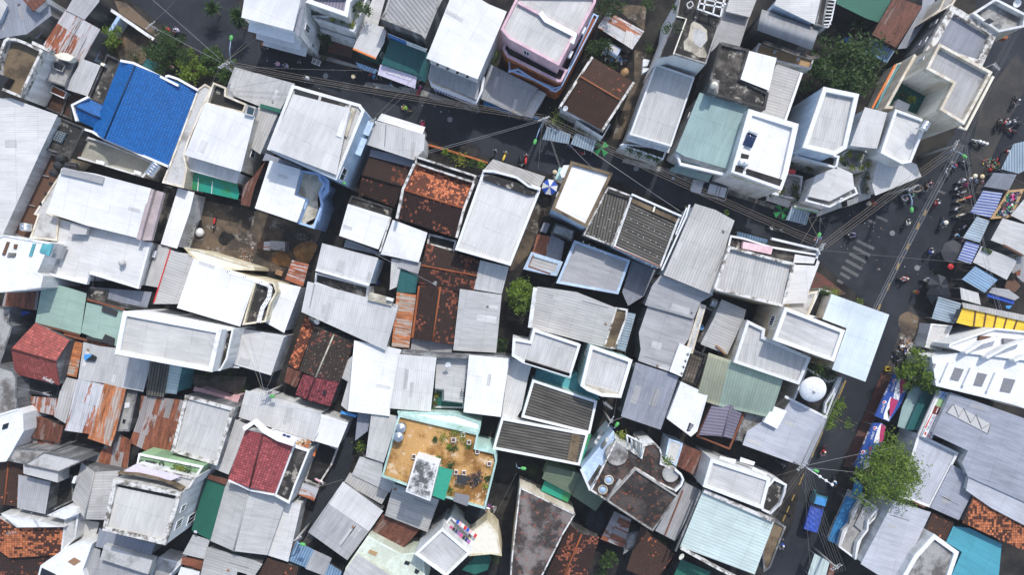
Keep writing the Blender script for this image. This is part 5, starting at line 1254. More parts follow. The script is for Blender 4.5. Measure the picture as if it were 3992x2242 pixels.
h.sheet('gallery_roof', "980,720 1090,780 965,1030 870,950", 3.9, 'gr', rib=0); h.bar('wavy_parapet', "1105,785 1010,900 1000,1000 960,1050 905,1130 880,1295", 4.6, .25, .8, 'w1')
h.bar('wavy_parapet', "975,640 850,830 830,940 760,1010 720,1165", 4.5, .35, .6, 'cl')
a = awning('long blue ribbed shop awning in front of the curvy parapet', "785,655 930,700 835,900 720,1160 600,1100", 3, m='cb', rib=1, lo=4, group=None)
a = awning('short blue ribbed awning with white lettered edge under the tree', "880,480 960,560 920,680 840,640", 3.1, m='cb', rib=1, lo=3)
a = awning('pale mint ribbed awning with red lettering at the photo bottom', "470,1235 620,1320 570,1500 400,1447", 3, m='mt', rib=1, lo=3)
house('brown roof scrap beside the pale mint awning', "630,1330 690,1370 640,1500 580,1500", 3.2, m='rb', w='wk', rib=1)
# ---- market stalls at the upper right
T('31')
a = awning('blue ribbed market stall roof at the upper road edge', "2470,0 2640,-40 2640,240 2520,300 2345,255", 3, m='b2', rib=1, lo=3)
h = awning('dark grey canvas shade between market stalls', "2270,290 2500,310 2420,470 2170,430", 2.6, m='dg', rib=1, lo=2)
a = awning('bright blue and white striped stall roof by the wooden frame', "2165,470 2360,495 2260,750 2035,690", 3, m='bs', rib=0, lo=3)
h = house('open timber framed stall yard with colourful goods', "2420,470 2574,455 2450,740 2240,755", 3.6, kind='ter', m='dk', w='dk', pm='tan', ph=.2, pw=.3, name='market_stall', cat='market stall')
house('pale ribbed roof in shade beside the timber framed yard', "2574,560 2640,580 2640,820 2440,720", 4, m='lg', w='wd', rib=0)
a = awning('teal and white striped stall roof between two blue ones', "2100,735 2230,775 2130,995 1960,945", 2.9, m='b2', rib=0, lo=3)
a = awning('deep blue striped stall roof beside the big grey umbrella', "1990,980 2130,1020 2040,1210 1905,1165", 2.8, m='bs', rib=0, lo=3)
h = house('grey white ribbed market house with tyre brown ledge', "2360,750 2574,810 2640,830 2640,1120 2540,1120 2370,1020 2240,970", 4.4, m='lg', w='wd', rib=0, lo=None)
h.bar('gutter', "2370,1020 2560,1120", 4.5, .25, .3, 'brn')
a = awning('dirty white plastic sheet roof with dark hole over a stall', "2145,1030 2480,1160 2500,1190 2400,1370 2060,1190", 3.2, m='w2', rib=0, lo=3)
a.box('roof_patch', "2165,1035 2260,1080 2240,1115 2150,1070", 3.75, 3.6, 'ld')
a = awning('wide blue striped stall roof with cables crossing above', "2085,1230 2310,1370 2180,1500 1950,1365", 2.9, m='b3', rib=0, lo=3)
a = awning('grey rounded canvas cover with rust stain at the photo edge', "2500,1140 2640,1120 2640,1400 2560,1390 2450,1290", 2.8, m='gr', rib=1, lo=3)
a.box('stain', "2490,1300 2540,1270 2535,1325 2500,1330", 3.3, 3.0, 'rust')
T('32')
a = awning('white plastic and blue tarpaulin stall roof under tangled cables', "2260,0 2420,20 2530,100 2480,130 2220,50", 2.8, m='w2', rib=0, lo=3)
boxthing('tarp', 'crumpled bright blue tarpaulin hanging off the white plastic stall roof', 'tarpaulin', "2215,55 2480,125 2470,170 2200,90", 2.5, 2.3, 'blue')
boxthing('tarp', 'small blue canvas scrap beside the brown stall floor', 'tarpaulin', "2390,185 2455,180 2430,215 2400,210", 2.3, 2.2, 'blu2')
boxthing('canvas_sheet', 'brown canvas sheet between white plastic and grey cover', 'canvas', "2400,-60 2500,-100 2540,-10 2480,50 2380,0", 2.4, 2.3, 'brn')
# ================================================================== ground
T('g')
patch('ground', "-600,-500 3200,-500 3200,2000 -600,2000", -.004, 'ground')
patch('side_road', "220,-80 560,-80 640,100 800,150 960,195 1180,240 1360,300 1500,360 1700,440 1900,500 2140,560 2120,640 2060,640 1900,590 1730,530 1540,450 1440,430 1380,440 1240,400 1060,345 925,330 900,260 740,200 590,170 520,150 420,70", .004, 'asphalt')
patch('main_road', "2470,-80 2600,-80 2600,330 2480,560 2320,720 2210,960 2100,1200 2060,1480 1900,1480 1990,1330 2060,1040 2200,780 2040,640 2030,560 2200,500 2330,440 2400,340", .008, 'asphalt')
patch('lane', "925,300 960,310 900,440 790,640 700,960 640,960 760,640 850,450", .012, 'asphalt')
patch('back_alley', "900,1030 925,1040 880,1180 780,1400 730,1390 840,1170", .012, 'asphalt')
patch('alley', "1345,490 1385,500 1330,640 1290,680 1260,680", .012, 'soil')
patch('dirt_yard', "490,500 620,525 810,580 770,670 640,690 460,620", .016, 'soil')
patch('pavement', "2220,935 2245,945 2150,1180 2120,1175", .012, 'pave', t=.0)
patch('pavement', "2045,680 2065,690 2130,740 2090,745 2040,730", .016, 'pave')
T('10'); patch('pavement', "740,560 985,640 970,700 715,610", .016, 'pave'); patch('pavement', "770,360 990,430 960,580 720,520", .02, 'pave')
T('20'); patch('yard_paving', "960,20 1350,60 1330,300 1100,130", .02, 'soil'); patch('yard_paving', "1230,500 1450,560 1380,800 1100,1400 1000,1400 1230,800", .012, 'soil')
T('00'); patch('yard_paving', "1000,20 1180,140 1560,400 1500,640 1200,640 950,560 900,200", .012, 'soil')
patch('verge', "1150,0 1260,20 1620,330 1560,360 1200,130", .02, 'soil')
# zebra crossing and centre line
T('31')
for k in range(5):
    a_, b_ = (905-38*k, 960+66*k), (1075-40*k, 1045+68*k)
    p = P(f"{a_[0]},{a_[1]} {b_[0]},{b_[1]} {b_[0]-18},{b_[1]+26} {a_[0]-18},{a_[1]+26}")
    o = patch('crossing_stripe', p, .014, 'marking', kind='structure')
for q in ("1090,715 1210,770 1195,790 1075,735", "1010,755 1085,790 1070,812 995,775", "735,1290 830,1345 815,1370 720,1315", "700,1360 760,1395 745,1415 690,1385", "1720,465 1790,490 1770,510 1700,480"):
    patch('crossing_stripe', q, .014, 'marking')
for q in ("1580,665 1600,670 1580,725 1560,720", "1508,795 1530,800 1508,865 1487,860", "1410,1000 1428,1005 1405,1068 1386,1062", "1308,1198 1330,1204 1304,1272 1286,1266", "1215,1405 1232,1410 1215,1460 1195,1455"):
    patch('lane_marking', q, .014, 'lanepaint')
T('32')
for q in ("1205,-20 1218,-15 1208,30 1195,25", "1118,165 1140,172 1118,228 1100,222", "775,935 790,940 700,1150 685,1145"): patch('lane_marking', q, .014, 'lanepaint')
T('33')
for q in ("545,0 558,5 445,270 428,265", "262,638 272,642 245,705 233,700", "210,755 220,758 195,825 183,820", "172,842 182,846 155,912 142,908", "355,430 365,434 320,545 308,540"): patch('lane_marking', q, .014, 'lanepaint')

T('g')
for q in ("600,20 660,70 800,135 900,165 905,172 800,147 655,82 590,28", "920,205 1060,225 1210,275 1204,285 1053,238 915,216", "1570,398 1700,428 1840,478 1960,520 1955,529 1835,490 1690,440 1565,408", "1392,440 1480,480 1700,540 1690,548 1470,490 1385,450"): patch('pavement', q, .12, 'cg', t=.125)
patch('verge', "2290,770 2350,800 2270,950 2225,935", .02, 'dust'); patch('verge', "2470,250 2560,130 2590,200 2500,380 2440,560 2400,600", .02, 'dust')
# ================================================================== trees and plants
def leafquad(m, c, s, rnd):
    u = Vector((rnd.gauss(0, 1), rnd.gauss(0, 1), rnd.gauss(0, .5))).normalized()
    v = u.cross(Vector((rnd.gauss(0, .6), rnd.gauss(0, .6), 1))).normalized()
    a, b = u*s, v*s*.5
    m.face([c-a, c+b*.9, c+a, c-b*.9])
def tree(label, x, y, zc, r, mat='lf', leaves=900, leaf=.17, squash=.7, clumps=26, seed=1, name='tree', cat='tree', group=None, off=(0, 0)):
    """crown of leaf clumps round a centre seen at (x, y), on a forked tapering trunk"""
    rnd = random.Random(seed); r *= .01324; c = W((x, y), zc)
    base = Vector((c.x+off[0], c.y+off[1], 0)); t = Thing(name, base, label, cat, group)
    cl = []
    for k in range(clumps):
        d = Vector((rnd.gauss(0, 1), rnd.gauss(0, 1), rnd.gauss(0, 1))).normalized()*(.35+.62*rnd.random()**.6)
        a = math.atan2(d.y, d.x); lf = 1+.2*math.sin(3*a+seed)+.14*math.sin(5*a+2*seed)
        cl.append((c+Vector((d.x*r*lf, d.y*r*lf, d.z*r*squash)), r*(.16+.16*rnd.random())))
    m = M()
    for k in range(leaves):
        q, s_ = rnd.choice(cl); p = q+Vector((rnd.gauss(0, s_*.62), rnd.gauss(0, s_*.62), rnd.gauss(0, s_*.5)))
        leafquad(m, p, leaf*(.6+.7*rnd.random()), rnd)
    o = m.build('crown', mat, t.r, base, merge=False)
    m = M(); h0 = max(.3, zc-r*squash*.6); tr = max(.03, r*.055)
    fork = Vector((base.x+(c.x-base.x)*.6, base.y+(c.y-base.y)*.6, h0*.75))
    m.tube([base, base.lerp(fork, .5)+Vector((rnd.uniform(-.05, .05), 0, 0)), fork], [tr*1.3, tr*1.05, tr*.85], 7)
    for q, s_ in rnd.sample(cl, min(6, len(cl))):
        m.tube([fork-Vector((0, 0, .1)), fork.lerp(q, .55)+Vector((0, 0, .1)), q], [tr*.6, tr*.4, tr*.15], 5)
    t.add(m, 'trunk', 'wood'); return t
def spiky(label, x, y, z, r, n=34, mat='lf', name='palm', cat='palm', seed=1, group=None, w=.16, pot=None, arch=.5):
    """rosette of long pointed leaves on a short stem"""
    rnd = random.Random(seed); r *= .01324; c = W((x, y), z); base = Vector((c.x, c.y, 0 if z < 3.5 else z-.5)); t = Thing(name, base, label, cat, group)
    m = M()
    for k in range(n):
        a = k*2.399+rnd.uniform(-.2, .2); e = .15+1.1*(k/n); L = r*(.75+.35*rnd.random())
        d = Vector((math.cos(a)*math.cos(e), math.sin(a)*math.cos(e), math.sin(e)))
        p0 = c; p1 = c+d*L*.5+Vector((0, 0, .05)); p2 = c+d*L+Vector((0, 0, -arch*L*math.cos(e)*.5))
        s_ = Vector((-math.sin(a), math.cos(a), 0))*r*w*.5
        m.face([p0-s_*.5, p0+s_*.5, p1+s_, p1-s_]); m.face([p1-s_, p1+s_, p2])
    t.add(m, 'leaves', mat)
    m = M(); m.tube([base, (base+c)/2, c], [.09, .07, .06], 7); t.add(m, 'stem', 'wood')
    if pot:
        m = M(); m.lathe([(.0, 0), (.16, 0), (.22, .32), (.18, .32), (.17, .26), (0, .26)], 12, base); t.add(m, 'pot', pot)
    return t
def shrub(label, x, y, z, r, mat='lf', n=130, seed=1, group=None, leaf=.12, pot=None, name='bush', cat='bush', squash=.7):
    rnd = random.Random(seed); r *= .01324; c = W((x, y), z+r*.5); base = Vector((c.x, c.y, z)); t = Thing(name, base, label, cat, group)
    m = M()
    for k in range(n):
        d = Vector((rnd.gauss(0, .5), rnd.gauss(0, .5), rnd.gauss(0, .4)*squash))*r
        leafquad(m, c+d, leaf*(.6+.7*rnd.random()), rnd)
    m.build('foliage', mat, t.r, base, merge=False)
    m = M()
    for k in range(3): m.tube([base, base.lerp(c, .5), c+Vector((rnd.uniform(-.4, .4)*r, rnd.uniform(-.4, .4)*r, r*.3))], [.03, .025, .01], 4)
    t.add(m, 'stem', 'wood')
    if pot:
        m = M(); m.lathe([(0, -.02), (.15, -.02), (.2, .3), (.17, .3), (.16, .24), (0, .24)], 12, base); t.add(m, 'pot', pot)
    return t
T('00')
tree('dark leafy garden tree above the blue tiled roof', 1640, 500, 3.6, 215, 'lm', 3200, seed=2)
tree('yellow green round garden tree beside the pink garden shade', 1925, 690, 2.6, 150, 'll', 1900, seed=3)
tree('dense creeper hedge tree leading to the pole above the blue roof', 2110, 610, 2.2, 130, 'lf', 1800, seed=4)
tree('feathery low tree between the pole and the grey roadside roof', 2250, 720, 2.0, 110, 'lf', 1300, seed=5)
tree('small bright tree beside the bluish garden wall', 1130, 380, 2.4, 105, 'll', 1100, seed=6)
shrub('green bush at the foot of the bluish garden wall', 1090, 540, .1, 110, 'lf', 300, 7); shrub('thin bush between the teal canopy and the large garden tree', 1350, 580, .1, 100, 'ld', 220, 8)
shrub('leafy bush behind the mossy curved terrace', 250, 365, 2.5, 110, 'lf', 300, 9); shrub('smaller bush at the curved corner of the mossy terrace', 85, 330, 2.5, 70, 'll', 160, 10)
shrub('pale bush by the rusty roof edge in the walled garden', 1080, 275, .5, 60, 'll', 140, 11)
spiky('spiky yucca under the white ledge at the top street edge', 2140, 90, 2.6, 120, 40, 'ld', 'yucca', 'yucca', 12); spiky('larger spiky yucca beside the four storey house', 2400, 170, 3.6, 135, 48, 'ld', 'yucca', 'yucca', 13)
spiky('third spiky yucca hanging beside the larger one', 2410, 235, 2.6, 95, 34, 'ld', 'yucca', 'yucca', 14)
T('10')
tree('trailing green plant at the corner of the planted balcony', 1050, 60, 7.2, 85, 'lf', 500, seed=15, leaf=.14)
for k, (x, y, r) in enumerate(((615, 115, 55), (860, 195, 42), (770, 180, 30), (965, 240, 40))):
    shrub(('dark bush in the inner corner of the planted balcony', 'round bush in the middle of the planted balcony', 'small dry shrub on the planted balcony ledge', 'yellow flowering shrub at the outer corner of the planted balcony')[k], x, y, 6.0, r, ('ld', 'll', 'ly', 'ly')[k], 110, 16+k)
tree('leafy tree inside the red paved front yard', 705, 410, 2.4, 75, 'ld', 420, seed=20); shrub('low weeds at the white house corner by the street', 680, 580, .1, 50, 'lf', 120, 21)
for k, (x, y) in enumerate(((2370, 520), (2330, 610), (2290, 690))): shrub(('weedy growth high along the big plain white roof', 'weedy growth midway along the big plain white roof', 'weedy growth low along the big plain white roof')[k], x, y, 3.5, 60, 'll', 190, 22+k)
T('20')
tree('dark tree cut by the top photo edge beside the pink house', 960, 40, 4, 150, 'ld', 900, seed=26); tree('dark bushy tree in the overgrown yard beside the small shed', 840, 450, 3, 135, 'ld', 900, seed=27)
shrub('yard bush beside the dark mossy tiled roof', 985, 620, .2, 90, 'lf', 220, 28); shrub('tall bush on the yard wall at the top photo edge', 1360, 40, 1.5, 80, 'lf', 220, 29)
shrub('plants filling the narrow light well of the blackened terrace', 1660, 280, 11.4, 75, 'ld', 240, 30); shrub('ferns growing on the outer ledge of the blackened terrace', 1560, 285, 10, 50, 'lf', 160, 31); shrub('small fern at the upper ledge of the blackened terrace', 1640, 80, 10.5, 40, 'lf', 110, 32)
shrub('alley plant by the tall white house wall', 1385, 490, .3, 50, 'lf', 140, 33)
shrub('yellow green garden bush beside the cable pole', 460, 1210, 1.4, 85, 'll', 240, 34); shrub('garden hedge under the white ledge of the mossy tiled roof', 700, 1320, 1.6, 105, 'lf', 300, 35); shrub('dark end bush near the green shop umbrella', 860, 1390, 1.6, 75, 'ld', 200, 36)
T('21')
for k in range(4): shrub(('trailing balcony plant nearest the alley end', 'second trailing balcony plant on the tall white house', 'third trailing balcony plant on the tall white house', 'last trailing balcony plant at the street corner')[k], 1190+k*90, 60+k*32, 5.0, 42, 'lf', 130, 37+k)
spiky('bright leafy plant poking out beside the white drainpipe house', 1755, 648, 5, 30, 16, 'll', 'plant', 'plant', 41, w=.3); spiky('bright leafy plant at the street edge of the curved grey roof', 2155, 690, 5, 45, 18, 'll', 'plant', 'plant', 42, w=.35)
T('30')
tree('huge dark green breadfruit tree in the walled garden', 810, 690, 5.5, 312, 'lm', 3800, leaf=.26, seed=43, clumps=60); 
spiky('spiky palm in the dark garden under the netted shade', 910, 250, 2.2, 120, 40, 'ld', 'palm', 'palm', 44); spiky('yellow yucca in the cream terrace courtyard', 1440, 1000, 6.6, 60, 34, 'ly', 'yucca', 'yucca', 45, pot='terr')
shrub('dark potted bush beside the yellow yucca', 1350, 950, 5.7, 60, 'lf', 150, 46, pot='terr'); shrub('bush behind the white edge wall near the breadfruit tree', 380, 880, 3, 60, 'lf', 170, 47); shrub('bush beside the tan balcony in the dark garden', 560, 400, 1, 70, 'ld', 180, 48)
tree('lower breadfruit branch hanging over the garden corner', 530, 690, 3.4, 120, 'lf', 500, leaf=.22, seed=49)
T('31')
for k, (x, y) in enumerate(((740, 150), (820, 105), (930, 120), (850, 235), (940, 245), (1010, 205), (780, 195))):
    shrub(('yellow flower vine at the balcony corner post', 'yellow flower vine along the upper balcony rail', 'yellow flower vine beside the upper rail end', 'yellow flower vine curling over the grey front yard', 'yellow flower vine by the round basin', 'orange flower vine at the white wall', 'green hanging vine under the balcony corner')[k], x, y, 4.6, 34, 'ly' if k != 6 else 'lf', 90, 50+k, name='flower_vine', cat='vine')
for k, (x, y) in enumerate(((130, 485), (30, 480), (275, 440), (300, 540), (1010, 340), (250, 190), (420, 245), (1010, 450))):
    shrub(('round potted tree on the grey tiled terrace', 'potted tree at the terrace end by the white box balcony', 'potted tree beside the terrace inner wall', 'potted tree at the terrace street corner', 'planter bush in the narrow white terrace walls', 'plant under the dark floored balcony', 'plant beside the railing under the dark floored balcony', 'lower planter bush in the narrow white terrace walls')[k], x, y, 3.2, 50, 'lf' if k else 'ly', 130, 60+k, pot='terr')
T('11')
spiky('bright palm at the near end of the street planter wall', 1905, 85, 2.2, 62, 26, 'll', 'palm', 'palm', 70); spiky('bright palm at the far end of the street planter wall', 2265, 215, 2.4, 68, 26, 'll', 'palm', 'palm', 71)
shrub('yellowish hedge plant between the two street palms', 2060, 160, .4, 62, 'ly', 160, 72); shrub('dark hedge plant between the two street palms', 2170, 200, .4, 52, 'lf', 140, 73); shrub('small hedge plant beside the first street palm', 1975, 120, .4, 42, 'lf', 110, 74)
freewall('orange planter wall in front of the street palms', "1735,10 1900,55 2330,190", .7, .25, 'wor', name='planter_wall')
T('22')
tree('bright green tree filling the leafy alley', 90, 60, 4, 150, 'll', 2400, seed=75); T('12'); shrub('shrub pile at the foot of the leafy alley', 2440, 620, .3, 75, 'lf', 220, 76); tree('small dark tree further down the leafy alley', 2450, 560, 1.8, 70, 'ld', 320, seed=77)
T('32')
tree('round bright street tree beside the blue drink canopy', 1540, 870, 5, 195, 'll', 3200, seed=78); tree('airy street tree overhanging the balcony by the road', 650, 1290, 4.6, 170, 'll', 1100, seed=79, leaf=.15, clumps=16)
shrub('dense hedge on the balcony behind the big white dish', 500, 840, 5.6, 115, 'lf', 380, 80); shrub('dark end of the hedge behind the big white dish', 610, 880, 5.4, 90, 'ld', 260, 81)
shrub('green potted plants inside the curved white parapet', 580, 45, 6, 60, 'lf', 170, 82); shrub('second potted plant inside the curved white parapet', 665, 50, 6, 45, 'll', 120, 83); shrub('small roadside plant beyond the curved white parapet', 920, 140, 3, 30, 'll', 80, 84)
T('33')
tree('large bright feathery street tree over the blue awnings', 1215, 450, 6.5, 300, 'll', 6200, seed=85, leaf=.17, clumps=85); 
T('02')
shrub('leafy shrub in the patterned court under the white rimmed house', 2300, 870, .3, 115, 'lf', 320, 86); shrub('low shrub in the patterned court corner', 2080, 870, .2, 75, 'ld', 180, 87); shrub('small shrub at the patterned court end', 2480, 1020, .4, 50, 'lf', 130, 88)
T('03')
for k, (x, y, z) in enumerate(((1755, 372, 8.7), (1815, 385, 8.7), (1880, 405, 8.7), (1870, 540, 8.9), (585, 600, 1.8))): shrub(('yellow green shrub on the green walled terrace', 'flowering shrub in the middle of the green walled terrace', 'dark shrub on the green walled terrace end', 'shrub at the white corner below the green walled terrace', 'leafy plant inside the dark plant court')[k], x, y, z, (46, 40, 44, 48, 75)[k], ('ll', 'ly', 'lf', 'll', 'lf')[k], 130, 89+k)
T('13')
for k, (x, y, r, mt) in enumerate(((1880, 55, 55, 'ly'), (1800, 85, 26, 'lf'), (1990, 170, 42, 'lf'), (1945, 165, 35, 'll'), (2140, 150, 40, 'll'), (1960, 350, 42, 'lf'), (1835, 290, 32, 'll'), (1945, 600, 40, 'll'), (2335, 480, 36, 'lf'), (2080, 70, 50, 'ly'), (2000, 20, 60, 'll'), (2310, 560, 26, 'ly'))):
    shrub(('yellow creeper on the terracotta garden floor', 'tiny potted herb on the terracotta garden', 'round green bush in the terracotta garden', 'light green bush touching the round one', 'bush in the black pot near the mint wall gap', 'leafy plant beside the grey pots', 'plant behind the white stair tower', 'plant in front of the grey shade net', 'plant along the curved mint wall', 'yellow trailing plant by the white crate', 'long trellis creeper at the terracotta garden edge', 'flowering pot at the terracotta garden corner')[k], x, y, 8.5, r, mt, 100, 100+k, pot='dk' if k in (1, 4, 5, 8) else None)
shrub('plant box behind the dark glass lean-to', 1050, 150, 2.5, 60, 'll', 150, 115); shrub('hedge under the cream plaster peak house', 2210, 1250, 2, 70, 'll', 220, 116); shrub('hedge strip by the green glass skylight house', 2400, 1275, 2, 60, 'lf', 180, 117)
boxthing('tarp', 'dark green tarpaulin slung beside the cream peak house', 'tarpaulin', "2300,1170 2365,1290 2330,1400 2200,1447 2070,1400", 3.2, 3.1, 'gdk')
T('23')
shrub('yellow green shrub at the top of the round terrace', 1105, 45, 8.4, 52, 'ly', 150, 118); shrub('green hedge outside the small round bay', 1560, 310, 7.6, 62, 'll', 200, 119); shrub('lower hedge outside the small round bay', 1600, 380, 7.6, 50, 'lf', 160, 120)
tree('shaded alley tree beside the junk patched tin roof', 970, 1290, 2, 85, 'lf', 420, seed=121); shrub('shrub under the curved grey tin roof', 1505, 1110, 1, 60, 'lf', 170, 122); shrub('dark shrub behind the sage canvas roof', 200, 410, 1.5, 90, 'ld', 240, 123); shrub('alley plant at the very bottom photo edge', 910, 1430, .5, 50, 'lf', 130, 124)
T('12')
for k in range(3): shrub(('potted row plant at the green terrace top', 'potted row plant in the middle beside the green terrace', 'potted row plant at the green terrace foot')[k], 1815-k*18, 1090+k*80, 3.4, 30, ('ly', 'lf', 'll')[k], 80, 125+k, pot='terr')
shrub('creeping plants below the light grey ribbed roof', 1400, 1245, 3.8, 45, 'lf', 130, 128); tree('shaded tree behind the blue gutter corner', 1150, 1310, 2.2, 75, 'ld', 380, seed=129)
# ================================================================== poles, cables, lamps
def pole(label, x, y, h=8.0, arms=1, ang=25, name='utility_pole', cat='utility pole', boxy=True):
    c = W((x, y), h); t = Thing(name, (c.x, c.y, 0), label, cat)
    m = M(); m.tube([Vector((c.x, c.y, 0)), Vector((c.x, c.y, h*.5)), Vector((c.x, c.y, h))], [.16, .14, .11], 8); t.add(m, 'shaft', 'pole')
    for k in range(arms):
        m = M(); m.box(c-Vector((0, 0, .25+.5*k)), (1.5, .09, .09), R(ang)); t.add(m, 'cross_arm', 'gi')
        m = M(); u = Vector((math.cos(R(ang)), math.sin(R(ang)), 0))
        for i in (-.65, -.25, .25, .65): m = M(); m.lathe([(0, 0), (.05, 0), (.07, .06), (.04, .14), (0, .16)], 8, c-Vector((0, 0, .2+.5*k))+u*i); t.add(m, 'insulator', 'whi')
    if boxy:
        m = M(); m.box(c+Vector((.22, -.12, -1.0)), (.35, .3, .5), R(ang)); t.add(m, 'meter_box', 'gry')
    return t
def lamp(label, p, q, h=7.4, z0=6.9, white=False):
    """lamp head at q on a bent arm from the pole at p"""
    a, b = W(p, z0), W(q, h); t = Thing('street_lamp', (a.x, a.y, 0), label, 'street lamp')
    m = M(); m.tube([Vector((a.x, a.y, z0-2.2)), a, a.lerp(b, .5)+Vector((0, 0, .35)), b], .045, 6); t.add(m, 'arm', 'lblu' if not white else 'wf')
    d = (b-a).to_2d().normalized(); an = math.atan2(d.y, d.x)
    mr = Matrix.Rotation(an, 3, 'Z') @ Matrix.Rotation(R(90), 3, 'Y')
    m = M(); m.lathe([(0, -.05), (.15, 0), (.21, .16), (.21, .5), (.16, .62), (0, .67)], 14, b, m=mr); t.add(m, 'lamp_head', 'lampg' if not white else 'wf')
    m = M(); m.lathe([(0, .08), (.13, .12), (.16, .32), (.13, .5), (0, .55)], 12, b-Vector((0, 0, .09)), m=mr); t.add(m, 'lens', 'lamp'); return t
def cable(label, a, za, b, zb, sag=.5, n=1, gap=.22, r=.022, mat='wire2', ta=None, tb=None, mid=None):
    if ta: T(ta)
    A = W(a, za)
    if tb: T(tb)
    B = W(b, zb)
    t = Thing('overhead_cable' if n == 1 else 'cable_bundle', ((A.x+B.x)/2, (A.y+B.y)/2, 0), label, 'cable')
    d = (B-A).to_2d().normalized(); s_ = Vector((-d.y, d.x, 0))
    for k in range(n):
        o = s_*(k-(n-1)/2)*gap+Vector((0, 0, .16*(k % 2))); pts = []
        for i in range(13):
            f = i/12; pts.append(A.lerp(B, f)+o+Vector((0, 0, -4*sag*f*(1-f)*(1+.1*k))))
        m = M(); m.tube(pts, r, 4, caps=False); t.add(m, 'cable', mat)
    return t
T('00'); pole('cable laden pole above the feathery low tree', 2240, 640, 8.5, 2, 30); pole('thin pole at the upper road edge with one crossing cable', 1505, 245, 7, 1, 40)
lamp('green street lamp standing over the upper road', (2318, 610), (2320, 405), 8)
T('20'); pole('cable fan pole between the mossy tiled roof and the street', 320, 1185, 8.5, 2, 20); lamp('green street lamp hanging below the cable fan pole', (298, 1240), (240, 1400))
T('31'); pole('white insulator pole at the junction corner house', 550, 1050, 8.5, 3, 55); lamp('green street lamp beside the junction insulator pole', (455, 1040), (505, 945))
pole('long armed pole at the market end of the main road', 1900, 10, 9, 2, 60); lamp('green street lamp over the market road', (1868, 72), (1955, 112)); lamp('green street lamp over the middle of the junction', (1425, 505), (1445, 640)); pole('pole with looped spare cable by the white sheet canopy', 1470, 440, 8, 1, 30)
T('33'); pole('pole at the lower road corner with many cables', 355, 365, 8.5, 2, 40); lamp('green street lamp at the lower road corner', (395, 370), (460, 395)); pole('pole at the bottom photo edge beside brown roof scrap', 700, 1385, 8, 2, 30)
T('12'); pole('tangled cable pole beside the glowing rust lean-to', 95, 1060, 8, 2, 20); lamp('green street lamp at the tangled cable pole', (95, 1085), (140, 1095))
T('13'); pole('alley pole with cable knot near the blue striped roof', 400, 1095, 7.5, 1, 30); lamp('green street lamp above the blue striped roof', (415, 1110), (445, 1135))
T('10'); pole('lane mouth pole beside the large white building', 1152, 1215, 7.5, 1, 30)
T('11'); pole('lamp pole beside the blue balcony lane', 830, 340, 7, 1, 15); lamp('green street lamp above the narrow lane', (795, 345), (855, 380))
T('22'); pole('leaning cable pole above the round terrace', 995, 1350, 8, 1, 60); lamp('green street lamp above the round terrace pergola', (1015, 1420), (1040, 1400))
T('23'); lamp('green street lamp at the dark alley under the fibre cement roof', (45, 360), (90, 375))
T('02'); pole('thin pole with loose cable ends below the red tiles', 480, 935, 6.5, 1, 160, boxy=False)
g = 'g'
cable('bundle of four tan cables along the upper street', (562, 160), 8.4, (1366, 297), 8.4, .8, 4, .25, .019, 'wire2', g, g)
cable('bundle of four cables from the fan pole to the junction', (1368, 298), 8.4, (2069, 616), 8.4, .8, 4, .28, .019, 'wire2', g, g)
cable('thick bundle of cables crossing the junction', (2072, 618), 8.4, (2418, 362), 8.6, .5, 4, .3, .021, 'wire2', g, g)
cable('bundle of five cables following the main road', (2418, 362), 8.6, (2022, 1178), 8.4, 1.2, 5, .2, .019, 'wire3', g, g)
cable('bundle of cables running off the top of the main road', (2425, 352), 8.6, (2585, 20), 8.6, .5, 4, .28, .018, 'wire', g, g)
cable('bundle of six cables down to the bottom photo edge', (2022, 1180), 8.4, (2112, 1440), 8, .5, 6, .3, .018, 'wire', g, g)
cable('bundle of four cables down the lower main road', (2022, 1180), 8.4, (1925, 1330), 8, .4, 4, .22, .018, 'wire', g, g)
cable('bundle of three cables hanging over the market stalls', (2425, 365), 8.6, (2520, 800), 7, .6, 3, .3, .018, 'wire3', g, g)
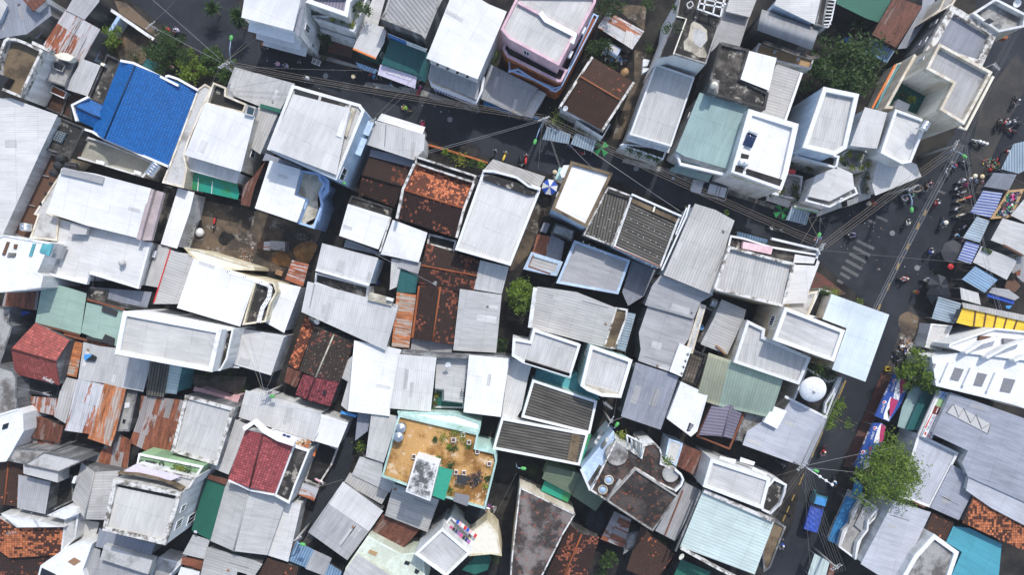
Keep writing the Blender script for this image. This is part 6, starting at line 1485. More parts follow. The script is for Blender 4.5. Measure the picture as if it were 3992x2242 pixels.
for lb, a, za, b, zb, sg, mt in (
    ('long cable slanting down to the pole from the top photo edge', (372, -12), 8, (556, 150), 8.4, .4, 'wire3'),
    ('cable along the garden wall to the pole', (376, 62), 6.8, (556, 156), 8.3, .4, 'wire3'),
    ('cable from the thin pole up the road', (376, 62), 6.8, (446, -8), 7, .3, 'wire'),
    ('service cable to the four storey house front', (566, 155), 8.3, (672, 72), 7, .2, 'wire2'),
    ('second service cable to the four storey house front', (566, 158), 8.2, (655, 60), 6, .2, 'wire'),
    ('service cable from the pole to the white cream parapet', (553, 165), 8, (528, 215), 7.6, .2, 'wire'),
    ('thin cable running straight along the upper street', (566, 165), 7.9, (1012, 178), 6, .5, 'wire'),
    ('cable dropping to the pink side of the lilac awning', (932, 304), 7.4, (1045, 190), 5, .3, 'wire'),
    ('cable over the upper street to the red goods cart', (950, 300), 7, (1063, 195), 5, .3, 'wire'),
    ('upper of two cables spreading from the fan pole to the palms', (1362, 300), 8.4, (1065, 383), 7.4, .3, 'wire3'),
    ('lower of two cables spreading from the fan pole to the palms', (1362, 304), 8.3, (1065, 388), 7.2, .3, 'wire3'),
    ('cable from the fan pole down to the long pale roof', (1364, 306), 8.3, (1354, 425), 7, .2, 'wire'),
    ('cable from the fan pole to the mint sign corner', (1370, 306), 8.3, (1408, 420), 7, .2, 'wire3'),
    ('double cable partner to the mint sign corner', (1372, 305), 8.2, (1410, 418), 6.8, .2, 'wire2'),
    ('cable from the fan pole over the mossy rimmed white roof', (1374, 304), 8.3, (1500, 432), 9.2, .2, 'wire3'),
    ('first long cable crossing the street to the white drainpipe', (1376, 302), 8.4, (1712, 532), 8.5, .4, 'wire3'),
    ('second long cable crossing the street to the white drainpipe', (1378, 300), 8.4, (1708, 530), 8.3, .5, 'wire2'),
    ('cable swinging towards the curved blue railing', (1360, 296), 8.4, (1210, 250), 6, .2, 'wire'),
    ('green wrapped cable swinging to the blue veranda', (1360, 298), 8.3, (1215, 268), 5, .2, 'wire'),
    ('cable across the lane house white wedge', (945, 640), 6, (1098, 718), 6, .2, 'wire3'),
    ('cable from the insulator pole to the green umbrella side', (2065, 610), 8.4, (2012, 500), 7, .2, 'wire2'),
    ('cable from the insulator pole over the awnings', (2062, 618), 8.2, (2070, 470), 6, .3, 'wire'),
    ('tan cable linking awning corner and green lamp', (2078, 512), 7, (2010, 622), 7.4, .2, 'wire2'),
    ('blue thin cable crossing the main road to the market', (2072, 630), 8, (2480, 665), 6, .6, 'wire'),
    ('cable from the market pole to the photo edge', (2440, 380), 8.4, (2590, 470), 7, .3, 'wire'),
    ('cable from the lower road pole to the feathery tree', (2030, 1172), 8.4, (2275, 1122), 6.4, .3, 'wire3'),
    ('cable from the lower road pole to the blue drink canopy', (2030, 1178), 8.3, (2155, 1190), 6.5, .3, 'wire3'),
    ('cable from the lower road pole into the side lane', (2018, 1180), 8.3, (1935, 1205), 6, .2, 'wire'),
    ('long cable dropping along the lower road kerb', (2026, 1185), 8.4, (2040, 1440), 8, .4, 'wire'),
    ('cable from the tangled pole to the rust spotted roof', (664, 985), 7.9, (625, 835), 6, .2, 'wire3'),
    ('second cable from the tangled pole to the rust spotted roof', (660, 985), 7.8, (608, 850), 6, .2, 'wire2'),
    ('cable from the tangled pole up the lane', (668, 985), 7.9, (700, 905), 6, .2, 'wire'),
    ('cable from the tangled pole along the wide white ribbed roof', (672, 992), 7.9, (880, 1060), 6, .3, 'wire'),
    ('loose cable over the dark red tiles', (0, 968), 7, (130, 995), 6.4, .3, 'wire3'),
    ('cable looping from alley wall to the two tone roof', (808, 1225), 5, (862, 1208), 5.5, .2, 'wire2'),
    ('cable along the alley over the two tone roof corner', (760, 1370), 7, (850, 1230), 6, .3, 'wire'),
    ('cable from the terrace pole to the slate blue roof', (1540, 1060), 7.8, (1570, 1050), 5.4, .1, 'wire3'),
    ('cable from the terrace pole up past the white rimmed roof', (1542, 1058), 7.8, (1590, 800), 7, .3, 'wire'),
    ('cable over the dark alley beside the terracotta garden', (1300, 1190), 6, (1250, 1290), 5, .2, 'wire')):
    cable(lb, a, za, b, zb, sg, 1, .2, .02, mt, g, g)
# string of white lamps
for lb, tl, a, b in (('white triple lamp arm at the lower road corner', '33', (395, 375), (650, 545)), ('white triple lamp arm at the market road pole', '30', (2060, 1395), (2205, 1445))):
    T(tl); A, B = W(a, 8.2), W(b, 8); t = Thing('lamp_arm', (A.x, A.y, 0), lb, 'lamp arm')
    m = M(); m.tube([A-Vector((0, 0, .3)), A.lerp(B, .5), B], .06, 6); t.add(m, 'arm', 'wf')
    for k in range(3):
        m = M(); q = A.lerp(B, .5+.24*k); m.lathe([(0, .2), (.14, .16), (.2, 0), (.14, -.14), (0, -.18)], 12, q); t.add(m, 'bulb', 'lamp')
T('31'); c = W((1490, 450), 7.6); t = Thing('cable_coil', (c.x, c.y, 0), 'looped coil of spare cable at the canopy corner pole', 'cable coil')
m = M()
for k in range(3): m.tube([c+Vector((.5*math.cos(a*.5)*(1+.2*k), .35*math.sin(a*.5)*(1+.15*k), .1*k)) for a in range(13)], .03, 4)
t.add(m, 'loop', 'wire2')

# ================================================================== motorbikes, riders, passers-by
def torus(m, c, r, w, axis='X', n=16, k=6, mi=0):
    for i in range(n):
        for j in range(k):
            q = []
            for ii, jj in ((i, j), (i+1, j), (i+1, j+1), (i, j+1)):
                a, b = ii*2*math.pi/n, jj*2*math.pi/k; rr = r+w*math.cos(b)
                q.append(Vector(c)+Vector((w*math.sin(b), rr*math.cos(a), rr*math.sin(a))))
            m.face(q, mi=mi, smooth=True)
def loft(m, secs, mi=0, n=10):
    """body from (y, z, half width, half height) sections"""
    rings = [[Vector((w*math.cos(k*2*math.pi/n), y, z+h*math.sin(k*2*math.pi/n))) for k in range(n)] for y, z, w, h in secs]
    for a, b in zip(rings, rings[1:]):
        for k in range(n): m.face([a[k], a[(k+1) % n], b[(k+1) % n], b[k]], mi=mi, smooth=True)
    m.face(list(reversed(rings[0])), mi=mi); m.face(rings[-1], mi=mi)
def objcol(o, mats):
    for i, k in enumerate(mats):
        if k: o.material_slots[i].link = 'OBJECT'; o.material_slots[i].material = MATS[k]
def make_bike():
    r = empty('motorbike', (0, 0, 0)); t = Thing.__new__(Thing); t.r = r; t.base = Vector((0, 0, 0))
    m = M(); loft(m, [(-.78, .72, .06, .05), (-.55, .72, .13, .10), (-.2, .62, .14, .14), (.1, .45, .12, .12), (.25, .42, .14, .12), (.42, .6, .16, .2), (.5, .85, .12, .12), (.46, .98, .07, .05)]); t.add(m, 'body', 'blk_')
    m = M(); loft(m, [(-.72, .80, .08, .03), (-.5, .82, .14, .05), (-.1, .79, .14, .06), (.12, .76, .08, .04)]); t.add(m, 'seat', 'bk')
    for y in (-.6, .62):
        m = M(); torus(m, (0, y, .28), .23, .06); w = t.add(m, 'wheel', 'tyre')
        m = M(); m.lathe([(0, -.03), (.17, -.03), (.17, .03), (0, .03)], 14, (0, y, .28), m=Matrix.Rotation(R(90), 3, 'Y')); t.add(m, 'rim', 'sil', parent=w)
    m = M(); m.tube([Vector((-.34, .36, 1.02)), Vector((-.12, .46, .99)), Vector((.12, .46, .99)), Vector((.34, .36, 1.02))], .022, 6); t.add(m, 'handlebar', 'gi')
    for x in (-.2, .2):
        m = M(); m.tube([Vector((x, .44, 1.02)), Vector((x*1.5, .42, 1.2))], .01, 4); m.box((x*1.6, .42, 1.24), (.11, .02, .08)); t.add(m, 'mirror', 'gi')
    m = M(); m.tube([Vector((0, .5, .9)), Vector((0, .58, .6)), Vector((0, .62, .28))], .045, 6); t.add(m, 'fork', 'gi')
    m = M(); m.lathe([(0, .06), (.07, .04), (.08, 0), (.07, -.04), (0, -.04)], 10, (0, .58, .93), m=Matrix.Rotation(R(-90), 3, 'X')); t.add(m, 'headlight', 'lamp')
    return r
MATS['blk_'] = MATS['bk']
BIKE0 = make_bike()
JS = {}
def make_person(pose):
    """one continuous skinned figure, facing +Y; feet or wheels' ground at z 0"""
    if pose == 'stand':
        J = dict(pel=(0, 0, .93, .13), spi=(0, 0, 1.12, .125), che=(0, .0, 1.30, .14), nec=(0, .01, 1.44, .055), hea=(0, .03, 1.53, .085), top=(0, .03, 1.62, .08), nose=(0, .125, 1.545, .016))
        arm = [(.19, 0, 1.35, .062), (.24, .02, 1.08, .046), (.25, .1, .84, .032), (.25, .13, .77, .034)]
        leg = [(.09, 0, .86, .095), (.10, .02, .48, .062), (.10, -.02, .09, .045), (.11, .12, .04, .038)]
    elif pose == 'walk':
        J = dict(pel=(0, 0, .92, .13), spi=(0, .01, 1.11, .125), che=(0, .03, 1.29, .14), nec=(0, .05, 1.43, .055), hea=(0, .08, 1.52, .085), top=(0, .08, 1.61, .08), nose=(0, .175, 1.535, .016))
        arm = [(.19, .03, 1.34, .062), (.25, .0, 1.08, .046), (.25, .16, .9, .032), (.25, .22, .86, .034)]
        leg = [(.09, 0, .85, .095), (.10, .16, .5, .062), (.10, .12, .09, .045), (.11, .26, .04, .038)]
    else:
        J = dict(pel=(0, -.22, .92, .14), spi=(0, -.2, 1.08, .13), che=(0, -.12, 1.28, .145), nec=(0, -.07, 1.41, .055), hea=(0, -.03, 1.5, .088), top=(0, -.03, 1.6, .082), nose=(0, .065, 1.51, .016))
        arm = [(.2, -.1, 1.31, .062), (.27, .08, 1.08, .046), (.3, .3, 1.03, .033), (.31, .36, 1.04, .034)]
        leg = [(.1, -.18, .88, .1), (.2, .2, .78, .065), (.19, .1, .36, .046), (.19, .24, .31, .038)]
    V, Rr, E, LB = [], [], [], []
    def add(p, par, lb):
        V.append(p[:3]); Rr.append(p[3]); LB.append(lb)
        if par is not None: E.append((par, len(V)-1))
        return len(V)-1
    pe = add(J['pel'], None, 1); sp = add(J['spi'], pe, 0); ch = add(J['che'], sp, 0); ne = add(J['nec'], ch, 2); he = add(J['hea'], ne, 2); add(J['top'], he, 2); add(J['nose'], he, 2)
    for s_ in (-1, 1):
        pr = ch; fl = pose == 'walk' and s_ < 0
        for i, q in enumerate(arm):
            y = -q[1]*.7 if fl and i else q[1]
            pr = add((q[0]*s_, y, q[2], q[3]), pr, (0, 0, 2, 2)[i])
        tip = V[pr]; fw = Vector(V[pr])-Vector(V[pr-1]); fw.normalize()
        for i in range(4):
            o = Vector((s_*.0, 0, 0))+Vector((0, 1, 0)).cross(fw)*0; side = fw.cross(Vector((1, 0, 0))).normalized()
            b = Vector(tip)+side*(.024*(i-1.5))+fw*.03; k1 = add((*b, .010), pr, 2)
            k2 = add((*(b+fw*(.03, .036, .038, .034)[i]+Vector((-s_*.008, 0, 0))), .009), k1, 2); add((*(b+fw*.058+Vector((-s_*.024, 0, 0))), .008), k2, 2)
        b = Vector(tip)+fw.cross(Vector((1, 0, 0))).normalized()*-.045; k1 = add((*b, .011), pr, 2); add((*(b+fw*.035+Vector((-s_*.01, 0, 0))), .009), k1, 2)
        pr = pe
        for i, q in enumerate(leg):
            y, z = q[1], q[2]
            if fl and i: y, z = (-.02, -.26, -.16)[i-1], (.48, .13, .04)[i-1]
            pr = add((q[0]*s_, y, z, q[3]), pr, (1, 1, 1, 3)[i])
    me = bpy.data.meshes.new('person'); me.from_pydata(V, E, []); o = bpy.data.objects.new('person', me); COL.objects.link(o)
    md = o.modifiers.new('skin', 'SKIN'); md.use_smooth_shade = True; sv = me.skin_vertices[0].data
    for i, r in enumerate(Rr): sv[i].radius = (r, r)
    sv[0].use_root = True
    o.modifiers.new('sub', 'SUBSURF').levels = 1
    dg = bpy.context.evaluated_depsgraph_get(); nm = bpy.data.meshes.new_from_object(o.evaluated_get(dg)); bpy.data.objects.remove(o)
    nm.name = 'person'
    while len(nm.materials): nm.materials.pop()
    for k in ('whi', 'denim', 'skin', 'bk'): nm.materials.append(MATS[k])
    vv = [Vector(v) for v in V]
    for p in nm.polygons:
        b, bl = 9, 0
        for (i, j) in E:
            a, d = vv[i], vv[j]-vv[i]; f = max(0, min(1, (p.center-a).dot(d)/max(1e-9, d.length_squared))); q = (p.center-a-d*f).length-Rr[j]*.5
            if q < b: b, bl = q, LB[j] if f > .35 else LB[i]
        p.material_index = bl; p.use_smooth = True
    return nm, Vector(J['top'][:3])
PM = {k: make_person(k) for k in ('stand', 'walk', 'ride')}
def headwear(kind):
    m = M()
    if kind == 'hat': m.lathe([(.29, -.02), (.16, .08), (.0, .2), (.0, .195), (.15, .06), (.29, -.025)], 16); return m, 'conical_hat'
    if kind == 'cap': m.lathe([(.115, -.04), (.12, .03), (.09, .09), (0, .115)], 12); m.box((0, .14, 0), (.15, .12, .015)); return m, 'cap'
    if kind == 'helmet': m.lathe([(.125, -.08), (.14, 0), (.115, .09), (.05, .13), (0, .135)], 14); return m, 'helmet'
    m.lathe([(.09, -.13), (.105, -.05), (.108, .01), (.085, .07), (.0, .1)], 12, (0, -.012, 0)); return m, 'hair'
HW = {}
for k in ('hat', 'cap', 'helmet', 'hair'):
    m, nm_ = headwear(k); o = m.build(nm_, 'whi'); HW[k] = (o.data, nm_); bpy.data.objects.remove(o)
m = M()
for s_ in (-1, 1): m.lathe([(0, -.012), (.011, -.006), (.011, .006), (0, .012)], 8, (s_*.033, .078, -.075))
EYE = m.build('eyes', 'bk'); EYM = EYE.data; bpy.data.objects.remove(EYE)
COLN = {'whi': 'white', 'red': 'red', 'blue': 'blue', 'blu2': 'bright blue', 'lblu': 'pale blue', 'mag': 'magenta', 'pink': 'pink', 'bk': 'black', 'gry': 'grey', 'grn': 'green', 'neon': 'lime green', 'ora': 'orange', 'yel': 'yellow', 'denim': 'dark blue', 'straw': 'straw coloured', 'tan': 'tan', 'sil': 'silver', 'lil': 'lilac', 'hair': 'dark', 'brn': 'brown', 'cream': 'cream', 'navy': 'navy', 'pur': 'purple'}
def person(label, pos, ang, pose, shirt, legs, hk, hc, group):
    nm, tp = PM[pose]
    o = bpy.data.objects.new('person', nm); COL.objects.link(o); o.location = pos; o.rotation_euler = (0, 0, ang); tag(o, label, 'person', group)
    objcol(o, [shirt, legs, None, None])
    h = bpy.data.objects.new(HW[hk][1], HW[hk][0]); COL.objects.link(h); h.parent = o; h.location = tp+Vector((0, 0, -.01)); objcol(h, [hc])
    e = bpy.data.objects.new('eyes', EYM); COL.objects.link(e); e.parent = o; e.location = tp
    return o
used = [False]
def bike(tile, x, y, deg, col, place, rider=None, seatc=None, z=0.0):
    """deg: heading on the photograph, 0 towards its right edge, 90 towards its bottom"""
    T(tile); p = W((x, y), .8+z); an = R(-deg-90)
    b = BIKE0 if not used[0] else copy_thing(BIKE0); used[0] = True
    b.location = (p.x, p.y, .01+z); b.rotation_euler = (0, 0, an)
    for ch in b.children:
        if ch.name.startswith('body'): objcol(ch, [col])
        if ch.name.startswith('seat'): objcol(ch, [seatc or 'bk'])
    st = 'ridden' if rider else 'parked'
    tag(b, f"{COLN[col]} motorbike {st} {place}", 'motorbike', 'motorbikes on the streets')
    if rider:
        sh, lg, hk, hc = rider
        person(f"rider in {COLN[sh]} with {COLN[hc]} {HW[hk][1].replace('_', ' ')} {place}", (p.x, p.y, .01+z), an, 'ride', sh, lg, hk, hc, 'people riding motorbikes')
B = bike
B('00', 1700, 305, 205, 'red', 'up the upper road beside the thin pole', ('red', 'bk', 'helmet', 'red'))
B('00', 1790, 310, 205, 'bk', 'just behind the red rider on the upper road', ('lil', 'gry', 'helmet', 'lil'))
B('10', 85, 460, 40, 'bk', 'close to the four storey house front', ('ora', 'navy', 'helmet', 'ora'))
B('10', 235, 655, 200, 'blue', 'in the upper street bend, first of two', ('blue', 'gry', 'hat', 'pink'))
B('10', 310, 665, 200, 'sil', 'right behind the pink hatted rider', ('lil', 'denim', 'helmet', 'gry'))
B('10', 520, 790, 200, 'sil', 'under the tan cable bundle on the upper street', ('whi', 'denim', 'helmet', 'whi'))
B('10', 1505, 1090, 205, 'yel', 'alone before the white low front roof', ('neon', 'navy', 'helmet', 'neon'))
B('10', 1680, 1250, 250, 'red', 'at the end of the white low front roof', ('red', 'bk', 'helmet', 'mag'))
B('10', 410, 605, 30, 'gry', 'beside the white push cart on the upper street'); B('10', 1385, 860, 200, 'sil', 'under the lower edge of the lilac awning')
B('10', 1640, 900, 290, 'mag', 'with colourful goods beside the lilac awning', None, 'red')
B('11', 2390, 100, 300, 'bk', 'by the end of the orange planter wall'); B('11', 2500, 120, 290, 'yel', 'beside the pale grey awning roof on the street', None, 'yel')
B('21', 90, 180, 80, 'bk', 'in front of the pale grey awning roof, dark one'); B('21', 140, 150, 275, 'red', 'in front of the pale grey awning roof, red one', None, 'red')
B('21', 690, 80, 30, 'red', 'below the blue street awnings beside the green umbrella')
B('31', 1370, 560, 245, 'sil', 'past the looped cable pole', ('whi', 'gry', 'helmet', 'pink')); B('31', 1435, 520, 250, 'grn', 'level with the junction lamp arm', ('whi', 'denim', 'helmet', 'grn'))
B('31', 1580, 440, 115, 'bk', 'over the worn stripe near the canopy corner', ('brn', 'bk', 'helmet', 'gry')); B('31', 1625, 410, 115, 'brn', 'beside another at the canopy corner stripes', ('pink', 'gry', 'helmet', 'brn'))
B('31', 1690, 600, 290, 'red', 'beside the upper yellow lane mark', ('red', 'gry', 'helmet', 'whi')); B('31', 1395, 800, 300, 'bk', 'down the middle of the junction with long goods', ('whi', 'bk', 'helmet', 'cream'))
B('31', 850, 920, 185, 'bk', 'onto the zebra crossing from the side street', ('lil', 'navy', 'helmet', 'navy')); B('31', 1760, 800, 100, 'gry', 'down the market side of the main road', ('lblu', 'gry', 'hat', 'cream'))
B('31', 1625, 1090, 300, 'bk', 'two lengths above the red rider on the main road', ('blue', 'denim', 'helmet', 'whi')); B('31', 1375, 1360, 180, 'red', 'across the main road beside the lowest lane mark', ('red', 'whi', 'helmet', 'cream'))
B('31', 1610, 1370, 175, 'sil', 'across the main road towards the red rider', ('lblu', 'gry', 'helmet', 'lblu')); B('31', 1860, 225, 250, 'bk', 'below the market road lamp', ('lblu', 'navy', 'helmet', 'red'))
B('31', 1810, 290, 250, 'sil', 'a length behind the red helmeted rider'); B('31', 2000, 195, 200, 'bk', 'beside the fruit seller under the market road lamp')
B('31', 505, 955, 160, 'red', 'below the insulator pole lamp', ('red', 'blue', 'helmet', 'blu2'))
for k, (x, y, c_, s_) in enumerate(((1920, 445, 'sil', 'bk'), (1945, 495, 'bk', 'gry'), (1935, 570, 'tan', 'tan'), (1920, 650, 'whi', 'bk'), (1935, 720, 'tan', 'cream'), (2000, 545, 'red', 'red'), (1955, 375, 'whi', 'bk'))):
    B('31', x, y, 160, c_, ('first in the market row under the shoppers', 'second in the market row with black seat', 'third in the market row with tan seat', 'fourth in the market row by the striped stall', 'last in the market row with cream seat', 'behind the tan one in the market row, red seated', 'nearest the shoppers at the market row end')[k], None, s_)
B('31', 460, 760, 200, 'bk', 'beside the striped awning with green rim'); B('31', 555, 790, 230, 'gry', 'two steps from the striped awning with green rim'); B('31', 60, 860, 200, 'sil', 'under the cables opposite the green umbrella'); B('31', 165, 880, 200, 'gry', 'between cables and junction insulator pole')
B('30', 2490, 1020, 100, 'bk', 'on the upper main road verge', ('bk', 'gry', 'helmet', 'whi')); B('30', 2395, 1235, 290, 'red', 'out of the market lane onto the main road', ('whi', 'red', 'helmet', 'whi')); B('30', 2325, 1250, 290, 'bk', 'next to the red one leaving the market lane', ('bk', 'bk', 'helmet', 'bk'))
B('30', 2510, 1220, 200, 'sil', 'at the top corner of the blue market stall'); B('30', 2460, 1310, 200, 'red', 'against the blue market stall edge'); B('30', 2120, 1440, 200, 'bk', 'beside the triple lamp arm')
B('33', 550, 205, 110, 'red', 'down the lower main road past the airy tree', ('red', 'bk', 'helmet', 'cream')); B('33', 660, 515, 110, 'bk', 'below the lower triple lamp arm', ('whi', 'navy', 'helmet', 'blu2')); B('33', 135, 1145, 110, 'sil', 'along the mouldy ledge at the lower road', ('blue', 'gry', 'helmet', 'whi'))
B('33', 130, 330, 30, 'gry', 'in the side lane under the curbside grey roof'); B('13', 2370, 800, 290, 'red', 'in the dark yard beside the terracotta garden'); B('13', 640, 510, 30, 'whi', 'in the dark walled courtyard by the alley', None, 'pink', z=.8)
B('01', 2150, 800, 100, 'bk', 'inside the dirt courtyard beside the white bag', None, 'red')
def ped(tile, x, y, deg, pose, sh, lg, hk, hc, place):
    T(tile); p = W((x, y), 1.4)
    person(f"person in {COLN[sh]} with {COLN[hc]} {HW[hk][1].replace('_', ' ')} {place}", (p.x, p.y, .01), R(-deg-90), pose, sh, lg, hk, hc, 'people on foot')
for q in (('10', 980, 768, 60, 'stand', 'brn', 'bk', 'hat', 'straw', 'outside the striped shop awning'), ('10', 1180, 765, 20, 'stand', 'blu2', 'navy', 'cap', 'blu2', 'at the striped awning corner'), ('10', 1180, 860, 60, 'walk', 'gry', 'tan', 'hair', 'hair', 'in the street below the striped awning'), ('10', 1335, 845, 200, 'stand', 'blu2', 'gry', 'hair', 'hair', 'under the lilac awning edge'),
          ('10', 1150, 740, 90, 'stand', 'red', 'navy', 'hair', 'hair', 'between the two shop awnings'), ('21', 430, 285, 90, 'stand', 'gry', 'bk', 'hat', 'straw', 'beside the mint sign panel'), ('21', 590, 20, 90, 'stand', 'blue', 'navy', 'hair', 'hair', 'in the gap between blue street awnings'),
          ('31', 1975, 365, 180, 'stand', 'whi', 'gry', 'cap', 'whi', 'at the head of the market shoppers'), ('31', 2040, 350, 200, 'stand', 'whi', 'bk', 'helmet', 'whi', 'second among the market shoppers'), ('31', 2015, 410, 200, 'walk', 'mag', 'mag', 'hair', 'hair', 'among the parked market motorbikes'), ('31', 2105, 375, 160, 'stand', 'lblu', 'navy', 'hair', 'hair', 'beside the dark grey canvas shade'), ('31', 2170, 385, 160, 'stand', 'pink', 'brn', 'hair', 'hair', 'under the edge of the dark grey canvas shade'), ('31', 2150, 330, 160, 'stand', 'tan', 'bk', 'hat', 'straw', 'selling fruit by the grey canvas'), ('31', 2080, 325, 160, 'stand', 'yel', 'bk', 'hat', 'cream', 'between shoppers and fruit seller'),
          ('31', 2415, 75, 160, 'stand', 'red', 'bk', 'cap', 'whi', 'at the upper blue stall corner'), ('31', 2240, 260, 160, 'stand', 'red', 'brn', 'cap', 'red', 'beside the fruit baskets'), ('31', 1900, 920, 30, 'stand', 'whi', 'navy', 'cap', 'blu2', 'at the teal striped stall front'), ('31', 1985, 835, 30, 'stand', 'lil', 'navy', 'hair', 'hair', 'behind the teal striped stall front'), ('31', 1930, 860, 90, 'stand', 'navy', 'bk', 'hair', 'hair', 'in the knot of people before the teal stall'), ('31', 1975, 970, 60, 'stand', 'pink', 'brn', 'hair', 'hair', 'near the big grey umbrella and the teal stall'),
          ('31', 1010, 600, 20, 'stand', 'whi', 'bk', 'hat', 'straw', 'under the corner pavement awnings'), ('31', 1060, 580, 200, 'stand', 'red', 'navy', 'hair', 'hair', 'in red at the pavement awning corner'), ('31', 1085, 605, 200, 'walk', 'ora', 'red', 'cap', 'red', 'last of three at the pavement awnings'),
          ('32', 1515, 50, 180, 'walk', 'red', 'yel', 'hair', 'hair', 'alone on the main road above the rubble'), ):
    ped(*q)
# ================================================================== vehicles
def local(name, p, ang, label, cat, group=None):
    return Thing(name, (0, 0, 0), label, cat, group), Matrix.Translation(Vector((p.x, p.y, .01))) @ Matrix.Rotation(ang, 4, 'Z')
def car_thing(label, tile, x, y, deg, name='pickup_car', cat='car'):
    """long nosed double cab, nose along +X before turning"""
    T(tile); p = W((x, y), 1.2); t = Thing(name, (0, 0, 0), label, cat)
    def sect(m, secs, mi=0):
        rings = [[Vector((x_, s*w, z)) for s, z, w in pr] for x_, pr in secs]
        for a, b in zip(rings, rings[1:]):
            for k in range(len(a)): m.face([a[k], b[k], b[(k+1) % len(a)], a[(k+1) % len(a)]], mi=mi)
        m.face(rings[0], mi=mi); m.face(list(reversed(rings[-1])), mi=mi)
    def sec(w0, w1, z0, z1, z2): return [(-1, z0, w0), (-1, z1, w0), (-1, z2, w1), (1, z2, w1), (1, z1, w0), (1, z0, w0)]
    m = M(); sect(m, [(-2.42, sec(.80, .70, .5, .85, .92)), (-2.3, sec(.88, .8, .35, .9, 1.02)), (-1.0, sec(.9, .84, .3, .95, 1.05)), (1.0, sec(.9, .84, .3, .92, 1.03)), (1.9, sec(.88, .78, .35, .82, .95)), (2.3, sec(.78, .6, .45, .7, .8)), (2.4, sec(.62, .5, .5, .62, .68))]); t.add(m, 'body', 'sil')
    m = M(); sect(m, [(-2.28, sec(.8, .74, 1.0, 1.2, 1.24)), (-2.05, sec(.82, .68, 1.0, 1.35, 1.62)), (-.5, sec(.84, .7, 1.0, 1.4, 1.72)), (.3, sec(.83, .68, 1.0, 1.36, 1.66)), (.98, sec(.8, .66, 1.0, 1.05, 1.08))]); t.add(m, 'cabin', 'gl')
    m = M(); m.box((-.85, 0, 1.72), (2.35, 1.34, .07)); t.add(m, 'roof', 'sil')
    for k in range(2): m = M(); m.box((-.5, -.55+1.1*k, 1.79), (1.7, .05, .05)); t.add(m, 'roof_rail', 'gi')
    m = M(); m.box((-.75, 0, 1.775), (.06, 1.3, .04)); m2 = M(); m2.box((-1.15, 0, 1.775), (.06, 1.3, .04)); t.add(m, 'roof_bar', 'bk'); t.add(m2, 'roof_bar', 'bk')
    for x_ in (-1.45, 1.45):
        for s in (-1, 1):
            m = M(); m.lathe([(.2, -.11), (.33, -.1), (.36, -.05), (.36, .05), (.33, .1), (.2, .11)], 18, (x_, s*.82, .36), m=Matrix.Rotation(R(90), 3, 'X')); w = t.add(m, 'wheel', 'tyre')
            m = M(); m.lathe([(0, -.09), (.2, -.1), (.2, .1), (0, .09)], 14, (x_, s*.82, .36), m=Matrix.Rotation(R(90), 3, 'X')); t.add(m, 'rim', 'sil', parent=w)
    for s in (-1, 1):
        m = M(); m.box((2.3, s*.55, .72), (.12, .32, .14)); t.add(m, 'headlight', 'lamp'); m = M(); m.box((-2.4, s*.62, .8), (.06, .2, .2)); t.add(m, 'tail_light', 'red')
        m = M(); m.box((.75, s*.98, 1.08), (.12, .18, .13)); t.add(m, 'mirror', 'sil')
    t.r.location = (p.x, p.y, .012); t.r.rotation_euler = (0, 0, R(-deg)); return t
car_thing('silver estate car parked at the kerb under the pale green awning', '21', 1990, 460, 196)
T('33'); p = W((480, 810), 1.5); t = Thing('truck', (0, 0, 0), 'blue lorry with a blue tarpaulin over its load on the lower road', 'truck')
m = M(); m.box((0, 0, .72), (5.2, 1.7, .22)); t.add(m, 'chassis', 'bk')
m = M(); q = [Vector((x, y, .83)) for x, y in ((.95, -.85), (2.6, -.85), (2.6, .85), (.95, .85))]; q2 = [Vector((x, y, 2.05)) for x, y in ((1.0, -.78), (2.25, -.78), (2.25, .78), (1.0, .78))]; m.prism(q, q2); t.add(m, 'cab', 'cy')
m = M(); m.prism([Vector((x, y, z)) for x, y, z in ((2.62, -.72, 1.35), (2.62, .72, 1.35), (2.3, .68, 1.98), (2.3, -.68, 1.98))], [Vector((x, y, z)) for x, y, z in ((2.66, -.72, 1.38), (2.66, .72, 1.38), (2.34, .68, 2.01), (2.34, -.68, 2.01))]); t.add(m, 'windscreen', 'gl')
m = M(); m.box((1.55, 0, 2.09), (1.0, 1.4, .06)); t.add(m, 'cab_roof', 'blu2')
m = M(); m.box((-.95, 0, 1.2), (3.4, 1.75, .7)); t.add(m, 'cargo_box', 'navy')
m = M()
nx, ny = 8, 5; g_ = [[Vector((-2.6+3.05*i/nx, -.9+1.8*j/ny, 1.62+.3*math.sin(j/ny*math.pi)+.06*math.sin(i*2.3+j*1.7))) for j in range(ny+1)] for i in range(nx+1)]
for i in range(nx):
    for j in range(ny): m.face([g_[i][j], g_[i+1][j], g_[i+1][j+1], g_[i][j+1]])
for j in (0, ny):
    for i in range(nx):
        a, b = g_[i][j], g_[i+1][j]; q = [a, b, Vector((b.x, b.y*1.02, 1.2)), Vector((a.x, a.y*1.02, 1.2))]; m.face(q if j == ny else list(reversed(q)))
for i in (0, nx):
    for j in range(ny): a, b = g_[i][j], g_[i][j+1]; m.face([a, b, Vector((b.x, b.y, 1.2)), Vector((a.x, a.y, 1.2))])
t.add(m, 'tarpaulin', 'blutarp')
for x in (-1.8, 1.9):
    for s in (-1, 1): m = M(); m.lathe([(0, -.12), (.4, -.12), (.42, 0), (.4, .12), (0, .12)], 16, (x, s*.72, .42), m=Matrix.Rotation(R(90), 3, 'X')); t.add(m, 'wheel', 'tyre')
for s in (-1, 1): m = M(); m.box((2.45, s*1.0, 1.5), (.08, .2, .35)); t.add(m, 'mirror', 'bk')
t.r.location = (p.x, p.y, .012); t.r.rotation_euler = (0, 0, R(74))
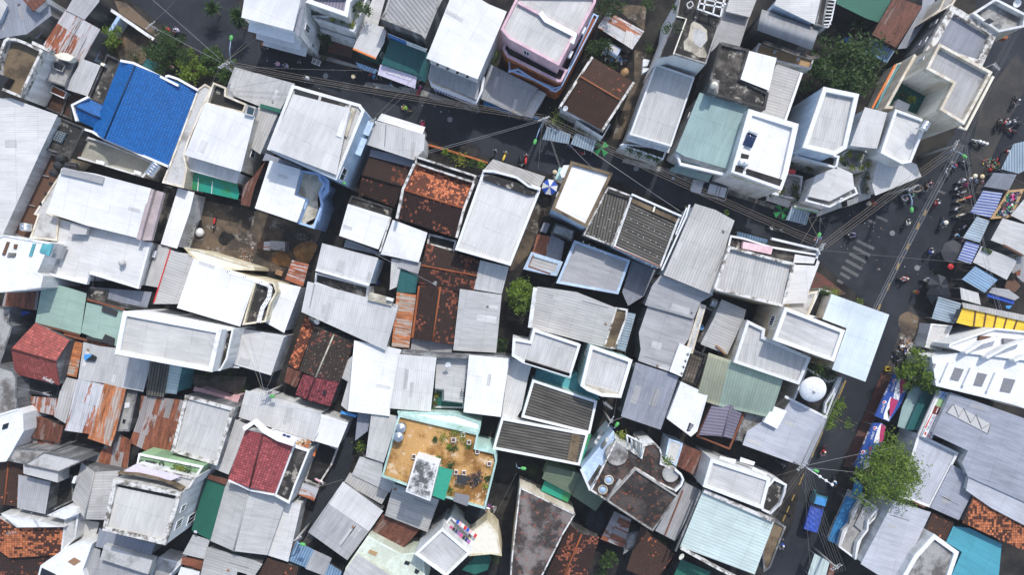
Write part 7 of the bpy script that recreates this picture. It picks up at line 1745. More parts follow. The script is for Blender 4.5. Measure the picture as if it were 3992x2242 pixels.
# ================================================================== umbrellas
def umbrella(label, tile, x, y, r, c1, c2, z=2.3, n=8, ang=0.0, cat='umbrella', name='umbrella'):
    T(tile); r *= .01324; c = W((x, y), z); base = Vector((c.x, c.y, 0)); t = Thing(name, base, label, cat); m = M()
    rim = [c+Vector((r*math.cos(ang+k*2*math.pi/n), r*math.sin(ang+k*2*math.pi/n), -r*.32)) for k in range(n)]; top = c+Vector((0, 0, .1)); dn = Vector((0, 0, -.14))
    for k in range(n):
        a, b = rim[k], rim[(k+1) % n]; m.face([top, a, b], mi=k % 2); m.face([a, a+dn, b+dn, b], mi=k % 2)
    o = m.build('canopy', [c1, c2], t.r, base)
    m = M(); m.tube([base, base.lerp(c, .5), c+Vector((0, 0, .16))], .025, 6); t.add(m, 'pole', 'gi')
    for k in range(n): m = M(); m.tube([c-Vector((0, 0, .5)), c.lerp(rim[k], .6)-Vector((0, 0, .06))], .012, 4); t.add(m, 'rib', 'gi')
    return t
umbrella('green and dark shop umbrella beside the blue street awnings', '21', 900, 45, 80, 'grn', 'bk', ang=.3)
umbrella('green and dark shop umbrella with white badge by the striped awning', '31', 140, 680, 78, 'grn', 'bk', ang=.1)
umbrella('blue and white panelled umbrella at the alley mouth', '21', 380, 432, 80, 'blue', 'whi', ang=.2)
umbrella('big grey umbrella beside the deep blue striped stall', '31', 1880, 1085, 118, 'tarp_grey', 'tarp_grey', z=2.6)
umbrella('dark grey umbrella in the market shade by the wide blue stall', '31', 1730, 1420, 105, 'tarp_dark', 'tarp_grey', z=2.6)
umbrella('dark canopy umbrella beside the worn striped awning', '32', 1740, 70, 125, 'tarp_dark', 'tarp_dark', z=2.7, n=6)
umbrella('dark round umbrella in the court by the orange flecked tiles', '23', 850, 920, 112, 'tarp_dark', 'tarp_dark', z=2.8, n=10)
umbrella('black torn parasol beside the terracotta garden corner', '13', 2205, 870, 120, 'tarp_dark', 'tarp_dark', z=2.6, n=7)
umbrella('small pink garden parasol above the blue roof', '00', 1715, 665, 32, 'pink', 'pink', z=2.2, n=4)
umbrella('small red parasol on the road by the market', '31', 1845, 1235, 30, 'red', 'red', z=2.1)
# ================================================================== tanks, dishes, aerials, roof equipment
def htank(label, tile, x0, y0, x1, y1, r, z, mat='st', name='water_tank'):
    """lying cylinder between two ends on a low frame"""
    T(tile); a, b = W((x0, y0), z), W((x1, y1), z); r *= .01324; c = (a+b)/2; t = Thing(name, (c.x, c.y, z-r-.25), label, 'water tank')
    d = (b-a); L = d.length; an = math.atan2(d.y, d.x); mr = Matrix.Rotation(an, 3, 'Z') @ Matrix.Rotation(R(90), 3, 'Y'); m = M()
    pr = [(0, -L/2-.06), (r*.6, -L/2-.03), (r*.93, -L/2+.05), (r, -L/2+.12)]
    for k in range(5): q = -L/2+.18+(L-.36)*k/4; pr += [(r, q-.03), (r*1.03, q), (r, q+.03)]
    pr += [(r, L/2-.12), (r*.93, L/2-.05), (r*.6, L/2+.03), (0, L/2+.06)]
    m.lathe(pr, 20, c, m=mr); t.add(m, 'drum', mat)
    u = d.normalized(); n_ = Vector((-u.y, u.x, 0))
    for s in (-.35, .35):
        m = M(); q = c+u*L*s; m.tube([q+n_*r*1.1+Vector((0, 0, -r-.25)), q+n_*r*.9+Vector((0, 0, -r*.4))], .03, 4); m.tube([q-n_*r*1.1+Vector((0, 0, -r-.25)), q-n_*r*.9+Vector((0, 0, -r*.4))], .03, 4); m.tube([q+n_*r+Vector((0, 0, -r-.1)), q-n_*r+Vector((0, 0, -r-.1))], .03, 4); t.add(m, 'frame', 'gi')
    m = M(); m.lathe([(.12, 0), (.13, .1), (0, .12)], 12, c+Vector((0, 0, r-.02))); t.add(m, 'lid', mat); return t
def vtank(label, tile, x, y, r, z, mat='st'):
    T(tile); c = W((x, y), z); r *= .01324; t = Thing('water_tank', (c.x, c.y, z-1.1), label, 'water tank')
    m = M(); m.lathe([(0, -1.1), (r, -1.1), (r, -.75), (r*1.03, -.72), (r, -.69), (r, -.4), (r*1.03, -.37), (r, -.34), (r, -.12), (r*.8, -.04), (r*.4, .02)], 22, c); t.add(m, 'drum', mat)
    m = M(); m.lathe([(r*.4, .02), (r*.38, .09), (0, .11)], 14, c); t.add(m, 'lid', mat); return t
htank('long steel tank on the corner of the beige terrace', '01', 1500, 320, 1590, 200, 55, 6.0); htank('steel tank on the brown mesh courtyard', '01', 265, 800, 260, 880, 55, 6.2)
htank('steel tank on the white house at the junction', '30', 1600, 1225, 1545, 1315, 42, 10.2); htank('steel tank lying in the dark corner above the laundry court', '22', 1990, 145, 2060, 165, 45, 4.5)
htank('black drum tank beside the broad white sheet roof', '01', 660, 225, 780, 240, 40, 7.0, 'bk')
vtank('round steel tank in the terracotta garden, lower of two', '13', 1430, 65, 45, 10.2); vtank('round steel tank in the terracotta garden, upper of two', '12', 1455, 1420, 45, 10.2)
vtank('cream plastic drum on the black stained concrete roof', '20', 2040, 845, 28, 10.8, 'cream')
for k, (x, y) in enumerate(((590, 140), (565, 215), (525, 290))): vtank(('round black jar nearest the beige terrace', 'round black jar in the middle of three by the brown court', 'round black jar lowest of three by the brown court')[k], '01', x, y, 38, 6.6, 'dk')
def dish(label, tile, x, y, r, z, tilt=(20, 0), mat='whi', deep=.22, name='satellite_dish', h=.7):
    T(tile); c = W((x, y), z); r *= .01324; t = Thing(name, (c.x, c.y, z-h), label, 'satellite dish'); m = M()
    mr = (Matrix.Rotation(R(tilt[1]), 3, 'Z') @ Matrix.Rotation(R(tilt[0]), 3, 'X'))
    pr = [(r*k/8, r*deep*(k/8)**2) for k in range(9)]; pr2 = [(r*k/8, r*deep*(k/8)**2-.03) for k in range(8, -1, -1)]
    m.lathe(pr+pr2, 26, c, m=mr); t.add(m, 'reflector', mat)
    f = c+mr @ Vector((0, 0, r*.75))
    m = M(); m.tube([c+mr @ Vector((0, -r*.9, r*deep)), c+mr @ Vector((0, -r*.3, r*.7)), f], .02, 5); m.lathe([(0, -.05), (.05, -.04), (.06, .05), (0, .06)], 8, f); t.add(m, 'feed_arm', 'gi')
    m = M(); m.tube([Vector((c.x, c.y, z-h)), Vector((c.x, c.y, z-.02))], .035, 6); t.add(m, 'mast', 'gi'); return t
dish('white dish on the grey dish roof', '12', 1930, 778, 28, 6.4, (25, 20)); dish('grey dish beside the aerial at the lichen roof corner', '12', 612, 345, 28, 6.2, (20, -30), 'gi'); dish('white dish on the dark mossy tiled roof edge', '20', 535, 1088, 26, 6.3, (35, 40))
dish('cream dish at the corner of the mint ribbed roof', '23', 1700, 1265, 32, 7.2, (35, 60), 'cream'); dish('small pale dish on the dark green sheet roof', '03', 1966, 1015, 17, 5.4, (20, 0)); dish('small white dish on the angled white parapet', '31', 740, 555, 15, 6.8, (10, 0))
dish('white ball like dish at the balustrade of the cream corner house', '30', 2495, 30, 36, 10.4, (25, 0), deep=.5); dish('little blue disc dish on the kerb near the silver car', '21', 1620, 348, 13, 2.0, (5, 0), 'lblu', h=2.0)
# big closed white dish
T('32'); c = W((450, 1025), 8.0); t = Thing('satellite_dish', (c.x, c.y, 5.1), 'huge white covered dish on the balcony court by the road', 'satellite dish'); m = M()
mr = Matrix.Rotation(R(-25), 3, 'Z') @ Matrix.Rotation(R(14), 3, 'X'); r = 1.62
m.lathe([(0, .75)]+[(r*math.sin(k*math.pi/20)*1.0, .75*math.cos(k*math.pi/20)) for k in range(1, 10)]+[(r, 0), (r*.9, -.3), (r*.55, -.65), (0, -.85)], 30, c, m=mr); t.add(m, 'cover', 'whi')
m = M(); m.lathe([(0, .95), (.14, .93), (.22, .82), (.2, .68)], 14, c, m=mr); t.add(m, 'cap', 'cl')
for k in range(8):
    m = M(); a = k*math.pi/4; m.tube([c+mr @ Vector((r*math.sin(q)*math.cos(a), r*math.sin(q)*math.sin(a), .75*math.cos(q)+.004)) for q in [i*math.pi/2/8 for i in range(1, 9)]], .01, 4); t.add(m, 'seam', 'cl')
m = M(); m.tube([Vector((c.x, c.y, 5.1)), Vector((c.x, c.y, 7.3))], .14, 8); t.add(m, 'mast', 'gi')
def aerial(label, tile, p, q, z, h=1.6, n=8, w=.55, mat='gi'):
    """comb aerial: boom from p to q on a mast at p"""
    T(tile); a, b = W(p, z), W(q, z); t = Thing('tv_aerial', (a.x, a.y, z-h), label, 'aerial')
    m = M(); m.tube([a, a.lerp(b, .5), b], .022, 5); t.add(m, 'boom', mat); d = (b-a).normalized(); s = Vector((-d.y, d.x, 0))
    m = M()
    for k in range(n):
        c = a.lerp(b, (k+.5)/n); L = w*(1.1-.5*k/n)/2; m.tube([c-s*L, c+s*L], .014, 4)
    t.add(m, 'elements', mat)
    m = M(); m.tube([Vector((a.x, a.y, z-h)), a], .025, 5); t.add(m, 'mast', mat); return t
aerial('long pinkish comb aerial over the slate blue ribbed roof', '22', (1215, 770), (1350, 920), 8.4, 2.4, 10, .8); aerial('comb aerial on the tall white rimmed house', '02', (2165, 555), (2085, 440), 12.4, 1.6, 7, .7)
aerial('comb aerial beyond the cream parapet over the main road', '30', (2265, 640), (2330, 700), 13.2, 2.2, 6, .6, 'whi'); aerial('comb aerial above the wet lane at the terrace gutter', '22', (925, 1160), (1010, 1225), 8.4, 1.6, 7, .5, 'whi')
aerial('comb aerial at the lichen roof corner beside the grey dish', '12', (600, 350), (530, 300), 6.4, 1.4, 6, .6); aerial('loose white aerial rods at the thin pole under the red tiles', '02', (430, 910), (530, 965), 6.8, 1.6, 8, .5, 'whi')
aerial('white aerial among rusty shanty sheets', '02', (430, 1065), (500, 1090), 5.2, 2, 5, .45, 'whi'); aerial('aerial on the orange ridge tiles over mottled roof', '03', (60, 1040), (170, 1020), 6.6, 1.6, 6, .6); aerial('small aerial on the white plaster triangle', '03', (300, 830), (390, 960), 7.4, 1.6, 6, .4)
aerial('small aerial at the lane side of the spotted orange roof', '11', (2230, 325), (2340, 318), 8.8, 1.4, 9, .2); aerial('aerial over the orange ridge of the brown tile roof', '11', (1790, 1420), (1810, 1385), 7, 2, 4, .6, 'whi')
T('30')
def solar(label, tile, a, b, wpx, z, tp, mat='navy'):
    """collector panel from a down to b with its drum across the top at tp"""
    T(tile); A, B = W(a, z+.45), W(b, z+.05); d = B-A; s = Vector((-d.y, d.x, 0)).normalized()*wpx*.01324/2; t = Thing('solar_water_heater', ((A+B).x/2, (A+B).y/2, z-.35), label, 'solar heater')
    q = [A+s, B+s, B-s, A-s]; q = q if newell(q).z > 0 else list(reversed(q)); m = M(); m.prism([x-Vector((0, 0, .07)) for x in q], q); t.add(m, 'panel', mat)
    for k in range(7):
        f = (k+.5)/7*2-1; m = M(); m.tube([A+s*f+Vector((0, 0, .02)), B+s*f+Vector((0, 0, .02))], .03, 5); t.add(m, 'tube', 'glb')
    c, e = W(tp[0], z+.6), W(tp[1], z+.6); m = M(); dd = e-c; an = math.atan2(dd.y, dd.x); L = dd.length
    m.lathe([(0, -L/2), (.2, -L/2+.02), (.23, -L/2+.08), (.23, L/2-.08), (.2, L/2-.02), (0, L/2)], 16, (c+e)/2, m=Matrix.Rotation(an, 3, 'Z') @ Matrix.Rotation(R(90), 3, 'Y')); t.add(m, 'drum', 'whi')
    m = M(); m.tube([A+s-Vector((0, 0, .8)), A+s], .025, 4); m.tube([A-s-Vector((0, 0, .8)), A-s], .025, 4); t.add(m, 'frame', 'gi'); return t
solar('solar heater with dark panel on the white parapet house', '20', (2420, 1345), (2365, 1470), 90, 10.0, ((2380, 1310), (2475, 1340)))
htank('white drum at the gutter end of the white parapet house', '21', 2285, 180, 2375, 195, 32, 10.3, 'whi')
T('13'); t = Thing('roof_light', W((300, 40), 6.0), 'pair of blue glass panes on the white crest roof', 'skylight')
for k in range(2): t.box('pane', f"{275+40*k},{28+14*k} {308+40*k},{40+14*k} {292+40*k},{58+14*k} {262+40*k},{46+14*k}", 7.3, 7.2, 'navy')
t.box('frame', "262,22 360,52 335,78 240,42", 7.19, 7.0, 'whi')
def aircon(label, tile, x, y, z, deg=25):
    T(tile); c = W((x, y), z); t = Thing('air_conditioner', (c.x, c.y, z-.3), label, 'air conditioner'); m = M(); m.box(c-Vector((0, 0, .28)), (.85, .36, .56), R(-deg)); t.add(m, 'casing', 'whi')
    m = M(); u = Vector((math.cos(R(-deg)), math.sin(R(-deg)), 0)); n = Vector((u.y, -u.x, 0)); m.lathe([(0, .02), (.2, .02), (.22, 0)], 16, c-Vector((0, 0, .28))-u*.12+n*.185, m=Matrix.Rotation(R(-deg), 3, 'Z') @ Matrix.Rotation(R(90), 3, 'X')); t.add(m, 'fan_grille', 'gry'); return t
aircon('air conditioner on the pink house side by the railing', '20', 720, 300, 9.5, 115); aircon('air conditioner lower on the pink house side', '20', 590, 540, 9, 115); aircon('air conditioner on the lower wall of the tall white house', '20', 1785, 1160, 5, 115); aircon('air conditioner by the green front house court wall', '03', 745, 495, 5.5, 110); aircon('air conditioner box on the alley roof trough', '12', 1345, 118, 7.4, 15)
aircon('air conditioner at the white house wall near the teal shutters', '01', 1550, 1110, 5, 110)
# ================================================================== signs and printed awnings
def text(t, name, body, a, b, z, mat, dy=0.0, zb=None, flip=False, fit=True, cap=None):
    """lettering running from a to b at height z"""
    A, B = W(a, z), W(b, zb if zb is not None else z); d = B-A; L = d.length
    cu = bpy.data.curves.new(name, 'FONT'); cu.body = body; cu.extrude = .004; cu.size = 1.0
    o = bpy.data.objects.new(name, cu); COL.objects.link(o); dg = bpy.context.evaluated_depsgraph_get(); me = bpy.data.meshes.new_from_object(o.evaluated_get(dg)); bpy.data.objects.remove(o)
    xs = [v.co.x for v in me.vertices]; w = max(xs)-min(xs); k = L/w; x = d.normalized(); n = Vector((0, 0, 1)); y = n.cross(x).normalized(); n = x.cross(y)
    ky = k if cap is None else cap/.7
    for v in me.vertices: c = v.co.copy(); v.co = A+x*((c.x-min(xs))*k)+y*(c.y*ky+dy)+n*(.012+c.z)-t.base
    me.name = name; me.materials.clear(); me.materials.append(MATS[mat]); o = bpy.data.objects.new(name, me); COL.objects.link(o); o.parent = t.r; return o
def deco(t, name, pts, z, mat, ins=.004):
    p = ccw([W(q, z) for q in P(pts)]); m = M(); m.prism([q-Vector((0, 0, .008)) for q in p], p); t.add(m, name, mat)
def globe(t, x, y, r, z, ang):
    c = W((x, y), z); T_ = TILE[0]; k = ZO[T_][2]; r = r/k*(CAM_H-z)/FPX; m = M(); m.lathe([(0, .012), (r, .012), (r, 0)], 24, c); t.add(m, 'logo_ring', 'whi')
    def seg(f0, f1, z_, mat, nm):
        mm = M(); pts = []
        for i in range(13): a = ang+f0+(f1-f0)*i/12; pts.append(c+Vector((r*.84*math.cos(a), r*.84*math.sin(a), z_)))
        mid = ang+(f0+f1)/2
        a0, a1 = pts[-1], pts[0]
        for i in range(1, 6): q = a0.lerp(a1, i/6); off = math.sin(i/6*2*math.pi)*r*.2; pts.append(q+Vector((math.cos(mid), math.sin(mid), 0))*off)
        mm.face(pts if newell(pts).z > 0 else list(reversed(pts))); t.add(mm, nm, mat)
    seg(.25, math.pi-.25, .018, 'red', 'logo_red'); seg(math.pi+.25, 2*math.pi-.25, .018, 'blue', 'logo_blue')
T('pep')
def drink_awning(label, tile, outline, strip, whites, reds, logos, words, stripwords, z=3.0):
    T(tile); o = P(outline); tp = [W(q, z) for q in o]; c = cen(tp); t = Thing('shop_awning', (c.x, c.y, 0), label, 'awning'); m = M(); slab(m, tp, .03, tp[1]-tp[0]); t.add(m, 'canopy', 'awnblue'); t.foot = ccw(tp)
    for i in (0, 1, -1, -2): q = c+(tp[i]-c)*.93; m = M(); m.tube([Vector((q.x, q.y, 0)), Vector((q.x, q.y, z-.035))], .03, 6); t.add(m, 'post', 'gi')
    deco(t, 'valance', strip, z+.008, 'navy')
    for w in whites: deco(t, 'printed_panel', w, z+.012, 'whi')
    for w in reds: deco(t, 'printed_panel', w, z+.018, 'mag2')
    for x, y, r in logos: globe(t, x, y, r, z+.01, R(60))
    for a, b, cp in words: text(t, 'lettering', 'pepsi', a, b, z+.012, 'whi', cap=cp)
    for body, a, b, cp in stripwords: text(t, 'lettering', body, a, b, z+.012, 'whi', cap=cp)
    return t
drink_awning('upper blue awning with red and white waves and two drink logos', 'pep', "738,88 905,170 1050,330 1140,340 900,850 640,1240 285,1095", "738,88 772,100 318,1108 288,1092", ["912,190 950,182 900,480 900,630 858,735 742,682 775,470 845,260", "672,652 700,660 640,1225 508,1168 520,1050 640,720", "640,1225 700,1020 655,900 600,1000"], ["925,190 975,195 1040,330 960,520 915,612 884,540 890,330", "684,668 858,740 780,920 668,1125 650,1040 655,800"], [(772, 287, 56), (537, 795, 56)], [((742, 352), (676, 512), .36), ((505, 850), (437, 1015), .36)], [('ỐC NƯỚNG', (640, 350), (510, 600), .2)])
drink_awning('lower blue awning with drink logos half under the large street tree', 'pp2', "430,0 610,0 690,60 640,330 440,640 255,885 75,815", "432,5 458,12 98,835 72,815", ["600,10 630,30 560,380 462,375 490,260 560,60", "290,700 420,560 390,820 262,880"], ["605,20 690,60 640,330 575,385 572,240", "390,440 430,450 400,600 375,590"], [(495, 110, 46), (270, 560, 46)], [((450, 170), (400, 300), .34), ((240, 640), (200, 760), .34)], [('ỐC HÚC HẢI', (350, 160), (255, 390), .2)])
T('huo'); z = 5.2; c = W((450, 700), z); t = Thing('shop_sign', (c.x, c.y, 0), 'long shop board with food photos and red lettering behind the teal roof', 'sign')
t.box('board', "540,20 835,95 335,1265 60,1195", z, z-.1, 'whi'); t.bar('coping', "520,20 10,1175", z+.05, .3, .3, 'cl'); t.bar('support', "830,100 340,1255", z-.1, .15, 5.0, 'gi')
for q, mt in (("590,40 800,110 690,290 540,180", 'lblu'), ("540,190 690,290 700,350 590,470 440,400", 'lime'), ("700,130 790,110 735,250 670,300", 'yel'), ("430,400 600,480 580,670 345,615", 'brk'), ("620,400 700,350 640,470 590,440", 'yel'), ("345,620 365,625 190,1000 155,990", 'red'), ("150,1130 185,1075 215,1110 190,1165 155,1160", 'red')): deco(t, 'picture_panel', q, z+.012, mt)
text(t, 'lettering', 'Hương', (415, 790), (235, 1225), z+.004, 'red', cap=.58); text(t, 'lettering', 'Tôm · Cua · Gỏi &', (375, 650), (195, 1030), z+.004, 'tgrn', cap=.26); t.bar('printed_line', "690,60 600,190", z+.014+.012, .09, .01, 'blue'); t.bar('printed_line', "510,470 450,600", z+.014+.012, .09, .01, 'whi'); t.bar('printed_line', "425,670 260,1010", z+.004+.012, .09, .01, 'pur')
t.bar('printed_line', "500,680 450,790", z+.004+.012, .09, .01, 'denim'); t.bar('printed_line', "165,1020 90,1190", z+.004+.012, .09, .01, 'denim')
# blue and white banner on the weathered concrete house
T('phu'); c = W((1200, 700), 5.2); t = Thing('shop_sign', (c.x, c.y, 3.8), 'blue and white name board under the weathered concrete wall', 'sign')
def board(t, nm, a, b, c_, d_, z0, z1, mat):
    q = [W(a, z1), W(b, z1), W(c_, z0), W(d_, z0)]; q = q if newell(q).z > 0 else list(reversed(q)); m = M(); m.prism([x-Vector((0, 0, .05)) for x in q], q); t.add(m, nm, mat)
board(t, 'panel', (170, 130), (1180, 540), (1210, 770), (190, 360), 4.6, 5.4, 'blu3'); board(t, 'panel', (1185, 540), (2360, 1010), (2290, 1190), (1215, 770), 4.6, 5.4, 'whi')
text(t, 'lettering', 'PHƯƠNG THÚY', (215, 290), (1130, 640), 5.06, 'whi', cap=.3); t.bar('printed_line', "1520,770 2060,980", 5.06+.012, .09, .01, 'tgrn'); m = M(); t.bar('frame', "170,130 1180,540 2360,1010", 5.45, .06, .08, 'wf')
T('cur'); a0, b0 = (700, 480), (1830, 860)
# curly lettering on the lilac awning (pitched sheet: heights follow its slope)
text(AW_LILAC, 'lettering', 'Cuccu', (700, 560), (1780, 930), 3.2, 'w1', cap=.55)
text_t = None
T('21'); 
# ================================================================== odds and ends
T('20'); a = awning('teal blue corrugated street awning west of the green umbrella', "355,1270 590,1345 570,1447 305,1400", 3, m='b2', rib=1, lo=2); a = awning('second teal blue corrugated street awning touching the green umbrella', "640,1340 850,1410 815,1530 590,1447", 3, m='b2', rib=1, lo=2)
a = awning('blue framed veranda awning under the curved railing shop', "-280,1000 0,1095 280,1180 250,1200 -30,1140 -290,1050", 3.2, m='cb', rib=0, lo=None)
T('20'); t = Thing('tin_box_roof', W((1015, 480), 2), 'rusty patched tin box roof with blue rim in the yard', 'shed')
t.box('rim', "975,420 1100,490 1060,560 935,480", 2.4, 1.0, 'lblu'); t.sheet('panel', "985,435 1085,495 1055,545 945,478", 2.45, 'lr', rib=0)
T('10'); t = Thing('push_cart', W((605, 612), 0), 'white framed push cart in the upper street', 'cart')
m = M(); c = W((605, 620), .9); 
for dy in (-.35, .35): m.box(c+Vector((0, dy, 0)), (1.1, .05, .05), R(-22))
for dx in (-.5, 0, .5): m.box(c+Vector((dx, -dx*.4, 0)), (.05, .75, .05), R(-22))
t.add(m, 'frame', 'wf'); m = M(); m.box(c-Vector((0, 0, .3)), (1.0, .6, .5), R(-22)); t.add(m, 'tray', 'gry')
for s in (-1, 1): m = M(); torus(m, c+Vector((s*.1, s*.38, -.62)), .24, .03, n=14); t.add(m, 'wheel', 'tyre')
rnd = random.Random(5)
def heap(label, tile, x, y, r, mat, h=.5, name='sand_heap', cat='sand heap', n=24, z=.02, seed=1):
    T(tile); c = W((x, y), z); r *= .01324; rn = random.Random(seed); m = M(); rings = []
    for k in range(6):
        f = 1-k/5.5; rings.append([c+Vector((r*f*math.cos(a*2*math.pi/n)*(1.05+.2*math.sin(a*.52+x)+.1*math.sin(a*1.31+y)+rn.uniform(-.07, .07)), r*f*math.sin(a*2*math.pi/n)*(.95+.2*math.sin(a*.78+y)+rn.uniform(-.07, .07)), h*(1-f**1.4)+rn.uniform(-.06, .06) if k else 0)) for a in range(n)])
    for a, b in zip(rings, rings[1:]):
        for k in range(n): m.face([a[k], a[(k+1) % n], b[(k+1) % n], b[k]], smooth=True)
    m.face(rings[-1]); o = m.build(name, mat, None, c); tag(o, label, cat); return o
heap('larger ochre sand heap in the dirt courtyard', '11', 490, 1080, 110, 'sand', .7, seed=2); heap('smaller ochre sand heap in the dirt courtyard', '11', 260, 1160, 85, 'sand', .5, seed=3); heap('dark gravel heap in the dirt courtyard', '01', 2275, 950, 70, 'ck', .35, 'gravel_heap', 'gravel heap', seed=4)
heap('dark gravel bank along the orange planter wall', '11', 2120, 70, 110, 'ck', .3, 'gravel_heap', 'gravel heap', seed=6); heap('brown soil mound at the roadside rubble', '32', 1450, 410, 160, 'soil', .5, 'soil_mound', 'soil mound', seed=5)
def scatter(label, tile, poly, n, cols, smin, smax, name, seed, z0=.02, hmax=.6):
    T(tile); rn = random.Random(seed); p = P(poly); xs = [q[0] for q in p]; ys = [q[1] for q in p]; m = M(); c = W((sum(xs)/len(xs), sum(ys)/len(ys)), 0)
    i = 0
    while i < n:
        q = (rn.uniform(min(xs), max(xs)), rn.uniform(min(ys), max(ys))); ins = False
        for k in range(len(p)):
            a, b = p[k], p[(k+1) % len(p)]
            if (a[1] > q[1]) != (b[1] > q[1]) and q[0] < (b[0]-a[0])*(q[1]-a[1])/(b[1]-a[1])+a[0]: ins = not ins
        if not ins: continue
        i += 1; w = W(q, z0); s = rn.uniform(smin, smax)
        m.box(w+Vector((0, 0, rn.uniform(.05, hmax))), (s*rn.uniform(.5, 2.2), s*rn.uniform(.4, 1), s*rn.uniform(.15, .5)), rn.uniform(0, 3), mi=rn.randrange(len(cols)), tilt=Matrix.Rotation(rn.uniform(-.6, .6), 3, 'X'))
    o = m.build(name, cols, None, c, merge=False); tag(o, label, name.replace('_', ' '), None, 'stuff'); return o
scatter('broken planks and rubble heaped beside the road', '32', "1340,500 1570,560 1540,700 1480,750 1370,700 1320,600", 230, ['wood', 'cl', 'brn', 'whi', 'tan', 'gry', 'wdp'], .1, .38, 'rubble', 8)
scatter('black rubbish bags and debris at the road edge', '32', "1260,630 1390,640 1430,740 1300,760 1230,720", 110, ['bk', 'dk', 'bk', 'gry', 'navy'], .12, .35, 'rubbish', 9)
scatter('brick rubble spread over the dirt courtyard', '01', "2400,1050 2560,1040 2540,1260 2420,1230", 130, ['terr', 'cl', 'tan', 'brn'], .05, .16, 'rubble', 10, hmax=.12)
scatter('stacked firewood on the terracotta garden', '13', "2130,450 2260,400 2270,500 2200,560 2130,530", 90, ['brn', 'wood', 'dk'], .12, .4, 'firewood', 11, 8.5, .5)
scatter('scattered produce and goods before the grey canvas shade', '31', "2130,160 2330,150 2330,250 2180,250", 48, ['grn', 'tgrn', 'yel', 'brn', 'gry', 'tan', 'whi', 'red'], .1, .24, 'produce', 12, hmax=.5)
scatter('colourful goods inside the timber framed stall yard', '31', "2400,500 2530,490 2430,720 2290,730", 110, ['mag', 'navy', 'brn', 'whi', 'gry', 'grn', 'bk', 'gry'], .12, .4, 'goods', 13, 3.4, .4)
scatter('junk under the black parasol yard', '13', "2300,720 2420,740 2400,900 2280,850", 70, ['dk', 'gry', 'pur', 'red', 'sil'], .1, .4, 'clutter', 14)
scatter('garden clutter beside the small yard shed', '20', "900,520 1150,560 1120,640 930,600", 90, ['gry', 'whi', 'dk', 'blu2', 'brn'], .1, .4, 'clutter', 15)
scatter('plastic tubs and washing in the dark walled garden', '30', "750,380 960,370 960,470 760,450", 60, ['lblu', 'mag', 'blu2', 'whi', 'pur', 'dk'], .12, .4, 'clutter', 16)
scatter('bricks and boards on the white porch roof', '13', "440,85 560,110 520,160 420,130", 40, ['terr', 'wood', 'tan', 'wdp'], .1, .4, 'boards', 17, 5.5, .2)
scatter('clothes and shreds on the roofs below the red tiles', '02', "230,1100 310,1080 310,1190 200,1200", 50, ['dk', 'gry', 'whi', 'navy', 'brn'], .1, .4, 'clutter', 18, 2.0, .4)
T('13'); t = Thing('laundry_line', W((2060, 1010), 6), 'row of colourful laundry on the balcony rail of the bluish roof house', 'laundry')
rn = random.Random(3)
for k in range(16):
    f = k/15; c = W((1960+f*190+(k % 2)*55, 975+f*150-(k % 2)*70), 6.6); m = M(); m.box(c, (.34, .06, .5), R(-38), tilt=Matrix.Rotation(R(40), 3, 'X')); t.add(m, 'garment', ('mag', 'blue', 'bk', 'pink', 'navy', 'whi', 'pur', 'red')[k % 8])
t.bar('line', "1950,960 2150,1140", 6.7, .03, .03, 'wire')
T('22'); t = Thing('laundry_line', W((1950, 420), 3), 'washing hung across the dark laundry court', 'laundry')
for k, (x, y) in enumerate(((1985, 365), (1978, 400), (1972, 430), (1925, 470), (1945, 480))): c = W((x, y), 4); m = M(); m.box(c, (.25, .05, .4), R(60), tilt=Matrix.Rotation(R(40), 3, 'X')); t.add(m, 'garment', ('blue', 'mag', 'lil', 'whi', 'pur')[k])
t.bar('line', "1995,340 1900,500", 4.2, .03, .03, 'wire')
def basin(label, tile, x, y, r, z, mat, water='glb'):
    T(tile); c = W((x, y), z); r *= .01324; t = Thing('basin', (c.x, c.y, z), label, 'basin'); m = M(); m.lathe([(0, 0), (r*.8, 0), (r, .3), (r*.9, .3), (r*.75, .06)], 18, c); t.add(m, 'bowl', mat); m = M(); m.lathe([(0, .2), (r*.84, .2), (r*.84, .18)], 18, c); t.add(m, 'water', water); return t
basin('round blue basin in the dark laundry court', '22', 1900, 400, 26, 3.0, 'lblu', 'blu2'); basin('blue tub beside the pale grey flat sheet roof', '11', 1222, 1388, 28, .1, 'blue', 'navy'); basin('round brick planter ring in the walled garden', '00', 1215, 430, 42, .02, 'terr', 'ld'); basin('second round brick ring in the walled garden', '00', 1160, 490, 34, .02, 'terr', 'ld'); basin('silver pan on the flower hung balcony', '31', 910, 212, 22, 4.4, 'sil', 'gry'); basin('round stone basin in the dark yard by the cream peak house', '13', 2345, 940, 40, 1.0, 'cst', 'lblu')
for k, (x, y) in enumerate(((2080, 40), (1985, 95), (2140, 118), (1585, 262), (2225, 212), (2345, 335), (2010, 420), (2090, 425))):
    T('13'); c = W((x, y), 9.0); t = Thing('planter_box', (c.x, c.y, 8.55), ('white crate planter at the top of the terracotta garden', 'white crate planter beside the yellow creeper', 'white crate planter near the mint wall gap', 'white crate at the stair tower corner', 'tiny white planter beside the mint wall', 'white planter at the curved mint wall', 'white box under the grey dark net', 'long white planter beside the firewood')[k], 'planter'); m = M()
    for s in (-1, 1): m.box(c+Vector((s*.22, 0, -.25)), (.05, .5, .35), 0); m.box(c+Vector((0, s*.24, -.25)), (.4, .05, .35), 0)
    t.add(m, 'frame', 'whi'); m = M(); m.box(c-Vector((0, 0, .3)), (.39, .43, .2)); t.add(m, 'soil', 'brn')
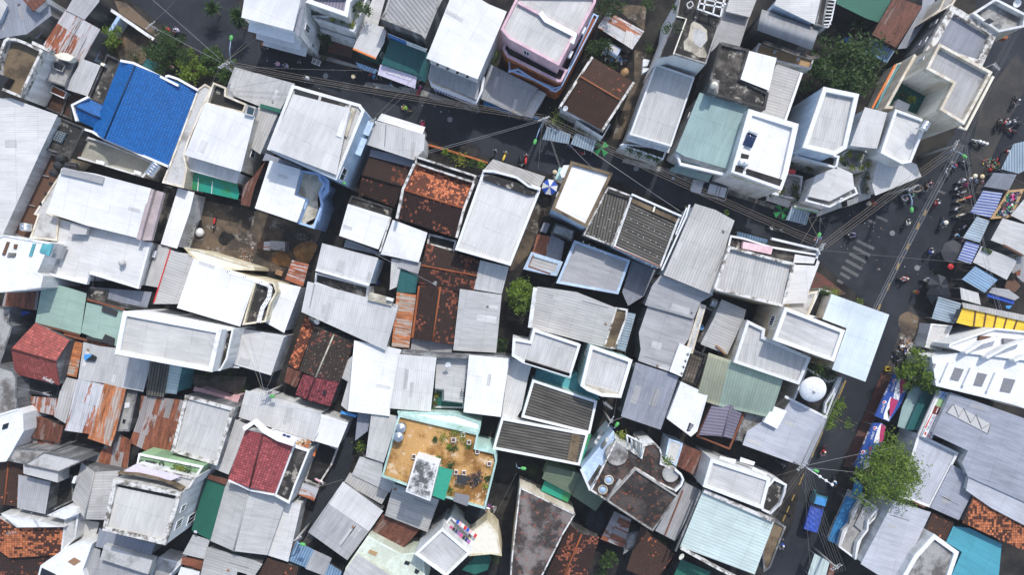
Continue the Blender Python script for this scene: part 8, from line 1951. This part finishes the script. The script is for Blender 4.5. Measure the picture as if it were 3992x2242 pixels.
T('11'); t = Thing('shed', W((200, 1040), 0), 'little block hut with tin lid in the dirt courtyard', 'shed'); t.box('hut', "145,975 290,985 290,1085 135,1060", 2.0, 0, 'cg'); t.sheet('lid', "80,985 150,985 140,1075 75,1065", 1.7, 'lr'); t.box('side_box', "15,990 75,990 75,1060 10,1055", 1.4, 0, 'brn')
t = boxthing('crate', 'open wooden frame crate in the dirt courtyard', 'crate', "205,1265 275,1285 255,1335 190,1310", .7, 0, 'wood')
T('01'); boxthing('plank_stack', 'brown plank stack under the white wavy edged roof', 'planks', "1850,870 1930,875 1870,1040 1790,1030", 1.2, 0, 'wood'); boxthing('tarp', 'dark slate tarpaulin at the dirt courtyard corner', 'tarpaulin', "1930,630 2010,640 2020,760 1950,820 1890,780", 1.5, 1.35, 'gry')
t = Thing('ladder', W((1920, 930), 1), 'white block ladder leaning in the dirt courtyard', 'ladder')
for s in (0, 1): t.bar('rail', f"{1935+s*35},{810+s*5} {1868+s*35},{1040+s*5}", 1.6, .05, .05, 'wdp')
for k in range(9): t.bar('rung', f"{1935-k*8},{815+k*28} {1970-k*8},{820+k*28}", 1.65, .06, .05, 'wdp')
for q in (('sack', 'white bulging sack beside the white block ladder', '01', 1998, 890, 42, 'whi'), ('sack', 'beige covered bundle at the alley below the mossy tiles', '20', 1135, 715, 40, 'tan')):
    T(q[2]); c = W((q[3], q[4]), .6); m = M(); r = q[5]*.01324; m.lathe([(0, -.58), (r, -.58), (r*1.1, -.2), (r*.7, .1), (r*.25, .25), (0, .3)], 12, c); tag(m.build(q[0], q[6], None, Vector((c.x, c.y, .02))), q[1], 'sack')
T('32'); t = Thing('planter_box', W((1210, 822), 0), 'yellow square frame box at the roadside', 'box'); t.bar('rim', "1190,800 1240,805 1232,842 1185,838", .6, .1, .6, 'yel', closed=True)
T('02'); t = boxthing('roof_scrap', 'bright blue scrap lying on the grey corrugated shed roof', 'scrap', "850,672 925,675 970,700 950,745 860,735", 5.35, 5.2, 'bk'); boxthing('roof_scrap', 'cyan blue cloth edge on the grey corrugated shed roof', 'scrap', "848,672 925,672 915,690 858,735 845,725", 5.40, 5.36, 'blu2')
boxthing('storage_bin', 'blue square bin on the pale stained terrace', 'bin', "2330,465 2385,470 2375,530 2322,525", 5.7, 5, 'lblu'); boxthing('rust_plate', 'rust stained metal plate on the pale stained terrace', 'plate', "2320,575 2400,560 2390,660 2305,650", 5.2, 5.0, 'gry')
T('12'); boxthing('gutter_cover', 'bright blue gutter sheet at the alley bend', 'gutter', "855,1240 1015,1285 1000,1310 850,1270", 3.6, 3.4, 'blu2'); t = Thing('clothes_rack', W((2080, 1055), 5), 'black folding rack on the dish roof', 'rack')
for k in range(2): t.bar('rail', f"{2068+k*30},1020 {2060+k*30},1095", 5.6, .06, .06, 'bk')
for k in range(4): t.bar('slat', f"{2066-k*2},{1024+k*22} {2100-k*2},{1028+k*22}", 5.62, .05, .05, 'bk')
T('33'); boxthing('vent_block', 'brown twin vent blocks at the lavender roof foot', 'vent', "1455,700 1585,765 1575,780 1450,715", 5.2, 4.9, 'brn')
T('13'); boxthing('flower_tray', 'orange flower tray on the courtyard edge by plum tiles', 'flower tray', "590,170 608,175 590,260 570,250", 2.6, 2.2, 'ora')
# bolts of pale fixings scattered over the two fibre cement roofs
T('21')
def studs(label, pts, z, tile):
    T(tile); m = M(); c = W(pts[0], z)
    for q in pts: w = W(q, z); m.lathe([(0, .05), (.05, .04), (.06, 0)], 6, w)
    return m, c
for hs in bpy.data.objects:
    lb = hs.get('label', '')
    if lb.startswith('larger black weathered') or lb.startswith('black weathered fibre'):
        big = lb.startswith('larger'); m = M(); rn = random.Random(4)
        for i in range(9 if big else 5):
            for j in range(5):
                x0, y0 = (1190, 640) if big else (905, 600); q = (x0+i*58-j*48+rn.uniform(-8, 8), y0+i*28+j*98+rn.uniform(-8, 8)); w = W(q, 7.42 if big else 7.22); m.lathe([(0, .06), (.05, .05), (.06, 0)], 6, w)
        o = m.build('roof_bolts', 'whi', hs, hs.location)

scatter('litter strewn over the junction road', '31', "700,750 1800,300 1700,1400 600,1300", 70, ['whi', 'cl', 'gry', 'tan'], .04, .1, 'litter', 21, .02, .04)
scatter('litter strewn along the upper street', '10', "0,560 900,640 2500,1150 2500,1300 1300,1000 0,800", 45, ['whi', 'cl', 'gry', 'tan'], .04, .1, 'litter', 22, .02, .04)
for k, (tl, x, y) in enumerate((('10', 700, 760), ('10', 1950, 1200), ('21', 1250, 250), ('31', 1250, 900), ('31', 1500, 1250), ('33', 420, 150))):
    T(tl); c = W((x, y), .02); m = M(); m.lathe([(0, .012), (.3, .012), (.34, .006), (.36, 0)], 20, c); tag(m.build('drain_cover', 'gry', None, c), 'round iron drain cover in the road '+('near the red paved yard', 'before the blue veranda', 'opposite the black fibre cement roofs', 'beside the zebra crossing', 'by the yellow lane marks', 'on the lower main road')[k], 'drain cover')
# ================================================================== camera and daylight
cd = bpy.data.cameras.new('camera'); cam = bpy.data.objects.new('camera', cd); COL.objects.link(cam)
cam.location = (0, 0, CAM_H); cam.rotation_euler = (0, 0, 0)
cd.sensor_width = 36.0; cd.lens = 36.0*FPX/3992; cd.clip_start = 1.0; cd.clip_end = 2000
SC.camera = cam
EL, AZ = 50.0, 22.0     # sun height and bearing clockwise from the top of the photograph
wd_ = bpy.data.worlds.new('World'); SC.world = wd_; wd_.use_nodes = True
nt = wd_.node_tree; sky = nt.nodes.new('ShaderNodeTexSky'); sky.sky_type = 'NISHITA'; sky.sun_disc = False
sky.sun_elevation = R(EL); sky.sun_rotation = R(AZ); sky.air_density = 1.0; sky.ozone_density = .6; sky.dust_density = 1.6
bg = nt.nodes['Background']; bg.inputs['Strength'].default_value = .15; nt.links.new(sky.outputs[0], bg.inputs['Color'])
sl = bpy.data.lights.new('sun', 'SUN'); sun = bpy.data.objects.new('sun', sl); COL.objects.link(sun)
sl.energy = 2.2; sl.angle = R(1.0); sl.color = (1, .985, .96)
v_ = Vector((math.sin(R(AZ))*math.cos(R(EL)), math.cos(R(AZ))*math.cos(R(EL)), math.sin(R(EL))))
sun.rotation_euler = v_.to_track_quat('Z', 'Y').to_euler(); sun.location = v_*150
SC.view_settings.view_transform = 'Standard'; SC.view_settings.look = 'None'; SC.view_settings.exposure = 0.55; SC.view_settings.gamma = 1.0
SC.cycles.max_bounces = 6; SC.cycles.use_denoising = True

# thin city haze between the drone and the streets
hz = M(); hz.box((0, 0, 54), (420, 420, 112)); 
hm = bpy.data.materials.new('haze'); hm.use_nodes = True; ht = hm.node_tree; ht.nodes.remove(ht.nodes['Principled BSDF'])
pv = ht.nodes.new('ShaderNodeVolumePrincipled'); pv.inputs['Color'].default_value = (.86, .91, 1, 1); pv.inputs['Density'].default_value = .0003; pv.inputs['Anisotropy'].default_value = .2
ht.links.new(pv.outputs[0], ht.nodes['Material Output'].inputs['Volume']); MATS['haze'] = hm
tag(hz.build('haze', 'haze'), 'thin bluish city haze over the whole neighbourhood', None, None, 'stuff')
SC.cycles.volume_bounces = 0
